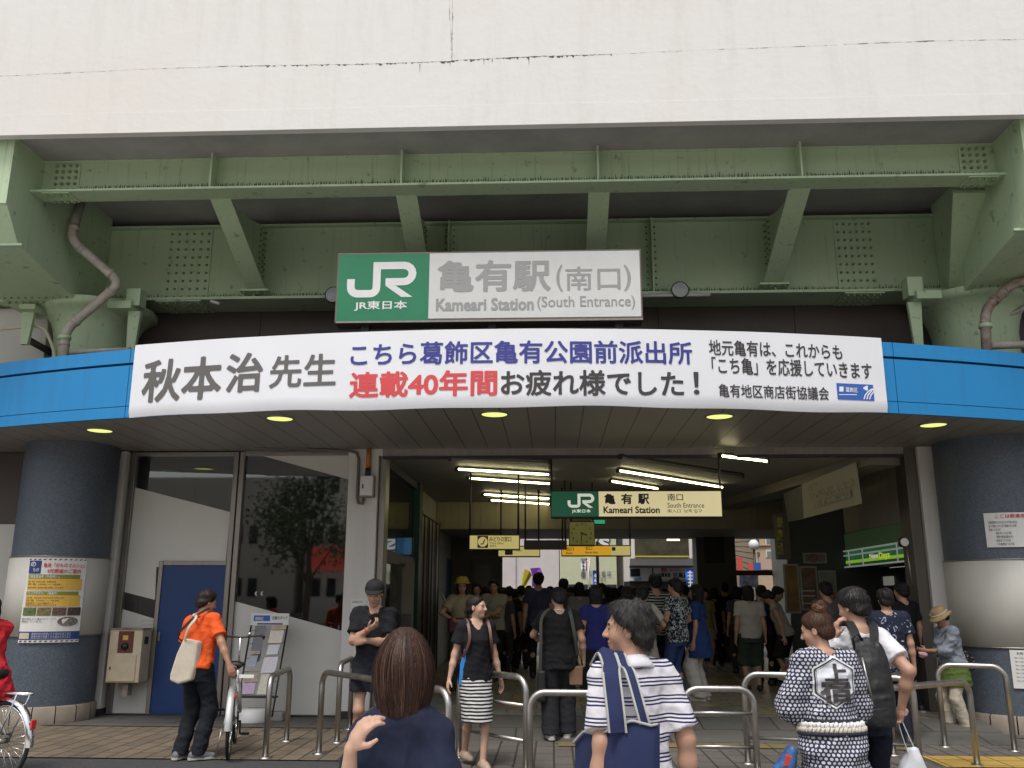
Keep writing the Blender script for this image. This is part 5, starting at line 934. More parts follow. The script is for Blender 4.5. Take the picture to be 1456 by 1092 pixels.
# ------------------------------------------------------------------ bicycles
def bicycle(loc, heading, label, col, rack=False, basket=True, lift=0.):
    """heading: direction of travel (radians from +Y towards -X); origin under the rear axle"""
    root = empty("bicycle", loc, label, "bicycle", rz=heading); R_, WB = .33, 1.07; L = dict(parent=root, local=True)
    fm = mat("bike_paint_"+col, {"silver": (.66, .66, .65), "white": (.66, .66, .65)}[col], .3, metal=.4)
    def wheel(y):
        w_ = MB().tube([(0, y+R_*cos(a), R_+R_*sin(a)) for a in np.linspace(0, 2*pi, 49)[:-1]], .019, 8, closed=True).build("wheel", M_rubber, **L)
        MB().tube([(0, y+(R_-.028)*cos(a), R_+(R_-.028)*sin(a)) for a in np.linspace(0, 2*pi, 49)[:-1]], .012, 8, closed=True).build("rim", M_chrome, w_, local=True)
        mb = MB()
        for i in range(28): a = 2*pi*i/28; s_ = .03*(-1)**i; mb.tube([(s_, y+.02*cos(a+.5), R_+.02*sin(a+.5)), (0, y+(R_-.03)*cos(a), R_+(R_-.03)*sin(a))], .0018, 4)
        mb.build("spokes", M_chrome, w_, local=True); MB().tube([(-.055, y, R_), (.055, y, R_)], .022, 10).build("hub", M_inst, w_, local=True)
    wheel(0); wheel(WB)
    def fender(y, a0, a1): 
        mb = MB(); vs = []; n = 20; rr = R_+.035
        for i in range(n+1):
            a = a0+(a1-a0)*i/n
            for x, d in ((-.036, -.016), (-.027, .006), (0, .013), (.027, .006), (.036, -.016)): vs.append((x, y+(rr+d)*cos(a), R_+(rr+d)*sin(a)))
        mb.add(vs, [(i*5+j, i*5+j+1, (i+1)*5+j+1, (i+1)*5+j) for i in range(n) for j in range(4)], 0, True); return mb.build("fender", fm if not rack else M_chrome, fix=False, **L)
    f1 = fender(0, rad(60), rad(185)); fender(WB, rad(20), rad(140))
    bb, st, hd_ = np.array([0, .44, .29]), np.array([0, .30, .76]), np.array([0, .86, .80]); hb = np.array([0, .90, .62])
    mb = MB(); 
    for a, b, r in ((bb, st, .016), (st+[0, .04, -.16], hd_-[0, -.01, .05], .015), (bb, hb, .018), (hd_, hb, .018)): mb.tube([a, b], r, 10)
    for s_ in (-1, 1): mb.tube([bb+[s_*.03, 0, 0], (s_*.06, 0, R_)], .011, 8); mb.tube([st+[s_*.02, 0, -.1], (s_*.06, 0, R_)], .009, 8); mb.tube([hb+[s_*.03, .01, -.01], (s_*.05, WB, R_)], .012, 8)
    mb.build("frame", fm, **L)
    MB().tube([st, st+[0, -.02, .10]], .013, 8).build("seat_post", M_chrome, **L)
    c = st+[0, -.05, .13]; mb = MB(); n = 10; vs = []
    for i, (yy, wv, hh) in enumerate(((-.13, .06, .0), (-.11, .095, .02), (-.05, .10, .025), (.03, .06, .022), (.10, .03, .018), (.14, .018, .01))): vs += [(c[0]+wv*cos(2*pi*j/n), c[1]+yy, c[2]+hh+.035*sin(2*pi*j/n)*(1 if sin(2*pi*j/n) > 0 else .9)) for j in range(n)]
    mb.add(vs, [(i*n+j, i*n+(j+1) % n, (i+1)*n+(j+1) % n, (i+1)*n+j) for i in range(5) for j in range(n)]+[tuple(range(n)), tuple(range(5*n, 6*n))], 0, True); mb.build("saddle", M_black, **L)
    MB().tube([hd_, hd_+[0, -.03, .20+lift]], .012, 8).build("stem", M_chrome, **L); hc_ = hd_+[0, -.03, .21+lift]
    hbp = [hc_+[s_*x, y, z] for s_, x, y, z in ((-1, .27, -.2, .01), (-1, .24, -.08, .02), (-1, .14, .02, .01), (1, 0, .03, 0), (1, .14, .02, .01), (1, .24, -.08, .02), (1, .27, -.2, .01))]
    h_ = MB().tube(hbp, .011, 10).build("handlebar", M_dark, **L)
    for s_ in (0, -1): a, b = (hbp[0], hbp[1]) if s_ == 0 else (hbp[-1], hbp[-2]); MB().tube([a, a+(b-a)*.9], .017, 10).build("grip", M_rubber, h_, local=True); MB().tube([b+[0, .04, -.01], a+[0, .05, -.03]], .006, 6).build("brake_lever", M_dark, h_, local=True)
    MB().ball(hc_+[.10, .02, .035], .022, 10, 6).build("bell", M_chrome, h_, local=True)
    mb = MB(); mb.tube([(-.09, bb[1], bb[2]), (.09, bb[1], bb[2])], .012, 8); a = np.array([0, .09, -.14])
    for s_ in (-1, 1): p = bb+[s_*.08, 0, 0]; q = p+a*s_; mb.tube([p, q], .010, 8)
    cr = mb.build("crank", M_dark, **L)
    for s_ in (-1, 1): q = bb+[s_*.08, 0, 0]+a*s_; MB().obox(q+[s_*.055, 0, 0], (.09, .06, .022)).build("pedal", M_black, cr, local=True)
    mb = MB(); mb.tube([bb+[.055, 0, .09], (.06, .0, R_+.05)], .012, 8); mb.lathe(bb+[.055, 0, 0], [(.001, -.006), (.09, -.006), (.095, 0), (.09, .006), (.001, .006)], 24, axis='x'); mb.build("chain_guard", M_dark, **L)
    if basket:
        b0 = hd_+[0, .15, .05]; mb = MB()
        for z, sx, sy in ((0, .13, .10), (.09, .15, .115), (.18, .17, .13), (.25, .185, .14)): mb.tube([b0+[x*sx, y*sy, z-.05] for x, y in ((-1, -1), (1, -1), (1, 1), (-1, 1))], .004, 5, closed=True)
        for i in range(9): t = -1+.25*i; mb.tube([b0+[t*.13, -.10, -.05], b0+[t*.185, -.14, .20]], .0025, 4); mb.tube([b0+[t*.13, .10, -.05], b0+[t*.185, .14, .20]], .0025, 4); mb.tube([b0+[-.13, t*.10, -.05], b0+[-.185, t*.14, .20]], .0025, 4); mb.tube([b0+[.13, t*.10, -.05], b0+[.185, t*.14, .20]], .0025, 4); mb.tube([b0+[t*.13, -.1, -.05], b0+[t*.13, .1, -.05]], .0025, 4)
        mb.build("basket", M_dark, **L)
    if rack:
        mb = MB(); z = R_*2+.085; mb.tube([(-.06, .25, z), (-.07, -.22, z), (-.03, -.30, z-.005), (.03, -.30, z-.005), (.07, -.22, z), (.06, .25, z)], .007, 8)
        for x in (-.025, .025): mb.tube([(x, .25, z), (x, -.28, z)], .006, 8)
        for s_ in (-1, 1): mb.tube([(s_*.07, -.2, z), (s_*.06, 0, R_)], .006, 8)
        mb.build("rear_rack", M_chrome, **L)
    rf = MB(); rf.obox((0 if rack else .05, -R_*.98-.045 if rack else -R_*.7, R_+.16 if rack else R_+.30), (.05, .02, .08) if rack else (.03, .03, .035)); rf.build("reflector", mat("red_reflector", (.55, .02, .02), .2, coat=.5), bevel=.006, **L)
    MB().tube([(-.08, .05, .30), (-.12, -.02, .02)], .008, 8).build("kickstand", M_inst, **L)
    mb = MB(); mb.tube([(.09, .36, .40), (.10, .34, .34), (.1, .34, .28)], .01, 6); return root
g = atz(328, 1086); bk1 = bicycle((g[0]-.15, g[1]+.33, .012), rad(16), "silver city bicycle pushed by the man in the orange polo", "silver", False, False, .16)
bk1.scale = (.98,)*3
# ------------------------------------------------------------------ people: bodies grown as one smooth surface
class Sdf:
    def __init__(s, lo, hi, h):
        s.lo = np.array(lo, float); s.h = h; s.n = np.ceil((np.array(hi)-s.lo)/h).astype(int)+1; s.d = np.full(s.n, .3, np.float32)
    def blk(s, lo, hi):
        i0 = np.maximum(np.floor((np.array(lo)-s.lo)/s.h).astype(int), 0); i1 = np.minimum(np.ceil((np.array(hi)-s.lo)/s.h).astype(int)+1, s.n)
        if (i1 <= i0).any(): return None, None
        g = np.stack(np.meshgrid(*[s.lo[k]+s.h*np.arange(i0[k], i1[k]) for k in range(3)], indexing='ij'), -1)
        return tuple(slice(a, b) for a, b in zip(i0, i1)), g
    def put(s, sl, d, k, op):
        o = s.d[sl]
        if op == 'add': h = np.maximum(k-np.abs(o-d), 0)/k if k > 0 else 0; s.d[sl] = np.minimum(o, d)-h*h*k*.25
        elif op == 'sub': d = -d; h = np.maximum(k-np.abs(o-d), 0)/k if k > 0 else 0; s.d[sl] = np.maximum(o, d)+h*h*k*.25
    def cone(s, a, b, ra, rb, k=.02, op='add', cuts=(), flat=None):
        a, b = np.array(a, float), np.array(b, float); m = max(ra, rb)+k+2*s.h; sl, g = s.blk(np.minimum(a, b)-m, np.maximum(a, b)+m)
        if sl is None: return
        ab = b-a; t = np.clip(((g-a)@ab)/max(ab@ab, 1e-9), 0, 1); q = g-a-t[..., None]*ab
        if flat is not None: ax, f = flat; q = q+(q@ax)[..., None]*ax*(f-1)
        d = np.sqrt((q*q).sum(-1))-(ra+(rb-ra)*t)
        for n, c in cuts: d = np.maximum(d, g@np.array(n)-c)
        s.put(sl, d, k, op)
    def ell(s, c, r, R=None, k=.02, op='add'):
        c = np.array(c, float); r = np.array(r, float); m = max(r)+k+2*s.h; sl, g = s.blk(c-m, c+m)
        if sl is None: return
        q = g-c
        if R is not None: q = q@R
        k0 = np.sqrt(((q/r)**2).sum(-1)); k1 = np.sqrt(((q/(r*r))**2).sum(-1))+1e-9; s.put(sl, k0*(k0-1)/k1, k, op)
    def loft(s, secs, M=None, k=.02, op='add', cap=True):
        """secs rows: z, cx, cy, rx, ry"""
        A = np.array(secs, float); M = np.eye(4) if M is None else M; z0, z1 = A[0, 0], A[-1, 0]; mx = max(np.abs(A[:, 1]).max()+A[:, 3].max(), np.abs(A[:, 2]).max()+A[:, 4].max())
        cs = np.array([(x, y, z, 1) for x in (-mx, mx) for y in (-mx, mx) for z in (z0, z1)])@M.T; m = k+2*s.h; sl, g = s.blk(cs[:, :3].min(0)-m, cs[:, :3].max(0)+m)
        if sl is None: return
        q = (g-M[:3, 3])@M[:3, :3]; z = q[..., 2]; zz = np.clip(z, z0, z1); u = np.interp(zz, A[:, 0], np.arange(len(A))); i = np.clip(u.astype(int), 0, len(A)-2); t = u-i
        cx, cy, rx, ry = (np.interp(zz, A[:, 0], A[:, j]) for j in (1, 2, 3, 4))
        x, y = (q[..., 0]-cx), (q[..., 1]-cy); k0 = np.sqrt((x/rx)**2+(y/ry)**2); k1 = np.sqrt((x/(rx*rx))**2+(y/(ry*ry))**2)+1e-9; d = np.where(k0 < .05, -np.minimum(rx, ry), k0*(k0-1)/k1)
        d = np.maximum(d, np.maximum(z0-z, z-z1)); s.put(sl, d, k, op)
    def plane(s, n, c):
        n = np.array(n, float); g = [s.lo[k]+s.h*np.arange(s.n[k]) for k in range(3)]
        s.d = np.maximum(s.d, (n[0]*g[0][:, None, None]+n[1]*g[1][None, :, None]+n[2]*g[2][None, None, :]-c).astype(np.float32))
    def mesh(s, smooth=1):
        D = s.d; D = D.copy(); 
        for ax in range(3):
            sl = [slice(None)]*3; sl[ax] = 0; D[tuple(sl)] = .1; sl[ax] = -1; D[tuple(sl)] = .1
        I = D < 0; n = np.array(D.shape)-1
        C = np.array([(i, j, k) for i in (0, 1) for j in (0, 1) for k in (0, 1)])
        cnt = sum(I[i:i+n[0], j:j+n[1], k:k+n[2]].astype(np.int8) for i, j, k in C); act = (cnt > 0) & (cnt < 8); cells = np.argwhere(act)
        idx = np.full(act.shape, -1, np.int64); idx[act] = np.arange(len(cells)); V = np.stack([D[cells[:, 0]+i, cells[:, 1]+j, cells[:, 2]+k] for i, j, k in C], 1)
        acc = np.zeros((len(cells), 3)); num = np.zeros(len(cells))
        for a in range(8):
            for b in range(a+1, 8):
                if np.abs(C[a]-C[b]).sum() != 1: continue
                mk = (V[:, a] < 0) != (V[:, b] < 0); t = np.where(mk, V[:, a]/np.where(mk, V[:, a]-V[:, b], 1), 0); acc += np.where(mk[:, None], C[a]+(C[b]-C[a])*t[:, None], 0); num += mk
        P = s.lo+s.h*(cells+acc/num[:, None]); F = []
        for d in range(3):
            u, v = (d+1) % 3, (d+2) % 3; A = [slice(None)]*3; B = [slice(None)]*3; A[d] = slice(0, -1); B[d] = slice(1, None); df = I[tuple(A)] != I[tuple(B)]; e = np.argwhere(df)
            e = e[(e[:, u] > 0) & (e[:, v] > 0) & (e[:, u] < n[u]) & (e[:, v] < n[v])]
            if not len(e): continue
            eu, ev = np.eye(3, dtype=int)[u], np.eye(3, dtype=int)[v]; q = np.stack([idx[tuple((e-o).T)] for o in (eu+ev, ev, np.zeros(3, int), eu)], 1)
            fl = I[tuple(e.T)]; q[~fl] = q[~fl][:, ::-1]; F.append(q)
        F = np.concatenate(F); F = F[(F >= 0).all(1)]
        for _ in range(smooth):
            acc = np.zeros_like(P); num = np.zeros(len(P))
            for a, b in ((0, 1), (1, 2), (2, 3), (3, 0)):
                for x, y in ((a, b), (b, a)): np.add.at(acc, F[:, x], P[F[:, y]]); np.add.at(num, F[:, x], 1)
            P = P*.5+.5*acc/np.maximum(num, 1)[:, None]
        return P, F
def vnormals(P, F):
    n = np.cross(P[F[:, 2]]-P[F[:, 0]], P[F[:, 3]]-P[F[:, 1]]); N = np.zeros_like(P)
    for j in range(4): np.add.at(N, F[:, j], n)
    return N/(np.linalg.norm(N, axis=1, keepdims=True)+1e-12)
def mesh_obj(name, P, F, mats, parent, mi=None, uv=False):
    me = bpy.data.meshes.new(name); me.vertices.add(len(P)); me.vertices.foreach_set('co', P.astype(np.float32).ravel()); me.loops.add(F.size); me.loops.foreach_set('vertex_index', F.astype(np.int32).ravel())
    me.polygons.add(len(F)); me.polygons.foreach_set('loop_start', np.arange(0, F.size, 4, dtype=np.int32)); me.polygons.foreach_set('loop_total', np.full(len(F), 4, np.int32))
    me.polygons.foreach_set('use_smooth', np.ones(len(F), bool))
    if mi is not None: me.polygons.foreach_set('material_index', mi.astype(np.int32))
    if uv:
        n = np.abs(np.cross(P[F[:, 2]]-P[F[:, 0]], P[F[:, 3]]-P[F[:, 1]])); sx = n[:, 1] >= n[:, 0]; Q = P[F]; U = np.where(sx[:, None], Q[..., 0], Q[..., 1]); l = me.uv_layers.new(name="UVMap"); l.data.foreach_set('uv', np.stack([U, Q[..., 2]], -1).astype(np.float32).ravel())
    me.update(); me.validate(); return link_mesh(name, me, mats, parent)
def folds(P, F, amp, seed, sc=1., vert=.35):
    r = np.random.default_rng(seed); N = vnormals(P, F); d = np.zeros(len(P))
    for f, a in ((14, 1.), (23, .7), (41, .45), (70, .22)):
        for _ in range(3): k = r.normal(size=3); k[2] *= 1.6 if vert < .5 else .4; k = k/np.linalg.norm(k)*f*sc*r.uniform(.7, 1.3); w = np.sin(P@k+r.uniform(0, 6.28)+.9*np.sin(P@(r.normal(size=3)*f*.35)+r.uniform(0, 6))); d += a*(1-np.abs(w))*.9
    return P+N*((d-d.mean())/max(d.std(), 1e-6)*amp)[:, None]
def Rx(a): return np.array([[1, 0, 0], [0, cos(a), -sin(a)], [0, sin(a), cos(a)]])
def Ry(a): return np.array([[cos(a), 0, sin(a)], [0, 1, 0], [-sin(a), 0, cos(a)]])
def Rz(a): return np.array([[cos(a), -sin(a), 0], [sin(a), cos(a), 0], [0, 0, 1]])
def nrm(v): v = np.array(v, float); return v/max(np.linalg.norm(v), 1e-9)
def ik(a, t, l1, l2, pole):
    d = t-a; L = np.linalg.norm(d); 
    if L > (l1+l2)*.998: t = a+d/L*(l1+l2)*.998; d = t-a; L = np.linalg.norm(d)
    x = (l1*l1-l2*l2+L*L)/(2*L); h = math.sqrt(max(l1*l1-x*x, 0)); u = d/L; p = np.array(pole, float); p = p-u*(p@u); return a+u*x+nrm(p)*h, t
def skin_mat(n, c): return mat("skin_"+n, c, .5, var=.10, vs=14, bump=.06, bs=160, spec=.4)
M_skin = {"fair": skin_mat("fair", (.50, .31, .225)), "mid": skin_mat("mid", (.44, .255, .175)), "tan": skin_mat("tan", (.36, .19, .12))}
M_lip = mat("lips", (.34, .12, .10), .45); M_eye = mat("eye_dark", (.02, .014, .012), .25)
def hair_mat(n, c, c2, rough=.55):
    m = mat("hair_"+n, c, rough, spec=.22); N, L, p = nodes_of(m); nt = m.node_tree; tc = N.new("ShaderNodeTexCoord"); mp = N.new("ShaderNodeMapping"); mp.inputs['Scale'].default_value = (110, 110, 9); L.new(tc.outputs['Object'], mp.inputs[0])
    t = N.new("ShaderNodeTexNoise"); t.inputs['Scale'].default_value = 1; t.inputs['Detail'].default_value = 3; L.new(mp.outputs[0], t.inputs['Vector']); r = N.new("ShaderNodeMapRange"); r.inputs[1].default_value = .35; r.inputs[2].default_value = .72; L.new(t.outputs[0], r.inputs[0])
    L.new(mix_node(nt, r.outputs[0], c, c2), p.inputs['Base Color']); b = N.new("ShaderNodeBump"); b.inputs['Strength'].default_value = .5; b.inputs['Distance'].default_value = .004; L.new(t.outputs[0], b.inputs['Height']); L.new(b.outputs[0], p.inputs['Normal']); return m
M_hair = {"black": hair_mat("black", (.007, .006, .006), (.022, .019, .018)), "dark": hair_mat("dark", (.013, .009, .007), (.035, .024, .018)), "brown": hair_mat("brown", (.024, .010, .006), (.075, .032, .018)), "grey": hair_mat("grey", (.012, .011, .010), (.062, .058, .055)), "auburn": hair_mat("auburn", (.055, .022, .012), (.15, .065, .035))}
def cloth(n, c, rough=.88, var=.10, vs=9): return mat("cloth_"+n, c, rough, var=var, vs=vs, bump=.12, bs=420, spec=.25)
def wrinkle(m, k=.2):
    N, L, p = nodes_of(m); nt = m.node_tree; tc = N.new("ShaderNodeTexCoord"); t = N.new("ShaderNodeTexNoise"); t.inputs['Scale'].default_value = 5; t.inputs['Detail'].default_value = 4; t.inputs['Distortion'].default_value = 1.1; L.new(tc.outputs['Object'], t.inputs['Vector'])
    r = math_node(nt, 'ABSOLUTE', math_node(nt, 'SUBTRACT', t.outputs[0], .5)); b = N.new("ShaderNodeBump"); b.inputs['Strength'].default_value = k; b.inputs['Distance'].default_value = .05; b.invert = True; L.new(r, b.inputs['Height'])
    if p.inputs['Normal'].links: L.new(p.inputs['Normal'].links[0].from_socket, b.inputs['Normal'])
    L.new(b.outputs[0], p.inputs['Normal']); return m
def striped(n, c0, c1, lines, period=None):
    """lines: (z, half width) in local height; with period they repeat"""
    m = mat("cloth_"+n, c0, .88, bump=.1, bs=400, spec=.25); N, L, p = nodes_of(m); nt = m.node_tree; tc = N.new("ShaderNodeTexCoord"); s = N.new("ShaderNodeSeparateXYZ"); L.new(tc.outputs['Object'], s.inputs[0])
    ns = N.new("ShaderNodeTexNoise"); ns.inputs['Scale'].default_value = 7; L.new(tc.outputs['Object'], ns.inputs['Vector'])
    z = math_node(nt, 'ADD', s.outputs[2], math_node(nt, 'MULTIPLY', math_node(nt, 'SUBTRACT', ns.outputs[0], .5), .014))
    if period: z = math_node(nt, 'MULTIPLY', math_node(nt, 'FRACT', math_node(nt, 'DIVIDE', z, period)), period)
    tot = None
    for a, hw in lines: k = math_node(nt, 'LESS_THAN', math_node(nt, 'ABSOLUTE', math_node(nt, 'SUBTRACT', z, a)), hw); tot = k if tot is None else math_node(nt, 'MAXIMUM', tot, k)
    L.new(mix_node(nt, tot, c0, c1), p.inputs['Base Color']); return m
def floral(n, c0, c1, sc, th, c2=None):
    m = mat("cloth_"+n, c0, .88, spec=.25); N, L, p = nodes_of(m); nt = m.node_tree; tc = N.new("ShaderNodeTexCoord"); v = N.new("ShaderNodeTexNoise"); v.inputs['Scale'].default_value = sc; v.inputs['Detail'].default_value = 2.5; v.inputs['Distortion'].default_value = 1.5; L.new(tc.outputs['Object'], v.inputs['Vector'])
    k = math_node(nt, 'GREATER_THAN', v.outputs[0], th); c = mix_node(nt, k, c0, c1)
    if c2: v2 = N.new("ShaderNodeTexVoronoi"); v2.inputs['Scale'].default_value = sc*.8; L.new(tc.outputs['Object'], v2.inputs['Vector']); c = mix_node(nt, math_node(nt, 'LESS_THAN', v2.outputs[0], .28), c, c2)
    L.new(c, p.inputs['Base Color']); return m
M_shoe = {"white": mat("shoe_white", (.55, .54, .50), .6, var=.1), "black": mat("shoe_black", (.018, .018, .018), .5), "grey": mat("shoe_grey", (.16, .16, .17), .7), "beige": mat("shoe_beige", (.38, .28, .2), .6)}
M_sole = mat("shoe_sole", (.5, .48, .43), .7)
PEOPLE = []
def person(label, X, Y, rz, H=1.68, sex='m', h=.012, bw=1., lean=0., side=0., twist=0., yaw=0., pitch=0., roll=0., skin='mid', hair=('short', 'black'), top=None, bottom=None, shoes='black',
           armL=None, armR=None, feet=((.10, .0, .1), (-.10, .0, -.1)), face=True, group=None, seed=0, z0=0., curlL=.35, curlR=.35, palmL=None, palmR=None, hdL=None, hdR=None, slope=0.):
    """facing -Y before rz; armL / armR: (wrist point, elbow pole) in a 1.7 m tall local frame; feet: (x, y, turn)"""
    s = H/1.7; fem = sex == 'f'; root = empty("person", (X, Y, z0), label, "person", group, rz); root.scale = (s, s, s)
    drop = 0.
    hw = .09; pel = np.array([0, 0, .93]); piv = np.array([0, 0, .95]); Ru = Rz(twist)@Ry(side)@Rx(lean)
    up = lambda p: piv+Ru@(np.array(p, float)-piv); M = np.eye(4); M[:3, :3] = Ru; M[:3, 3] = piv-Ru@piv
    sx = (.150 if fem else .172)*bw
    SH = {1: up((sx, .012, 1.375-slope)), -1: up((-sx, .012, 1.375-slope))}; NB = up((0, .02, 1.42)); Rh = Rz(yaw)@Ru@Rx(pitch)@Ry(roll); HC = NB+Ru@np.array([0, -.02, .075])+Rh@np.array([0, -.005, .085])
    hp = lambda p: HC+Rh@np.array(p, float)
    arms = {}
    for sg, a, cu, pm, hd in ((1, armL, curlL, palmL, hdL), (-1, armR, curlR, palmR, hdR)):
        if a is None: a = ((sg*(sx+.075), .0, .85), (sg*.25, 1, 0))
        w0 = np.array(a[0], float); w0 = up(w0) if len(a) < 3 else w0; e, wr = ik(SH[sg], w0, .285, .25, a[1]); e1 = nrm(wr-e) if hd is None else nrm(hd)
        e3 = np.array(pm if pm is not None else (-sg, -.15, 0), float); e3 = nrm(e3-e1*(e3@e1)); e2 = np.cross(e3, e1) if sg > 0 else np.cross(e1, e3); arms[sg] = (e, wr, e1, e2, e3, cu)
    legs = {}
    for sg, f in ((1, feet[0]), (-1, feet[1])):
        ank = np.array([f[0], f[1]+.03, .085+(f[3] if len(f) > 3 else 0)]); hj = np.array([sg*hw, 0, .90]); kn, ank = ik(hj, ank, .43, .42, (sg*.1, -1, 0)); legs[sg] = (hj, kn, ank, f[2])
    pts = [hp((0, 0, .16)), hp((.14, -.13, 0)), hp((-.14, -.13, 0)), hp((0, .15, 0))]+[q for e, w_, e1, *_ in arms.values() for q in (e, w_, w_+e1*.2)]+[p for l in legs.values() for p in l[:3]]+[SH[1], SH[-1], np.array([0, .17, 1.]), np.array([0, -.17, 1.])]+[l[2]+np.array([0, -.2, -.1]) for l in legs.values()]
    pts = np.array(pts); lo, hi = pts.min(0)-.16, pts.max(0)+.16; lo[2] = -.02; hi[2] = HC[2]+.22
    # torso sections z, cx, cy, rx, ry
    if fem: SEC = [(.80, .15, .115, .012), (.88, .168, .125, .016), (.95, .160, .118, .014), (1.06, .124, .098, .0), (1.14, .128, .102, -.004), (1.24, .142, .115, -.012), (1.33, .142, .098, .002), (1.39, .115, .075, .012), (1.43, .055, .05, .018)]
    else: SEC = [(.80, .15, .115, .01), (.88, .164, .122, .014), (.95, .160, .118, .01), (1.05, .148, .108, -.002), (1.14, .156, .114, -.006), (1.25, .172, .122, -.004), (1.33, .168, .108, .004), (1.39, .130, .080, .012), (1.43, .06, .055, .018)]
    SEC = [(z, 0, cy, rx*bw, ry*(1+(bw-1)*1.2)) for z, rx, ry, cy in SEC]
    B = Sdf(lo, hi, h); B.loft([(z, a, b, rx*.93, ry*.93) for z, a, b, rx, ry in SEC if z > .92], M, .03); B.loft([(z, a, b, rx*.88, ry*.84) for z, a, b, rx, ry in SEC if z < 1.06], None, .03)
    lk = 1. if not bottom else .84; lk2 = .84 if bottom and bottom.get('cuff', .05) < .3 and bottom.get('hem', .3) < .55 else 1.
    for sg in (1, -1):
        B.cone(up((sg*.045, .018, 1.405)), SH[sg], .048, .052, .05)
        e, wr, e1, e2, e3, cu = arms[sg]; k_ = .88 if fem else 1.
        B.cone(SH[sg], SH[sg]*.45+e*.55, .056*k_, .047*k_, .03); B.cone(SH[sg]*.45+e*.55, e, .047*k_, .039*k_, .03); B.cone(e, e*.6+wr*.4, .040*k_, .039*k_, .025); B.cone(e*.6+wr*.4, wr, .039*k_, .025*k_, .025)
        # hand: palm, four unequal bent fingers, thumb from the side
        B.cone(wr, wr+e1*.04, .024*k_, .026, .02, flat=(e3, 1.5)); B.cone(wr+e1*.045+e2*.018, wr+e1*.085+e2*.022, .020, .016, .02, flat=(e3, 1.25)); B.cone(wr+e1*.04-e2*.018, wr+e1*.078-e2*.022, .020, .015, .02, flat=(e3, 1.25)); B.cone(wr+e1*.04, wr+e1*.085, .022, .017, .02, flat=(e3, 1.3))
        for off, ln, dz in ((.031, .072, .083), (.0105, .080, .088), (-.0105, .074, .085), (-.031, .058, .077)):
            p = wr+e1*dz+e2*off; a_ = cu*(1.0+.25*(off < 0)); d = e1
            for frac, r0, r1 in ((.45, .0098, .0092), (.31, .0092, .0084), (.24, .0084, .0072)): d = nrm(e1*cos(a_)+e3*sin(a_)+e2*off*.6); q = p+d*ln*frac; B.cone(p, q, r0, r1, .006); p = q; a_ += cu*1.15
        p = wr+e1*.022+e2*.026+e3*.006; q = p+nrm(e1*.65+e2*.65+e3*.35)*.042; B.cone(p, q, .0125, .0108, .012); B.cone(q, q+nrm(e1*.9+e2*.2+e3*.45)*.032, .0105, .0082, .006)
        hj, kn, an, fy = legs[sg]; kk = .94 if fem else 1.
        B.cone(hj, hj*.4+kn*.6, .088*kk*bw*lk, .066*kk*lk, .03); B.cone(hj*.4+kn*.6, kn, .066*kk*lk, .052*kk*lk2, .03); cm = kn*.68+an*.32+np.array([0, .018, 0]); B.cone(kn, cm, .050*kk*lk2, .054*kk*lk2, .025); B.cone(cm, an, .054*kk*lk2, .034*kk, .03)
        fd = Rz(fy)@np.array([0, -1, 0]); B.cone(an+[0, 0, -.03]-fd*.02, an+fd*.14+[0, 0, -.06], .034, .024, .03)
    # head and neck
    B.cone(NB-Ru@np.array([0, 0, .02]), hp((0, .012, -.05)), .056 if not fem else .047, .050 if not fem else .043, .03)
    E_ = lambda c, r, k=.02, op='add': B.ell(hp(c), r, Rh, k, op)
    E_((0, .014, .030), (.074, .094, .080)); E_((0, -.028, -.030), (.058, .060, .072), .03); E_((0, -.062, -.088), (.026, .024, .020), .03); E_((.034, -.052, -.022), (.026, .030, .030), .02); E_((-.034, -.052, -.022), (.026, .030, .030), .02)
    E_((0, -.070, .026), (.052, .018, .016), .02)
    for sg in (1, -1): E_((sg*.030, -.094, .006), (.016, .014, .009), .012, 'sub'); E_((sg*.030, -.077, .006), (.014, .011, .010), .004); E_((sg*.078, .010, -.008), (.009, .019, .031), .008); E_((sg*.086, .004, -.006), (.006, .010, .018), .006, 'sub')
    B.cone(hp((0, -.086, .014)), hp((0, -.108, -.024)), .0085, .0125, .012); E_((.012, -.094, -.028), (.009, .010, .008), .008); E_((-.012, -.094, -.028), (.009, .010, .008), .008)
    E_((0, -.087, -.053), (.022, .010, .0065), .008); E_((0, -.085, -.066), (.019, .010, .0075), .008); E_((0, -.099, -.0595), (.024, .008, .0022), .004, 'sub')
    P, Fc = B.mesh(1); ctr = (P[Fc].mean(1)-HC)@Rh; mi = np.zeros(len(Fc), int)
    if face:
        x, y, z = ctr.T; ax = np.abs(x); mi[(ax < .023*(1-((z+.0595)/.016)**2)) & (y < -.07) & (np.abs(z+.0595) < .0135)] = 1; mi[(y < -.055) & (((ax-.031)/.0135)**2+((z-.006)/.0058)**2 < 1)] = 2; mi[(y < -.045) & (np.abs(z-.027-.12*(ax-.03)*np.sign(.036-ax)*.5) < .0042) & (ax > .014) & (ax < .050)] = 3
    HM = M_hair[hair[1]]
    mesh_obj("body", P, Fc, [M_skin[skin], M_lip, M_eye, HM], root, mi)
    # hair
    st = hair[0]
    if st != 'none':
        hh = min(h, .008); c0 = HC; G = Sdf(c0-np.array([.2, .2, .42 if st in ('long', 'bob') else .2]), c0+np.array([.2, .22, .26]), hh)
        sl, g = G.blk(G.lo-1, G.lo+9); q = (g-HC)@Rh; x, y, z = q[..., 0], q[..., 1], q[..., 2]
        def el(c, r): v = q-np.array(c); r = np.array(r); k0 = np.sqrt(((v/r)**2).sum(-1)); return k0*(k0-1)/(np.sqrt(((v/(r*r))**2).sum(-1))+1e-9)
        sk = np.minimum(el((0, .014, .030), (.0745, .0945, .0805)), el((0, .045, -.015), (.068, .060, .070)))
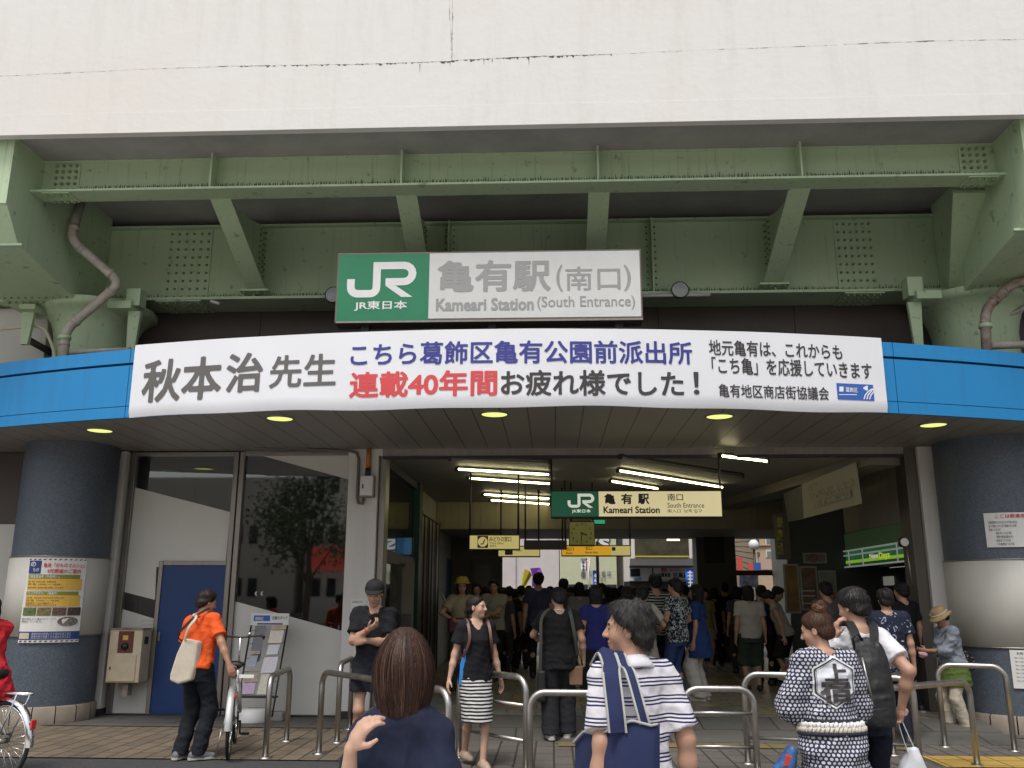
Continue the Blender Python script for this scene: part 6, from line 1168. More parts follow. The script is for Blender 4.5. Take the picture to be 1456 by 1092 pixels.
        hl, T_ = {'short': (.026, .017), 'receding': (.014, .019), 'bun': (.018, .010), 'tied': (.020, .008), 'mid': (.050, .016), 'long': (.050, .016)}.get(st, (.03, .014)); rr = np.random.default_rng(seed+5); w_ = rr.normal(size=(4, 3)); w_ /= np.linalg.norm(w_, axis=1, keepdims=True)
        hl = hl*(1-.0)+.006*np.sin(x*95+seed)+(-.10*np.clip(np.abs(x)-.028, 0, .03) if st == 'receding' else 0)
        s1 = (y+.83*z+hl)/1.3; s2 = (z+.85*(y-.02)+.035+(.035 if st == 'receding' else 0))/1.31; sm = np.minimum(s1, s2*1.3); e_ = np.clip(sm/.030, 0, 1); e_ = e_*e_*(3-2*e_)
        lump = .20*np.sin(q@(w_[0]*55)+2.2*np.sin(q@(w_[1]*24)+seed))+.15*np.sin(q@(w_[2]*95)+2*np.sin(q@(w_[3]*40)))
        t_ = T_*(1+.55*np.clip(z/.1, 0, 1))*(1+(lump if st not in ('bun', 'tied') else lump*.35))
        d = np.where(sm > 0, sk-t_*e_, sk+.006)
        if st in ('bun', 'tied'): d = np.minimum(d, el((0, .072, .125), (.050, .050, .042)) if st == 'bun' else el((0, .105, -.035), (.032, .030, .030)))
        if st == 'bun': d = np.minimum(d, el((.018, .085, .150), (.030, .028, .022)))
        G.d[sl] = d.astype(np.float32)
        if st == 'tied': G.cone(hp((0, .12, -.05)), hp((0, .112, -.19)), .024, .012, .015)
        if st in ('bob', 'long', 'mid'):
            L_ = {'bob': -.16, 'mid': -.12, 'long': -.30}[st]; S_ = np.eye(4); S_[:3, :3] = Rh if st != 'long' else Rz(yaw)@Ru; S_[:3, 3] = HC
            G.loft([(L_, 0, .058, .078, .046), (L_*.5, 0, .052, .090, .060), (-.02, 0, .045, .088, .066), (.04, 0, .035, .078, .070)], S_, .025)
            for sg in (1, -1): G.cone(hp((sg*.074, -.022, .02)), hp((sg*.070, -.018, max(L_, -.17))), .018, .014, .02)
        P, Fc = G.mesh(1); q = (P-HC)@Rh; az = np.arctan2(q[:, 0], q[:, 1]); rr = np.random.default_rng(seed+5); N = vnormals(P, Fc)
        if st == 'bob' or st == 'long' or st == 'mid': dsp = .0035*np.sin(az*26+2*np.sin(q[:, 2]*14+seed))+.002*np.sin(az*61+q[:, 2]*9)
        else: dsp = .0012*np.sin(az*34+3*np.sin(q[:, 2]*30+seed))+.0008*np.sin(az*71+2*q[:, 2]*40)
        P = P+N*dsp[:, None]; mesh_obj("hair", P, Fc, [HM], root)
    # clothes
    def top_field(t, lo_, hi_):
        lo2 = t.get('loose', .016); hem = t.get('hem', .86); fl = t.get('flare', 0.); T = Sdf(lo, hi, h); sec = []
        for z in (hem, *[q for q in (.88, .95, 1.05, 1.14, 1.25, 1.33, 1.39) if q > hem+.02]):
            A = np.array(SEC); i = [np.interp(z, A[:, 0], A[:, j]) for j in range(5)]; lz = lo2*(1. if z < 1.3 else .65)+fl*max(0, (1.1-z)); box = t.get('boxy', .35) if z < 1.2 else 0; rx = i[3]+lz; rx = rx*(1-box)+box*(SEC[5][3]+lo2*.9+fl*max(0, 1.1-z)); ry = i[4]+lz; ry = ry*(1-box)+box*max(ry, SEC[5][4]+lo2*.7); sec.append((z, 0, i[2], rx, ry))
        T.loft(sec, M, .03)
        for sg in (1, -1):
            e, wr = arms[sg][:2]; T.cone(up((sg*.05, .016, 1.395)), SH[sg], .058+lo2*.5, .060+lo2*.5, .05); sl_ = t.get('sleeve', .62); ex = t.get('cuff', .018)
            if sl_ > 0:
                f1 = min(sl_, 1.); q = SH[sg]+(e-SH[sg])*f1; d = nrm(e-SH[sg]); r0 = .058+lo2*.45; r1 = .047+ex
                T.cone(SH[sg], q+(d*.05 if sl_ <= 1 else 0), r0, r1, .03, cuts=([(d, d@q)] if sl_ <= 1 else []))
                if sl_ > 1: f2 = sl_-1; q2 = e+(wr-e)*f2; d2 = nrm(wr-e); T.cone(e, q2+d2*.04, r1, .033+ex, .03, cuts=[(d2, d2@q2)])
        nr = t.get('neck', .066); n0, n1 = NB-Ru@np.array([0, 0, .03]), NB+Ru@np.array([0, -.01, .12]); T.cone(n0, n1, nr, nr+.012, .01, 'sub')
        if t.get('vneck'): T.cone(up((0, -.07, 1.43)), up((0, -.135, 1.41-t['vneck'])), .064, .010, .004, 'sub')
        n = Ru@np.array([0, 0, -1.]); T.plane(n, -(up((0, 0, hem))@Ru@np.array([0, 0, 1.]))+.004); return T
    if top:
        T = top_field(top, lo, hi); P, Fc = T.mesh(1); P = folds(P, Fc, top.get('fold', .0028)*1.25, seed+1, top.get('fsc', 1.)); wrinkle(top['m']) if h < .0112 and 'wr' not in top['m'] else None; top['m']['wr'] = 1; tp = mesh_obj("shirt" if top.get('name') is None else top['name'], P, Fc, [top['m']], root, uv=top.get('uv', False))
        if top.get('collar'):
            K = MB(); n_ = 40; vs = []; cm = top['collar']; nr_ = top.get('neck', .066); a0 = rad(14)
            for k, (r_, z_) in enumerate(((nr_-.006, -.012), (nr_+.000, .034), (nr_+.006, .040), (nr_+.026, .010), (nr_+.036, -.006), (nr_+.030, -.012))):
                for j in range(n_+1):
                    a_ = -pi/2+a0+(2*pi-2*a0)*j/n_; bk = .5+.5*sin(a_); fr = 1-bk; vs.append(NB+Ru@np.array([r_*1.06*cos(a_), r_*sin(a_)-.004-.018*fr, z_-.030*fr-(.012*fr if k > 2 else 0)+.004]))
            K.add(vs, [(k*(n_+1)+j, k*(n_+1)+j+1, (k+1)*(n_+1)+j+1, (k+1)*(n_+1)+j) for k in range(5) for j in range(n_)], 0, True); ko = K.build("collar", cm, tp, local=True, fix=False); sf_ = ko.modifiers.new("thick", 'SOLIDIFY'); sf_.thickness = .003
    if bottom:
        T = Sdf(lo, hi, h); kind = bottom['kind']; lz = bottom.get('loose', .014); wz = bottom.get('waist', 1.0)
        A = np.array(SEC); sec = [(z, 0, np.interp(z, A[:, 0], A[:, 2]), np.interp(z, A[:, 0], A[:, 3])+lz*.7, np.interp(z, A[:, 0], A[:, 4])+lz*.7) for z in (.77, .82, .88, .95, wz)]
        if kind == 'skirt':
            hz = bottom['hem']; k0, k1 = legs[1], legs[-1]; fr = np.clip((.9-hz)/.42, 0, 1); pl_ = [(k[0]+(k[1]-k[0])*fr) if hz >= k[1][2] else (k[1]+(k[2]-k[1])*np.clip((k[1][2]-hz)/.4, 0, 1)) for k in (k0, k1)]; cxm = (pl_[0]+pl_[1])/2; wx = abs(pl_[0][0]-pl_[1][0])/2+.094+bottom.get('flare', .02); wy = abs(pl_[0][1]-pl_[1][1])/2+.112+bottom.get('flare', .02)
            T.loft([(hz, cxm[0], cxm[1], wx, wy), (hz+(.85-hz)*.5, cxm[0]*.5, cxm[1]*.5, (wx+.175)/2+.005, (wy+.13)/2+.005)]+sec[2:], None, .02)
        else:
            T.loft(sec, None, .03); cz = bottom.get('cuff', .05); wd = bottom.get('wide', 0.)
            for sg in (1, -1):
                hj, kn, an, fy = legs[sg]; T.cone(hj, kn, .092*bw+lz*.6, .058+lz+wd*.6, .035, cuts=([((0, 0, -1.), -cz)])); 
                if cz < kn[2]: T.cone(kn, an-[0, 0, .06], .058+lz+wd*.6, .044+lz+wd, .03, cuts=[((0, 0, -1.), -cz)])
        P, Fc = T.mesh(1); P = folds(P, Fc, bottom.get('fold', .0028)*1.2, seed+2, 1.1); wrinkle(bottom['m']) if h < .0112 and 'wr' not in bottom['m'] else None; bottom['m']['wr'] = 1; mesh_obj("skirt" if kind == 'skirt' else ("shorts" if bottom.get('cuff', 0) > .3 else "trousers"), P, Fc, [bottom['m']], root)
    if shoes:
        for sg in (1, -1):
            hj, kn, an, fy = legs[sg]; fd = Rz(fy)@np.array([0, -1, 0]); b_ = an-[0, 0, .085]; T = Sdf(b_-.3, b_+.3, min(max(h, .007), .012)); T.cone(b_-fd*.045+[0, 0, .036], b_+fd*.06+[0, 0, .038], .042, .044, .02); T.cone(b_+fd*.06+[0, 0, .034], b_+fd*.155+[0, 0, .026], .044, .034, .03)
            if shoes not in ('beige',): T.cone(b_-fd*.02+[0, 0, .06], b_-fd*.02+[0, 0, .10], .042, .040, .03)
            T.plane((0, 0, -1.), -(b_[2]+.004)); T.plane((0, 0, 1.), b_[2]+.095); P, Fc = T.mesh(1); sh = mesh_obj("shoe", P, Fc, [M_shoe[shoes]], root)
            if shoes in ('white', 'grey', 'black') and h < .011:
                mb = MB(); fx = np.array([-fd[1], fd[0], 0]); pr = [(-.088, .02), (-.07, .038), (0, .042), (.07, .047), (.14, .040), (.18, .02)]; pg = [b_+fd*y+fx*x+[0, 0, .0] for y, x in pr]+[b_+fd*y-fx*x for y, x in pr[::-1]]; mb.prism(pg, (0, 0, .022)); mb.build("sole", M_sole, sh, local=True)
    info = dict(root=root, up=up, hp=hp, HC=HC, Rh=Rh, Ru=Ru, NB=NB, SH=SH, arms=arms, legs=legs, s=s, SEC=SEC, M=M)
    info['world'] = lambda p: np.array((X, Y, z0))+Rz(rz)@(np.array(p, float)*s); PEOPLE.append(info); return info
def part(info, name, mb, m, **k): return mb.build(name, m, info['root'], local=True, **k)
def inv(info, p):
    r = info['root']; return Rz(-r.rotation_euler[2])@(np.array(p, float)-np.array(r.location))/info['s']
# ------------------------------------------------------------------ the people of the picture
FZ = .16                               # the hall floor lies a little above the forecourt
def xy(px_, Y): return at(px_, 900, Y)[0], Y
def tgt(px_, py, Y, pos, rz, H, z0=0.): return (Rz(-rz)@(at(px_, py, Y)-np.array([pos[0], pos[1], z0])))/(H/1.7)
def Zn(px_, py, Y, H, z0=0.): return (at(px_, py, Y)[2]-z0)/(H/1.7)
# --- girl with the brown bob
p = xy(576, 3.1); H = 1.50
girl = person("person with a brown bob seen from behind, navy tee, left hand raised to the hair", *p, pi, H, 'f', .006, .84, lean=.02, skin='fair', hair=('none', 'brown'), top=dict(m=cloth("navy_tee", (.014, .018, .040)), loose=.016, hem=.80, sleeve=.80, cuff=.028, fold=.003, neck=.060, boxy=.3),
    bottom=dict(kind='pants', m=cloth("dark_denim", (.02, .024, .035)), cuff=.06), shoes='white', slope=.045, armL=(tgt(499, 1064, 2.92, p, pi, H), (.12, -.25, -1), 1), hdL=(-.50, .08, .86), palmL=(-.75, -.6, -.1), curlL=.42, face=False, seed=3, feet=((.10, .02, .1), (-.10, -.02, -.1)))
def bob(info, m):
    """bob hair: an inner shell and locks of fine strands falling from the crown"""
    hp = info['hp']; r = info['root']; rg = np.random.default_rng(11)
    def prof(v, a):       # v 0 crown .. 1 tips ; a azimuth (0 = back of the head)
        z = .142-.325*v*(.35+.65*min(1, v/.4)**.8); up_ = max(0, 1-(max(z, 0)/.145)**2)**.56; dn = min(1, max(0, -z)/.165)
        rx = .106*up_+.012*sin(pi*min(1, max(0, .06-z)/.2))-.014*dn**3; ry = .118*up_+.006*sin(pi*min(1, max(0, .06-z)/.2))-.034*dn**1.4
        return rx*sin(a), .016+ry*cos(a), z
    vs, n, k = [], 64, 30
    for i in range(k+1):
        for j in range(n): a = 2*pi*j/n; x, y, z = prof(max(i/k, .004), a); w_ = 1-.025-.012*(i/k); vs.append(hp((x*w_, .014+(y-.014)*w_, z-.004)))
    mb = MB(); mb.add(vs, [(i*n+j, i*n+(j+1) % n, (i+1)*n+(j+1) % n, (i+1)*n+j) for i in range(k) for j in range(n)]+[tuple(range(k*n, k*n+n))], 0, True)
    hs_ = part(info, "hair", mb, m)
    V, Fc = [], []; N_ = 4200
    lock = rg.uniform(-1, 1, 90)
    for s_ in range(N_):
        a0 = rg.uniform(0, 2*pi); li = int(a0/(2*pi)*90) % 90; v0 = rg.uniform(.0, .12)**1.0; v1 = 1-abs(rg.normal())*.03+.012*lock[li]; rad_ = 1+rg.normal()*.012+.012*lock[(li*7) % 90]; wdt = rg.uniform(.0008, .0017); dr = rg.normal()*.10; b0 = len(V); m_ = 11; fly = rg.random() < .02; clump = ((li+.5)/90*2*pi-a0)*.45
        for i in range(m_+1):
            t = i/m_; v = v0+(v1-v0)*t; a = a0+dr*t*t*.4+clump*t**2+.012*sin(9*t+s_); x, y, z = prof(max(v, .004), a); rr = rad_+(.07*t*t*abs(sin(s_)) if fly else 0)+(.006*sin(5*t+s_) if t > .3 else 0)+(.02*rg.normal()*t**4); c = np.array((x*rr, .014+(y-.014)*rr, z)); tx = np.array((cos(a), -sin(a), 0))*wdt*(1-.6*t**3)
            V.append(hp(c-tx)); V.append(hp(c+tx))
        Fc += [(b0+2*i, b0+2*i+1, b0+2*i+3, b0+2*i+2) for i in range(m_)]
    me = bpy.data.meshes.new("strands"); me.from_pydata([tuple(q) for q in V], [], Fc); o = link_mesh("strands", me, [m, M_bob2, M_bob3], hs_, True); me.polygons.foreach_set('material_index', np.repeat(rg.choice(3, N_, p=[.5, .3, .2]), 11).astype(np.int32))
MB().tube([girl['NB']+girl['Ru']@np.array([.070*cos(a), .066*sin(a)-.004, -.004+.014*sin(a)]) for a in np.linspace(0, 2*pi, 33)[:-1]], .013, 8, closed=True).build('neckband', cloth('navy_rib', (.018, .023, .05)), girl['root'], local=True)
M_bob = mat("bob_strand", (.034, .015, .010), .55, spec=.25); M_bob2 = mat("bob_strand_dark", (.016, .008, .006), .6, spec=.2); M_bob3 = mat("bob_strand_light", (.085, .038, .022), .5, spec=.3); bob(girl, M_bob)
# --- man in the striped polo
p = xy(903, 3.95); H = 1.60; rz = pi+.40
M_polo = striped("striped_polo", (.60, .585, .62), (.024, .024, .085), [(.016, .0036), (.031, .0036), (.046, .0036)], .078)
polo = person("person with greying hair in a navy striped white polo, a tote on the shoulder", *p, rz, H, 'm', .0055, .86, lean=.10, skin='mid', yaw=.98, pitch=-.08, roll=.05, hair=('receding', 'grey'), top=dict(m=M_polo, loose=.018, hem=.80, sleeve=.84, cuff=.030, boxy=.2, collar=cloth("white_collar", (.62, .61, .64)), fold=.003, neck=.062),
    bottom=dict(kind='pants', m=cloth("grey_trousers", (.05, .05, .055)), cuff=.05), shoes='grey', armL=((.235, .05, .86), (.3, 1, 0)), armR=((-.235, .02, .86), (-.3, 1, 0)), seed=9)
def strands(info, n, m, r0=(.088, .105, .092), seed=1, ln=.05, name="strands", front=.0, wd=.0009):
    """loose hairs lying over the hair mass"""
    ho = [c for c in info['root'].children if c.name.startswith("hair")][0]; rg = np.random.default_rng(seed); me0 = ho.data; Pn = np.array([v.co[:] for v in me0.vertices]); Nn = np.array([v.normal[:] for v in me0.vertices]); V, Fc = [], []; crown = info['hp']((0, .05, .125))
    for k in rg.integers(0, len(Pn), n):
        q = Pn[k].copy(); nn = Nn[k]; d = q-crown; d = d-nn*(d@nn); d = nrm(d+rg.normal(size=3)*.02); sd_ = np.cross(nn, d)*wd; L_ = ln*rg.uniform(.5, 1.2); b0 = len(V)
        for i in range(6): t = i/5; c = q+d*L_*t+nn*(.002+.003*math.sin(t*2.4)*rg.uniform(.3, 1.))-nn*.010*t*t+np.array([0, 0, -.008*t*t]); V += [tuple(c-sd_*(1-.7*t)), tuple(c+sd_*(1-.7*t))]
        Fc += [(b0+2*i, b0+2*i+1, b0+2*i+3, b0+2*i+2) for i in range(5)]
    me = bpy.data.meshes.new(name); me.from_pydata(V, [], Fc); link_mesh(name, me, m, ho, True)
strands(polo, 2200, mat("grey_strand", (.026, .024, .023), .5, var=.9, vs=90, var2=(.010, .009, .009), spec=.25), seed=4)
# --- woman in the dotted festival coat
p3 = xy(1171, 5.5); H = 1.545; rz = pi+.22
def happi_mat():
    m = mat("cloth_dotted_indigo", (.5, .5, .5), .85, spec=.25, bump=.1, bs=300); N, L, p = nodes_of(m); nt = m.node_tree; uv = N.new("ShaderNodeUVMap"); s_ = N.new("ShaderNodeSeparateXYZ"); L.new(uv.outputs[0], s_.inputs[0]); a = .0265; b_ = a*1.732; best = None
    for du, dv in ((0, 0), (.5, .5)):
        f = []
        for o, per, d in ((s_.outputs[0], a, du), (s_.outputs[1], b_, dv)): f.append(math_node(nt, 'MULTIPLY', math_node(nt, 'SUBTRACT', math_node(nt, 'FRACT', math_node(nt, 'ADD', math_node(nt, 'DIVIDE', o, per), d+20)), .5), per))
        q = math_node(nt, 'SQRT', math_node(nt, 'ADD', math_node(nt, 'MULTIPLY', f[0], f[0]), math_node(nt, 'MULTIPLY', f[1], f[1]))); best = q if best is None else math_node(nt, 'MINIMUM', best, q)
    L.new(mix_node(nt, math_node(nt, 'LESS_THAN', best, .0086), (.026, .029, .060), (.52, .52, .56)), p.inputs['Base Color']); return m
happi = person("person with reddish bun in a dotted indigo coat with a hexagon crest", *p3, rz, H, 'f', .0065, 1.0, lean=.06, yaw=.75, pitch=.22, skin='mid', hair=('bun', 'brown'), top=dict(m=happi_mat(), loose=.040, hem=.50, flare=.05, sleeve=1.35, cuff=.048, fold=.005, neck=.062, uv=True, name="coat", boxy=.3),
    bottom=dict(kind='pants', m=cloth("black_tights", (.012, .012, .013)), cuff=.05), shoes='black', armL=((.12, -.25, 1.02), (.55, .3, -.8)), armR=((-.12, -.26, 1.02), (-.6, .3, -.8)), seed=15)
strands(happi, 900, mat("auburn_strand", (.075, .032, .017), .5, var=.6, vs=80), seed=6, ln=.04)
hb_ = happi['hp']; G = Sdf(hb_((0, .07, .15))-.12, hb_((0, .07, .15))+.12, .0055)
for q_, r_ in (((.005, .066, .112), .046), ((-.022, .074, .134), .034), ((.026, .062, .138), .032), ((.0, .082, .150), .030), ((.034, .08, .118), .028)): G.ell(hb_(q_), (r_, r_, r_*.85), happi['Rh'], .012)
P_, F_ = G.mesh(1); P_ = folds(P_, F_, .0022, 12, 3.2); mesh_obj("bun", P_, F_, [M_hair['auburn']], happi['root'])
def drape(info, prefix, off=.006, dist=1.2):
    so_ = [c for c in info['root'].children if c.name.startswith(prefix)][0]; loc, r, s_ = np.array(info['root'].location), info['root'].rotation_euler[2], info['s']
    W = [Vector(loc+Rz(r)@(np.array(v.co)*s_)) for v in so_.data.vertices]; T = BVHTree.FromPolygons(W, [tuple(q.vertices) for q in so_.data.polygons]); eye = Vector((0, 0, CAMH))
    def f(u, v, Y=loc[1]):
        h_ = T.ray_cast(Vector((u, Y-dist, v)), Vector((0, 1, 0)))[0]; y = h_.y if h_ is not None else Y-.12; return (u, y-off, v)
    return f, so_
def flat_shape(poly, h_, fn, name, m, parent):
    seg = np.array([(poly[i], poly[(i+1) % len(poly)]) for i in range(len(poly))], float); v, f = field_mesh(seg, seg.reshape(-1, 2).min(0), seg.reshape(-1, 2).max(0), h_, 0.0)
    info_ = parent.get('_x'); me = bpy.data.meshes.new(name); me.from_pydata([tuple(fn(*q)) for q in v], [], f); return link_mesh(name, me, m, parent)
def to_local(o, info): 
    for v in o.data.vertices: v.co = inv(info, v.co)
cf, coat = drape(happi, "coat")
PB = 5.32
hexp = [tuple(at(x, y, PB)[[0, 2]]) for x, y in ((1192, 934), (1226, 953), (1227, 990), (1193, 1010), (1163, 990), (1160, 952))]; cen = np.mean(hexp, 0)
for k, off, m in ((1., .006, M_white), (.93, .009, mat("crest_navy", (.03, .032, .06), .8)), (.86, .012, M_white), (.84, .014, mat("crest_line", (.05, .05, .09), .8)), (.82, .016, mat("crest_white", (.60, .61, .66), .85))):
    fn, _ = drape(happi, "coat", off); to_local(flat_shape([tuple(cen+(np.array(q)-cen)*k) for q in hexp], .012, fn, "crest", m, coat), happi)
fn, _ = drape(happi, "coat", .020)
for s_, bx in (("上", (1177, 945, 1212, 970)), ("宿", (1172, 968, 1216, 1001))):
    a, b = at(bx[0], bx[3], PB), at(bx[2], bx[1], PB); v, f = text_shape(s_, .036, .012); lo_, hi_ = v.min(0), v.max(0); me = bpy.data.meshes.new("lettering")
    me.from_pydata([tuple(inv(happi, fn(a[0]+(x-lo_[0])/(hi_[0]-lo_[0])*(b[0]-a[0]), a[2]+(y-lo_[1])/(hi_[1]-lo_[1])*(b[2]-a[2])))) for x, y in v], [], f); link_mesh("lettering", me, M_ink, coat)
def belt(info, prefix, z, rows, name, label_part="belt"):
    so_ = [c for c in info['root'].children if c.name.startswith(prefix)][0]; T = BVHTree.FromPolygons([v.co for v in so_.data.vertices], [tuple(q.vertices) for q in so_.data.polygons]); par = so_
    A_ = np.array(info['SEC'])
    for dz, r, m, braid in rows:
        z_ = z+dz; rx = np.interp(z_, A_[:, 0], A_[:, 3])+.040+.05*max(0, 1.1-z_)+.004; ry = np.interp(z_, A_[:, 0], A_[:, 4])+.040+.05*max(0, 1.1-z_)+.004; cy = np.interp(z_, A_[:, 0], A_[:, 2]); pts = [info['up']((cos(a)*rx, sin(a)*ry+cy, z_)) for a in np.linspace(0, 2*pi, 73)[:-1]]
        mb = MB()
        if not braid: mb.tube(pts, r, 8, closed=True)
        else:
            for ph in (0, pi/2): mb.tube([pts[i % 72]*(1-t)+pts[(i+1) % 72]*t+np.array([0, 0, r*1.1*sin(2*pi*(i+t)/1.5+ph)])+nrm(pts[i % 72]*[1, 1, 0])*r*.6*(1+cos(2*pi*(i+t)/1.5+ph)) for i in range(72) for t in (0, .33, .66)], r*.62, 6, closed=True)
        mb.build(name, m, par, local=True)
zb = Zn(1170, 1040, 5.33, H)
belt(happi, "coat", zb, [(.022, .013, M_white, True), (-.006, .013, mat("rope_cream", (.55, .52, .45), .8), True), (.044, .010, mat("sash_navy", (.015, .016, .03), .8), False), (-.030, .012, MATS["sash_navy"], False)], "rope_belt")
# --- man with the black backpack
BY4 = 6.2; p4 = xy(1223, BY4); H = 1.68; rz = pi+.26
back = person("person in a white tee with a black backpack, one hand at the face", *p4, rz, H, 'm', .0065, .82, lean=.05, yaw=.36, pitch=.18, skin='mid', hair=('short', 'black'), top=dict(m=cloth("white_tee", (.66, .655, .68), var=.05), loose=.02, hem=.84, sleeve=.66, cuff=.034, fold=.003), bottom=dict(kind='pants', m=cloth("navy_trousers", (.016, .020, .034)), cuff=.05), shoes='black',
    armL=(tgt(1188, 906, BY4-.06, p4, rz, H), (.9, -.4, -1), 1), hdL=(-.05, .15, 1), palmL=(-.9, .3, 0), curlL=.5, armR=(tgt(1282, 1006, BY4-.05, p4, rz, H), (-.3, 1, 0), 1), curlR=.75, seed=21)
strands(back, 900, mat("black_strand", (.012, .011, .010), .4), seed=8, ln=.045)
bp = empty("backpack", at(1240, 1030, BY4-.22), "black backpack with vertical zip worn by the man in the white tee", "backpack")
G = Sdf((-.24, -.2, -.36), (.24, .16, .34), .009); G.loft([(-.30, 0, -.02, .15, .075), (-.26, 0, -.03, .165, .10), (-.05, 0, -.03, .16, .105), (.12, 0, -.02, .145, .09), (.24, 0, 0, .115, .06), (.285, 0, .01, .08, .035)], None, .03); G.loft([(-.29, 0, -.09, .125, .06), (-.10, 0, -.085, .125, .065), (-.06, 0, -.07, .11, .04)], None, .02)
P_, F_ = G.mesh(2); P_ = folds(P_, F_, .0028, 77); c = at(1238, 967, BY4-.20)
P_ = (P_*[.80, .85, .92])@Rz(.12).T+c-np.array(bp.location); M_bp = mat("black_nylon", (.010, .010, .011), .55, var=.3, vs=9, bump=.15, bs=260); bo = mesh_obj("bag", P_, F_, [M_bp], bp)
def pt(x, y, Y): return at(x, y, Y)
MB().tube([pt(1226, 935, BY4-.335), pt(1234, 970, BY4-.365), pt(1243, 1005, BY4-.365)], .006, 6).build("zip", M_inst, bp); MB().tube([pt(1217, 1008, BY4-.375), pt(1240, 1010, BY4-.39), pt(1262, 1008, BY4-.365)], .005, 6).build("zip", M_dark, bp)
def strap(pts, wd, m, par, up_=(0, -1, 0), name="strap", th=.006, info=None):
    mb = MB(); Q = [np.array(q, float) for q in pts]; R = []
    for i in range(len(Q)-1):
        for t in np.linspace(0, 1, 6)[:-1]:
            p0, p1, p2, p3_ = Q[max(i-1, 0)], Q[i], Q[i+1], Q[min(i+2, len(Q)-1)]; R.append(.5*((2*p1)+(p2-p0)*t+(2*p0-5*p1+4*p2-p3_)*t*t+(-p0+3*p1-3*p2+p3_)*t**3))
    R.append(Q[-1]); vs = []
    for i, q in enumerate(R):
        d = nrm(R[min(i+1, len(R)-1)]-R[max(i-1, 0)]); n_ = np.array(up_, float) if np.ndim(up_) == 1 else up_(q); n_ = nrm(n_-d*(n_@d)); s_ = np.cross(d, n_)*wd/2; vs += [q-s_-n_*th, q+s_-n_*th, q+s_+n_*th, q-s_+n_*th]
    mb.add(vs, [(4*i+j, 4*i+(j+1) % 4, 4*i+4+(j+1) % 4, 4*i+4+j) for i in range(len(R)-1) for j in range(4)]+[(0, 3, 2, 1), tuple(4*(len(R)-1)+j for j in range(4))], 0, False)
    if info is not None: return mb.build(name, m, par, local=True)
    return mb.build(name, m, par)
shl, shr = back['world'](back['SH'][1]), back['world'](back['SH'][-1]); nbw = back['world'](back['NB'])
for sw, tx in ((shl, 1221), (shr, 1243)):
    mid_ = sw*.55+nbw*.45; strap([mid_+[0, .10, .03], mid_+[0, .02, .085], mid_+[0, -.08, .05], pt(tx, 915, BY4-.23), pt(tx+2, 935, BY4-.25)], .055, M_bp, bp, up_=(0, -.6, .8))
MB().tube([pt(1216, 925, BY4-.23), pt(1212, 908, BY4-.25), pt(1219, 900, BY4-.24), pt(1226, 910, BY4-.23)], .009, 8).build("handle", M_bp, bp)
tg_ = empty("charm", pt(1210, 1010, BY4-.38), "small yellow charm dangling beside the black backpack", "charm"); MB().ball(pt(1211, 1007, BY4-.38), (.024, .012, .03), 12, 8).build("ball", mat("charm_yellow", (.62, .54, .06), .4), tg_); MB().ball(pt(1213, 1013, BY4-.38), (.018, .010, .016), 10, 6).build("body", M_white, tg_); MB().tube([pt(1211, 1003, BY4-.38), pt(1214, 992, BY4-.39)], .003, 5).build("cord", M_dark, tg_)
def bag_mesh(name, c, w_, d_, h_, m, label, cat="bag", amp=.010, h0=.012, seed=1, tilt=0., waist=.5):
    e = empty(name, c, label, cat); G = Sdf((-w_-.06, -d_-.06, -h_-.05), (w_+.06, d_+.06, .06), h0); G.loft([(-h_, 0, 0, w_*.78, d_*.8), (-h_*.85, 0, 0, w_*.98, d_), (-h_*.5, 0, 0, w_, d_), (-h_*.2, 0, 0, w_*(waist+.25), d_*.8), (0, 0, 0, w_*waist, d_*.5)], None, .03); P_, F_ = G.mesh(2); P_ = folds(P_, F_, amp, seed, .7, 1)@Ry(tilt).T; mesh_obj("bag", P_, F_, [m], e); return e
M_poly = mat("white_polythene", (.62, .64, .67), .35, var=.12, vs=6)
hnd = back['world'](back['arms'][-1][1]+back['arms'][-1][2]*.09)
pb_ = bag_mesh("plastic_bag", hnd+[.055, -.02, -.16], .10, .06, .30, M_poly, "white plastic shopping bag hanging from the backpack man's right hand", amp=.007, h0=.009, seed=5, waist=.28)
for dx in (-.012, .014): strap([hnd+[dx, -.02, -.005], hnd+[dx*1.5+.02, -.02, -.08], hnd+[.055+dx*2, -.02, -.19]], .03, M_poly, pb_, (1, -.4, .2), "handle", .002)
bb_ = bag_mesh("blue_bag", pt(1130, 1064, 5.4), .06, .04, .30, mat("blue_bag_plastic", (.03, .10, .27), .45, var=.6, vs=16), "crumpled blue plastic bag with a red patch carried in front of the dotted coat", amp=.016, h0=.009, seed=8, waist=.55, tilt=.35)
q = pt(1122, 1082, 5.35); rp = MB(); rp.prism([q+np.array(v) for v in ((-.03, 0, -.03), (.02, 0, -.035), (.028, 0, .02), (-.012, 0, .035))], (0, .03, 0)); rp.build("red_patch", mat("dull_red_print", (.42, .05, .05), .5), bb_, bevel=.006)
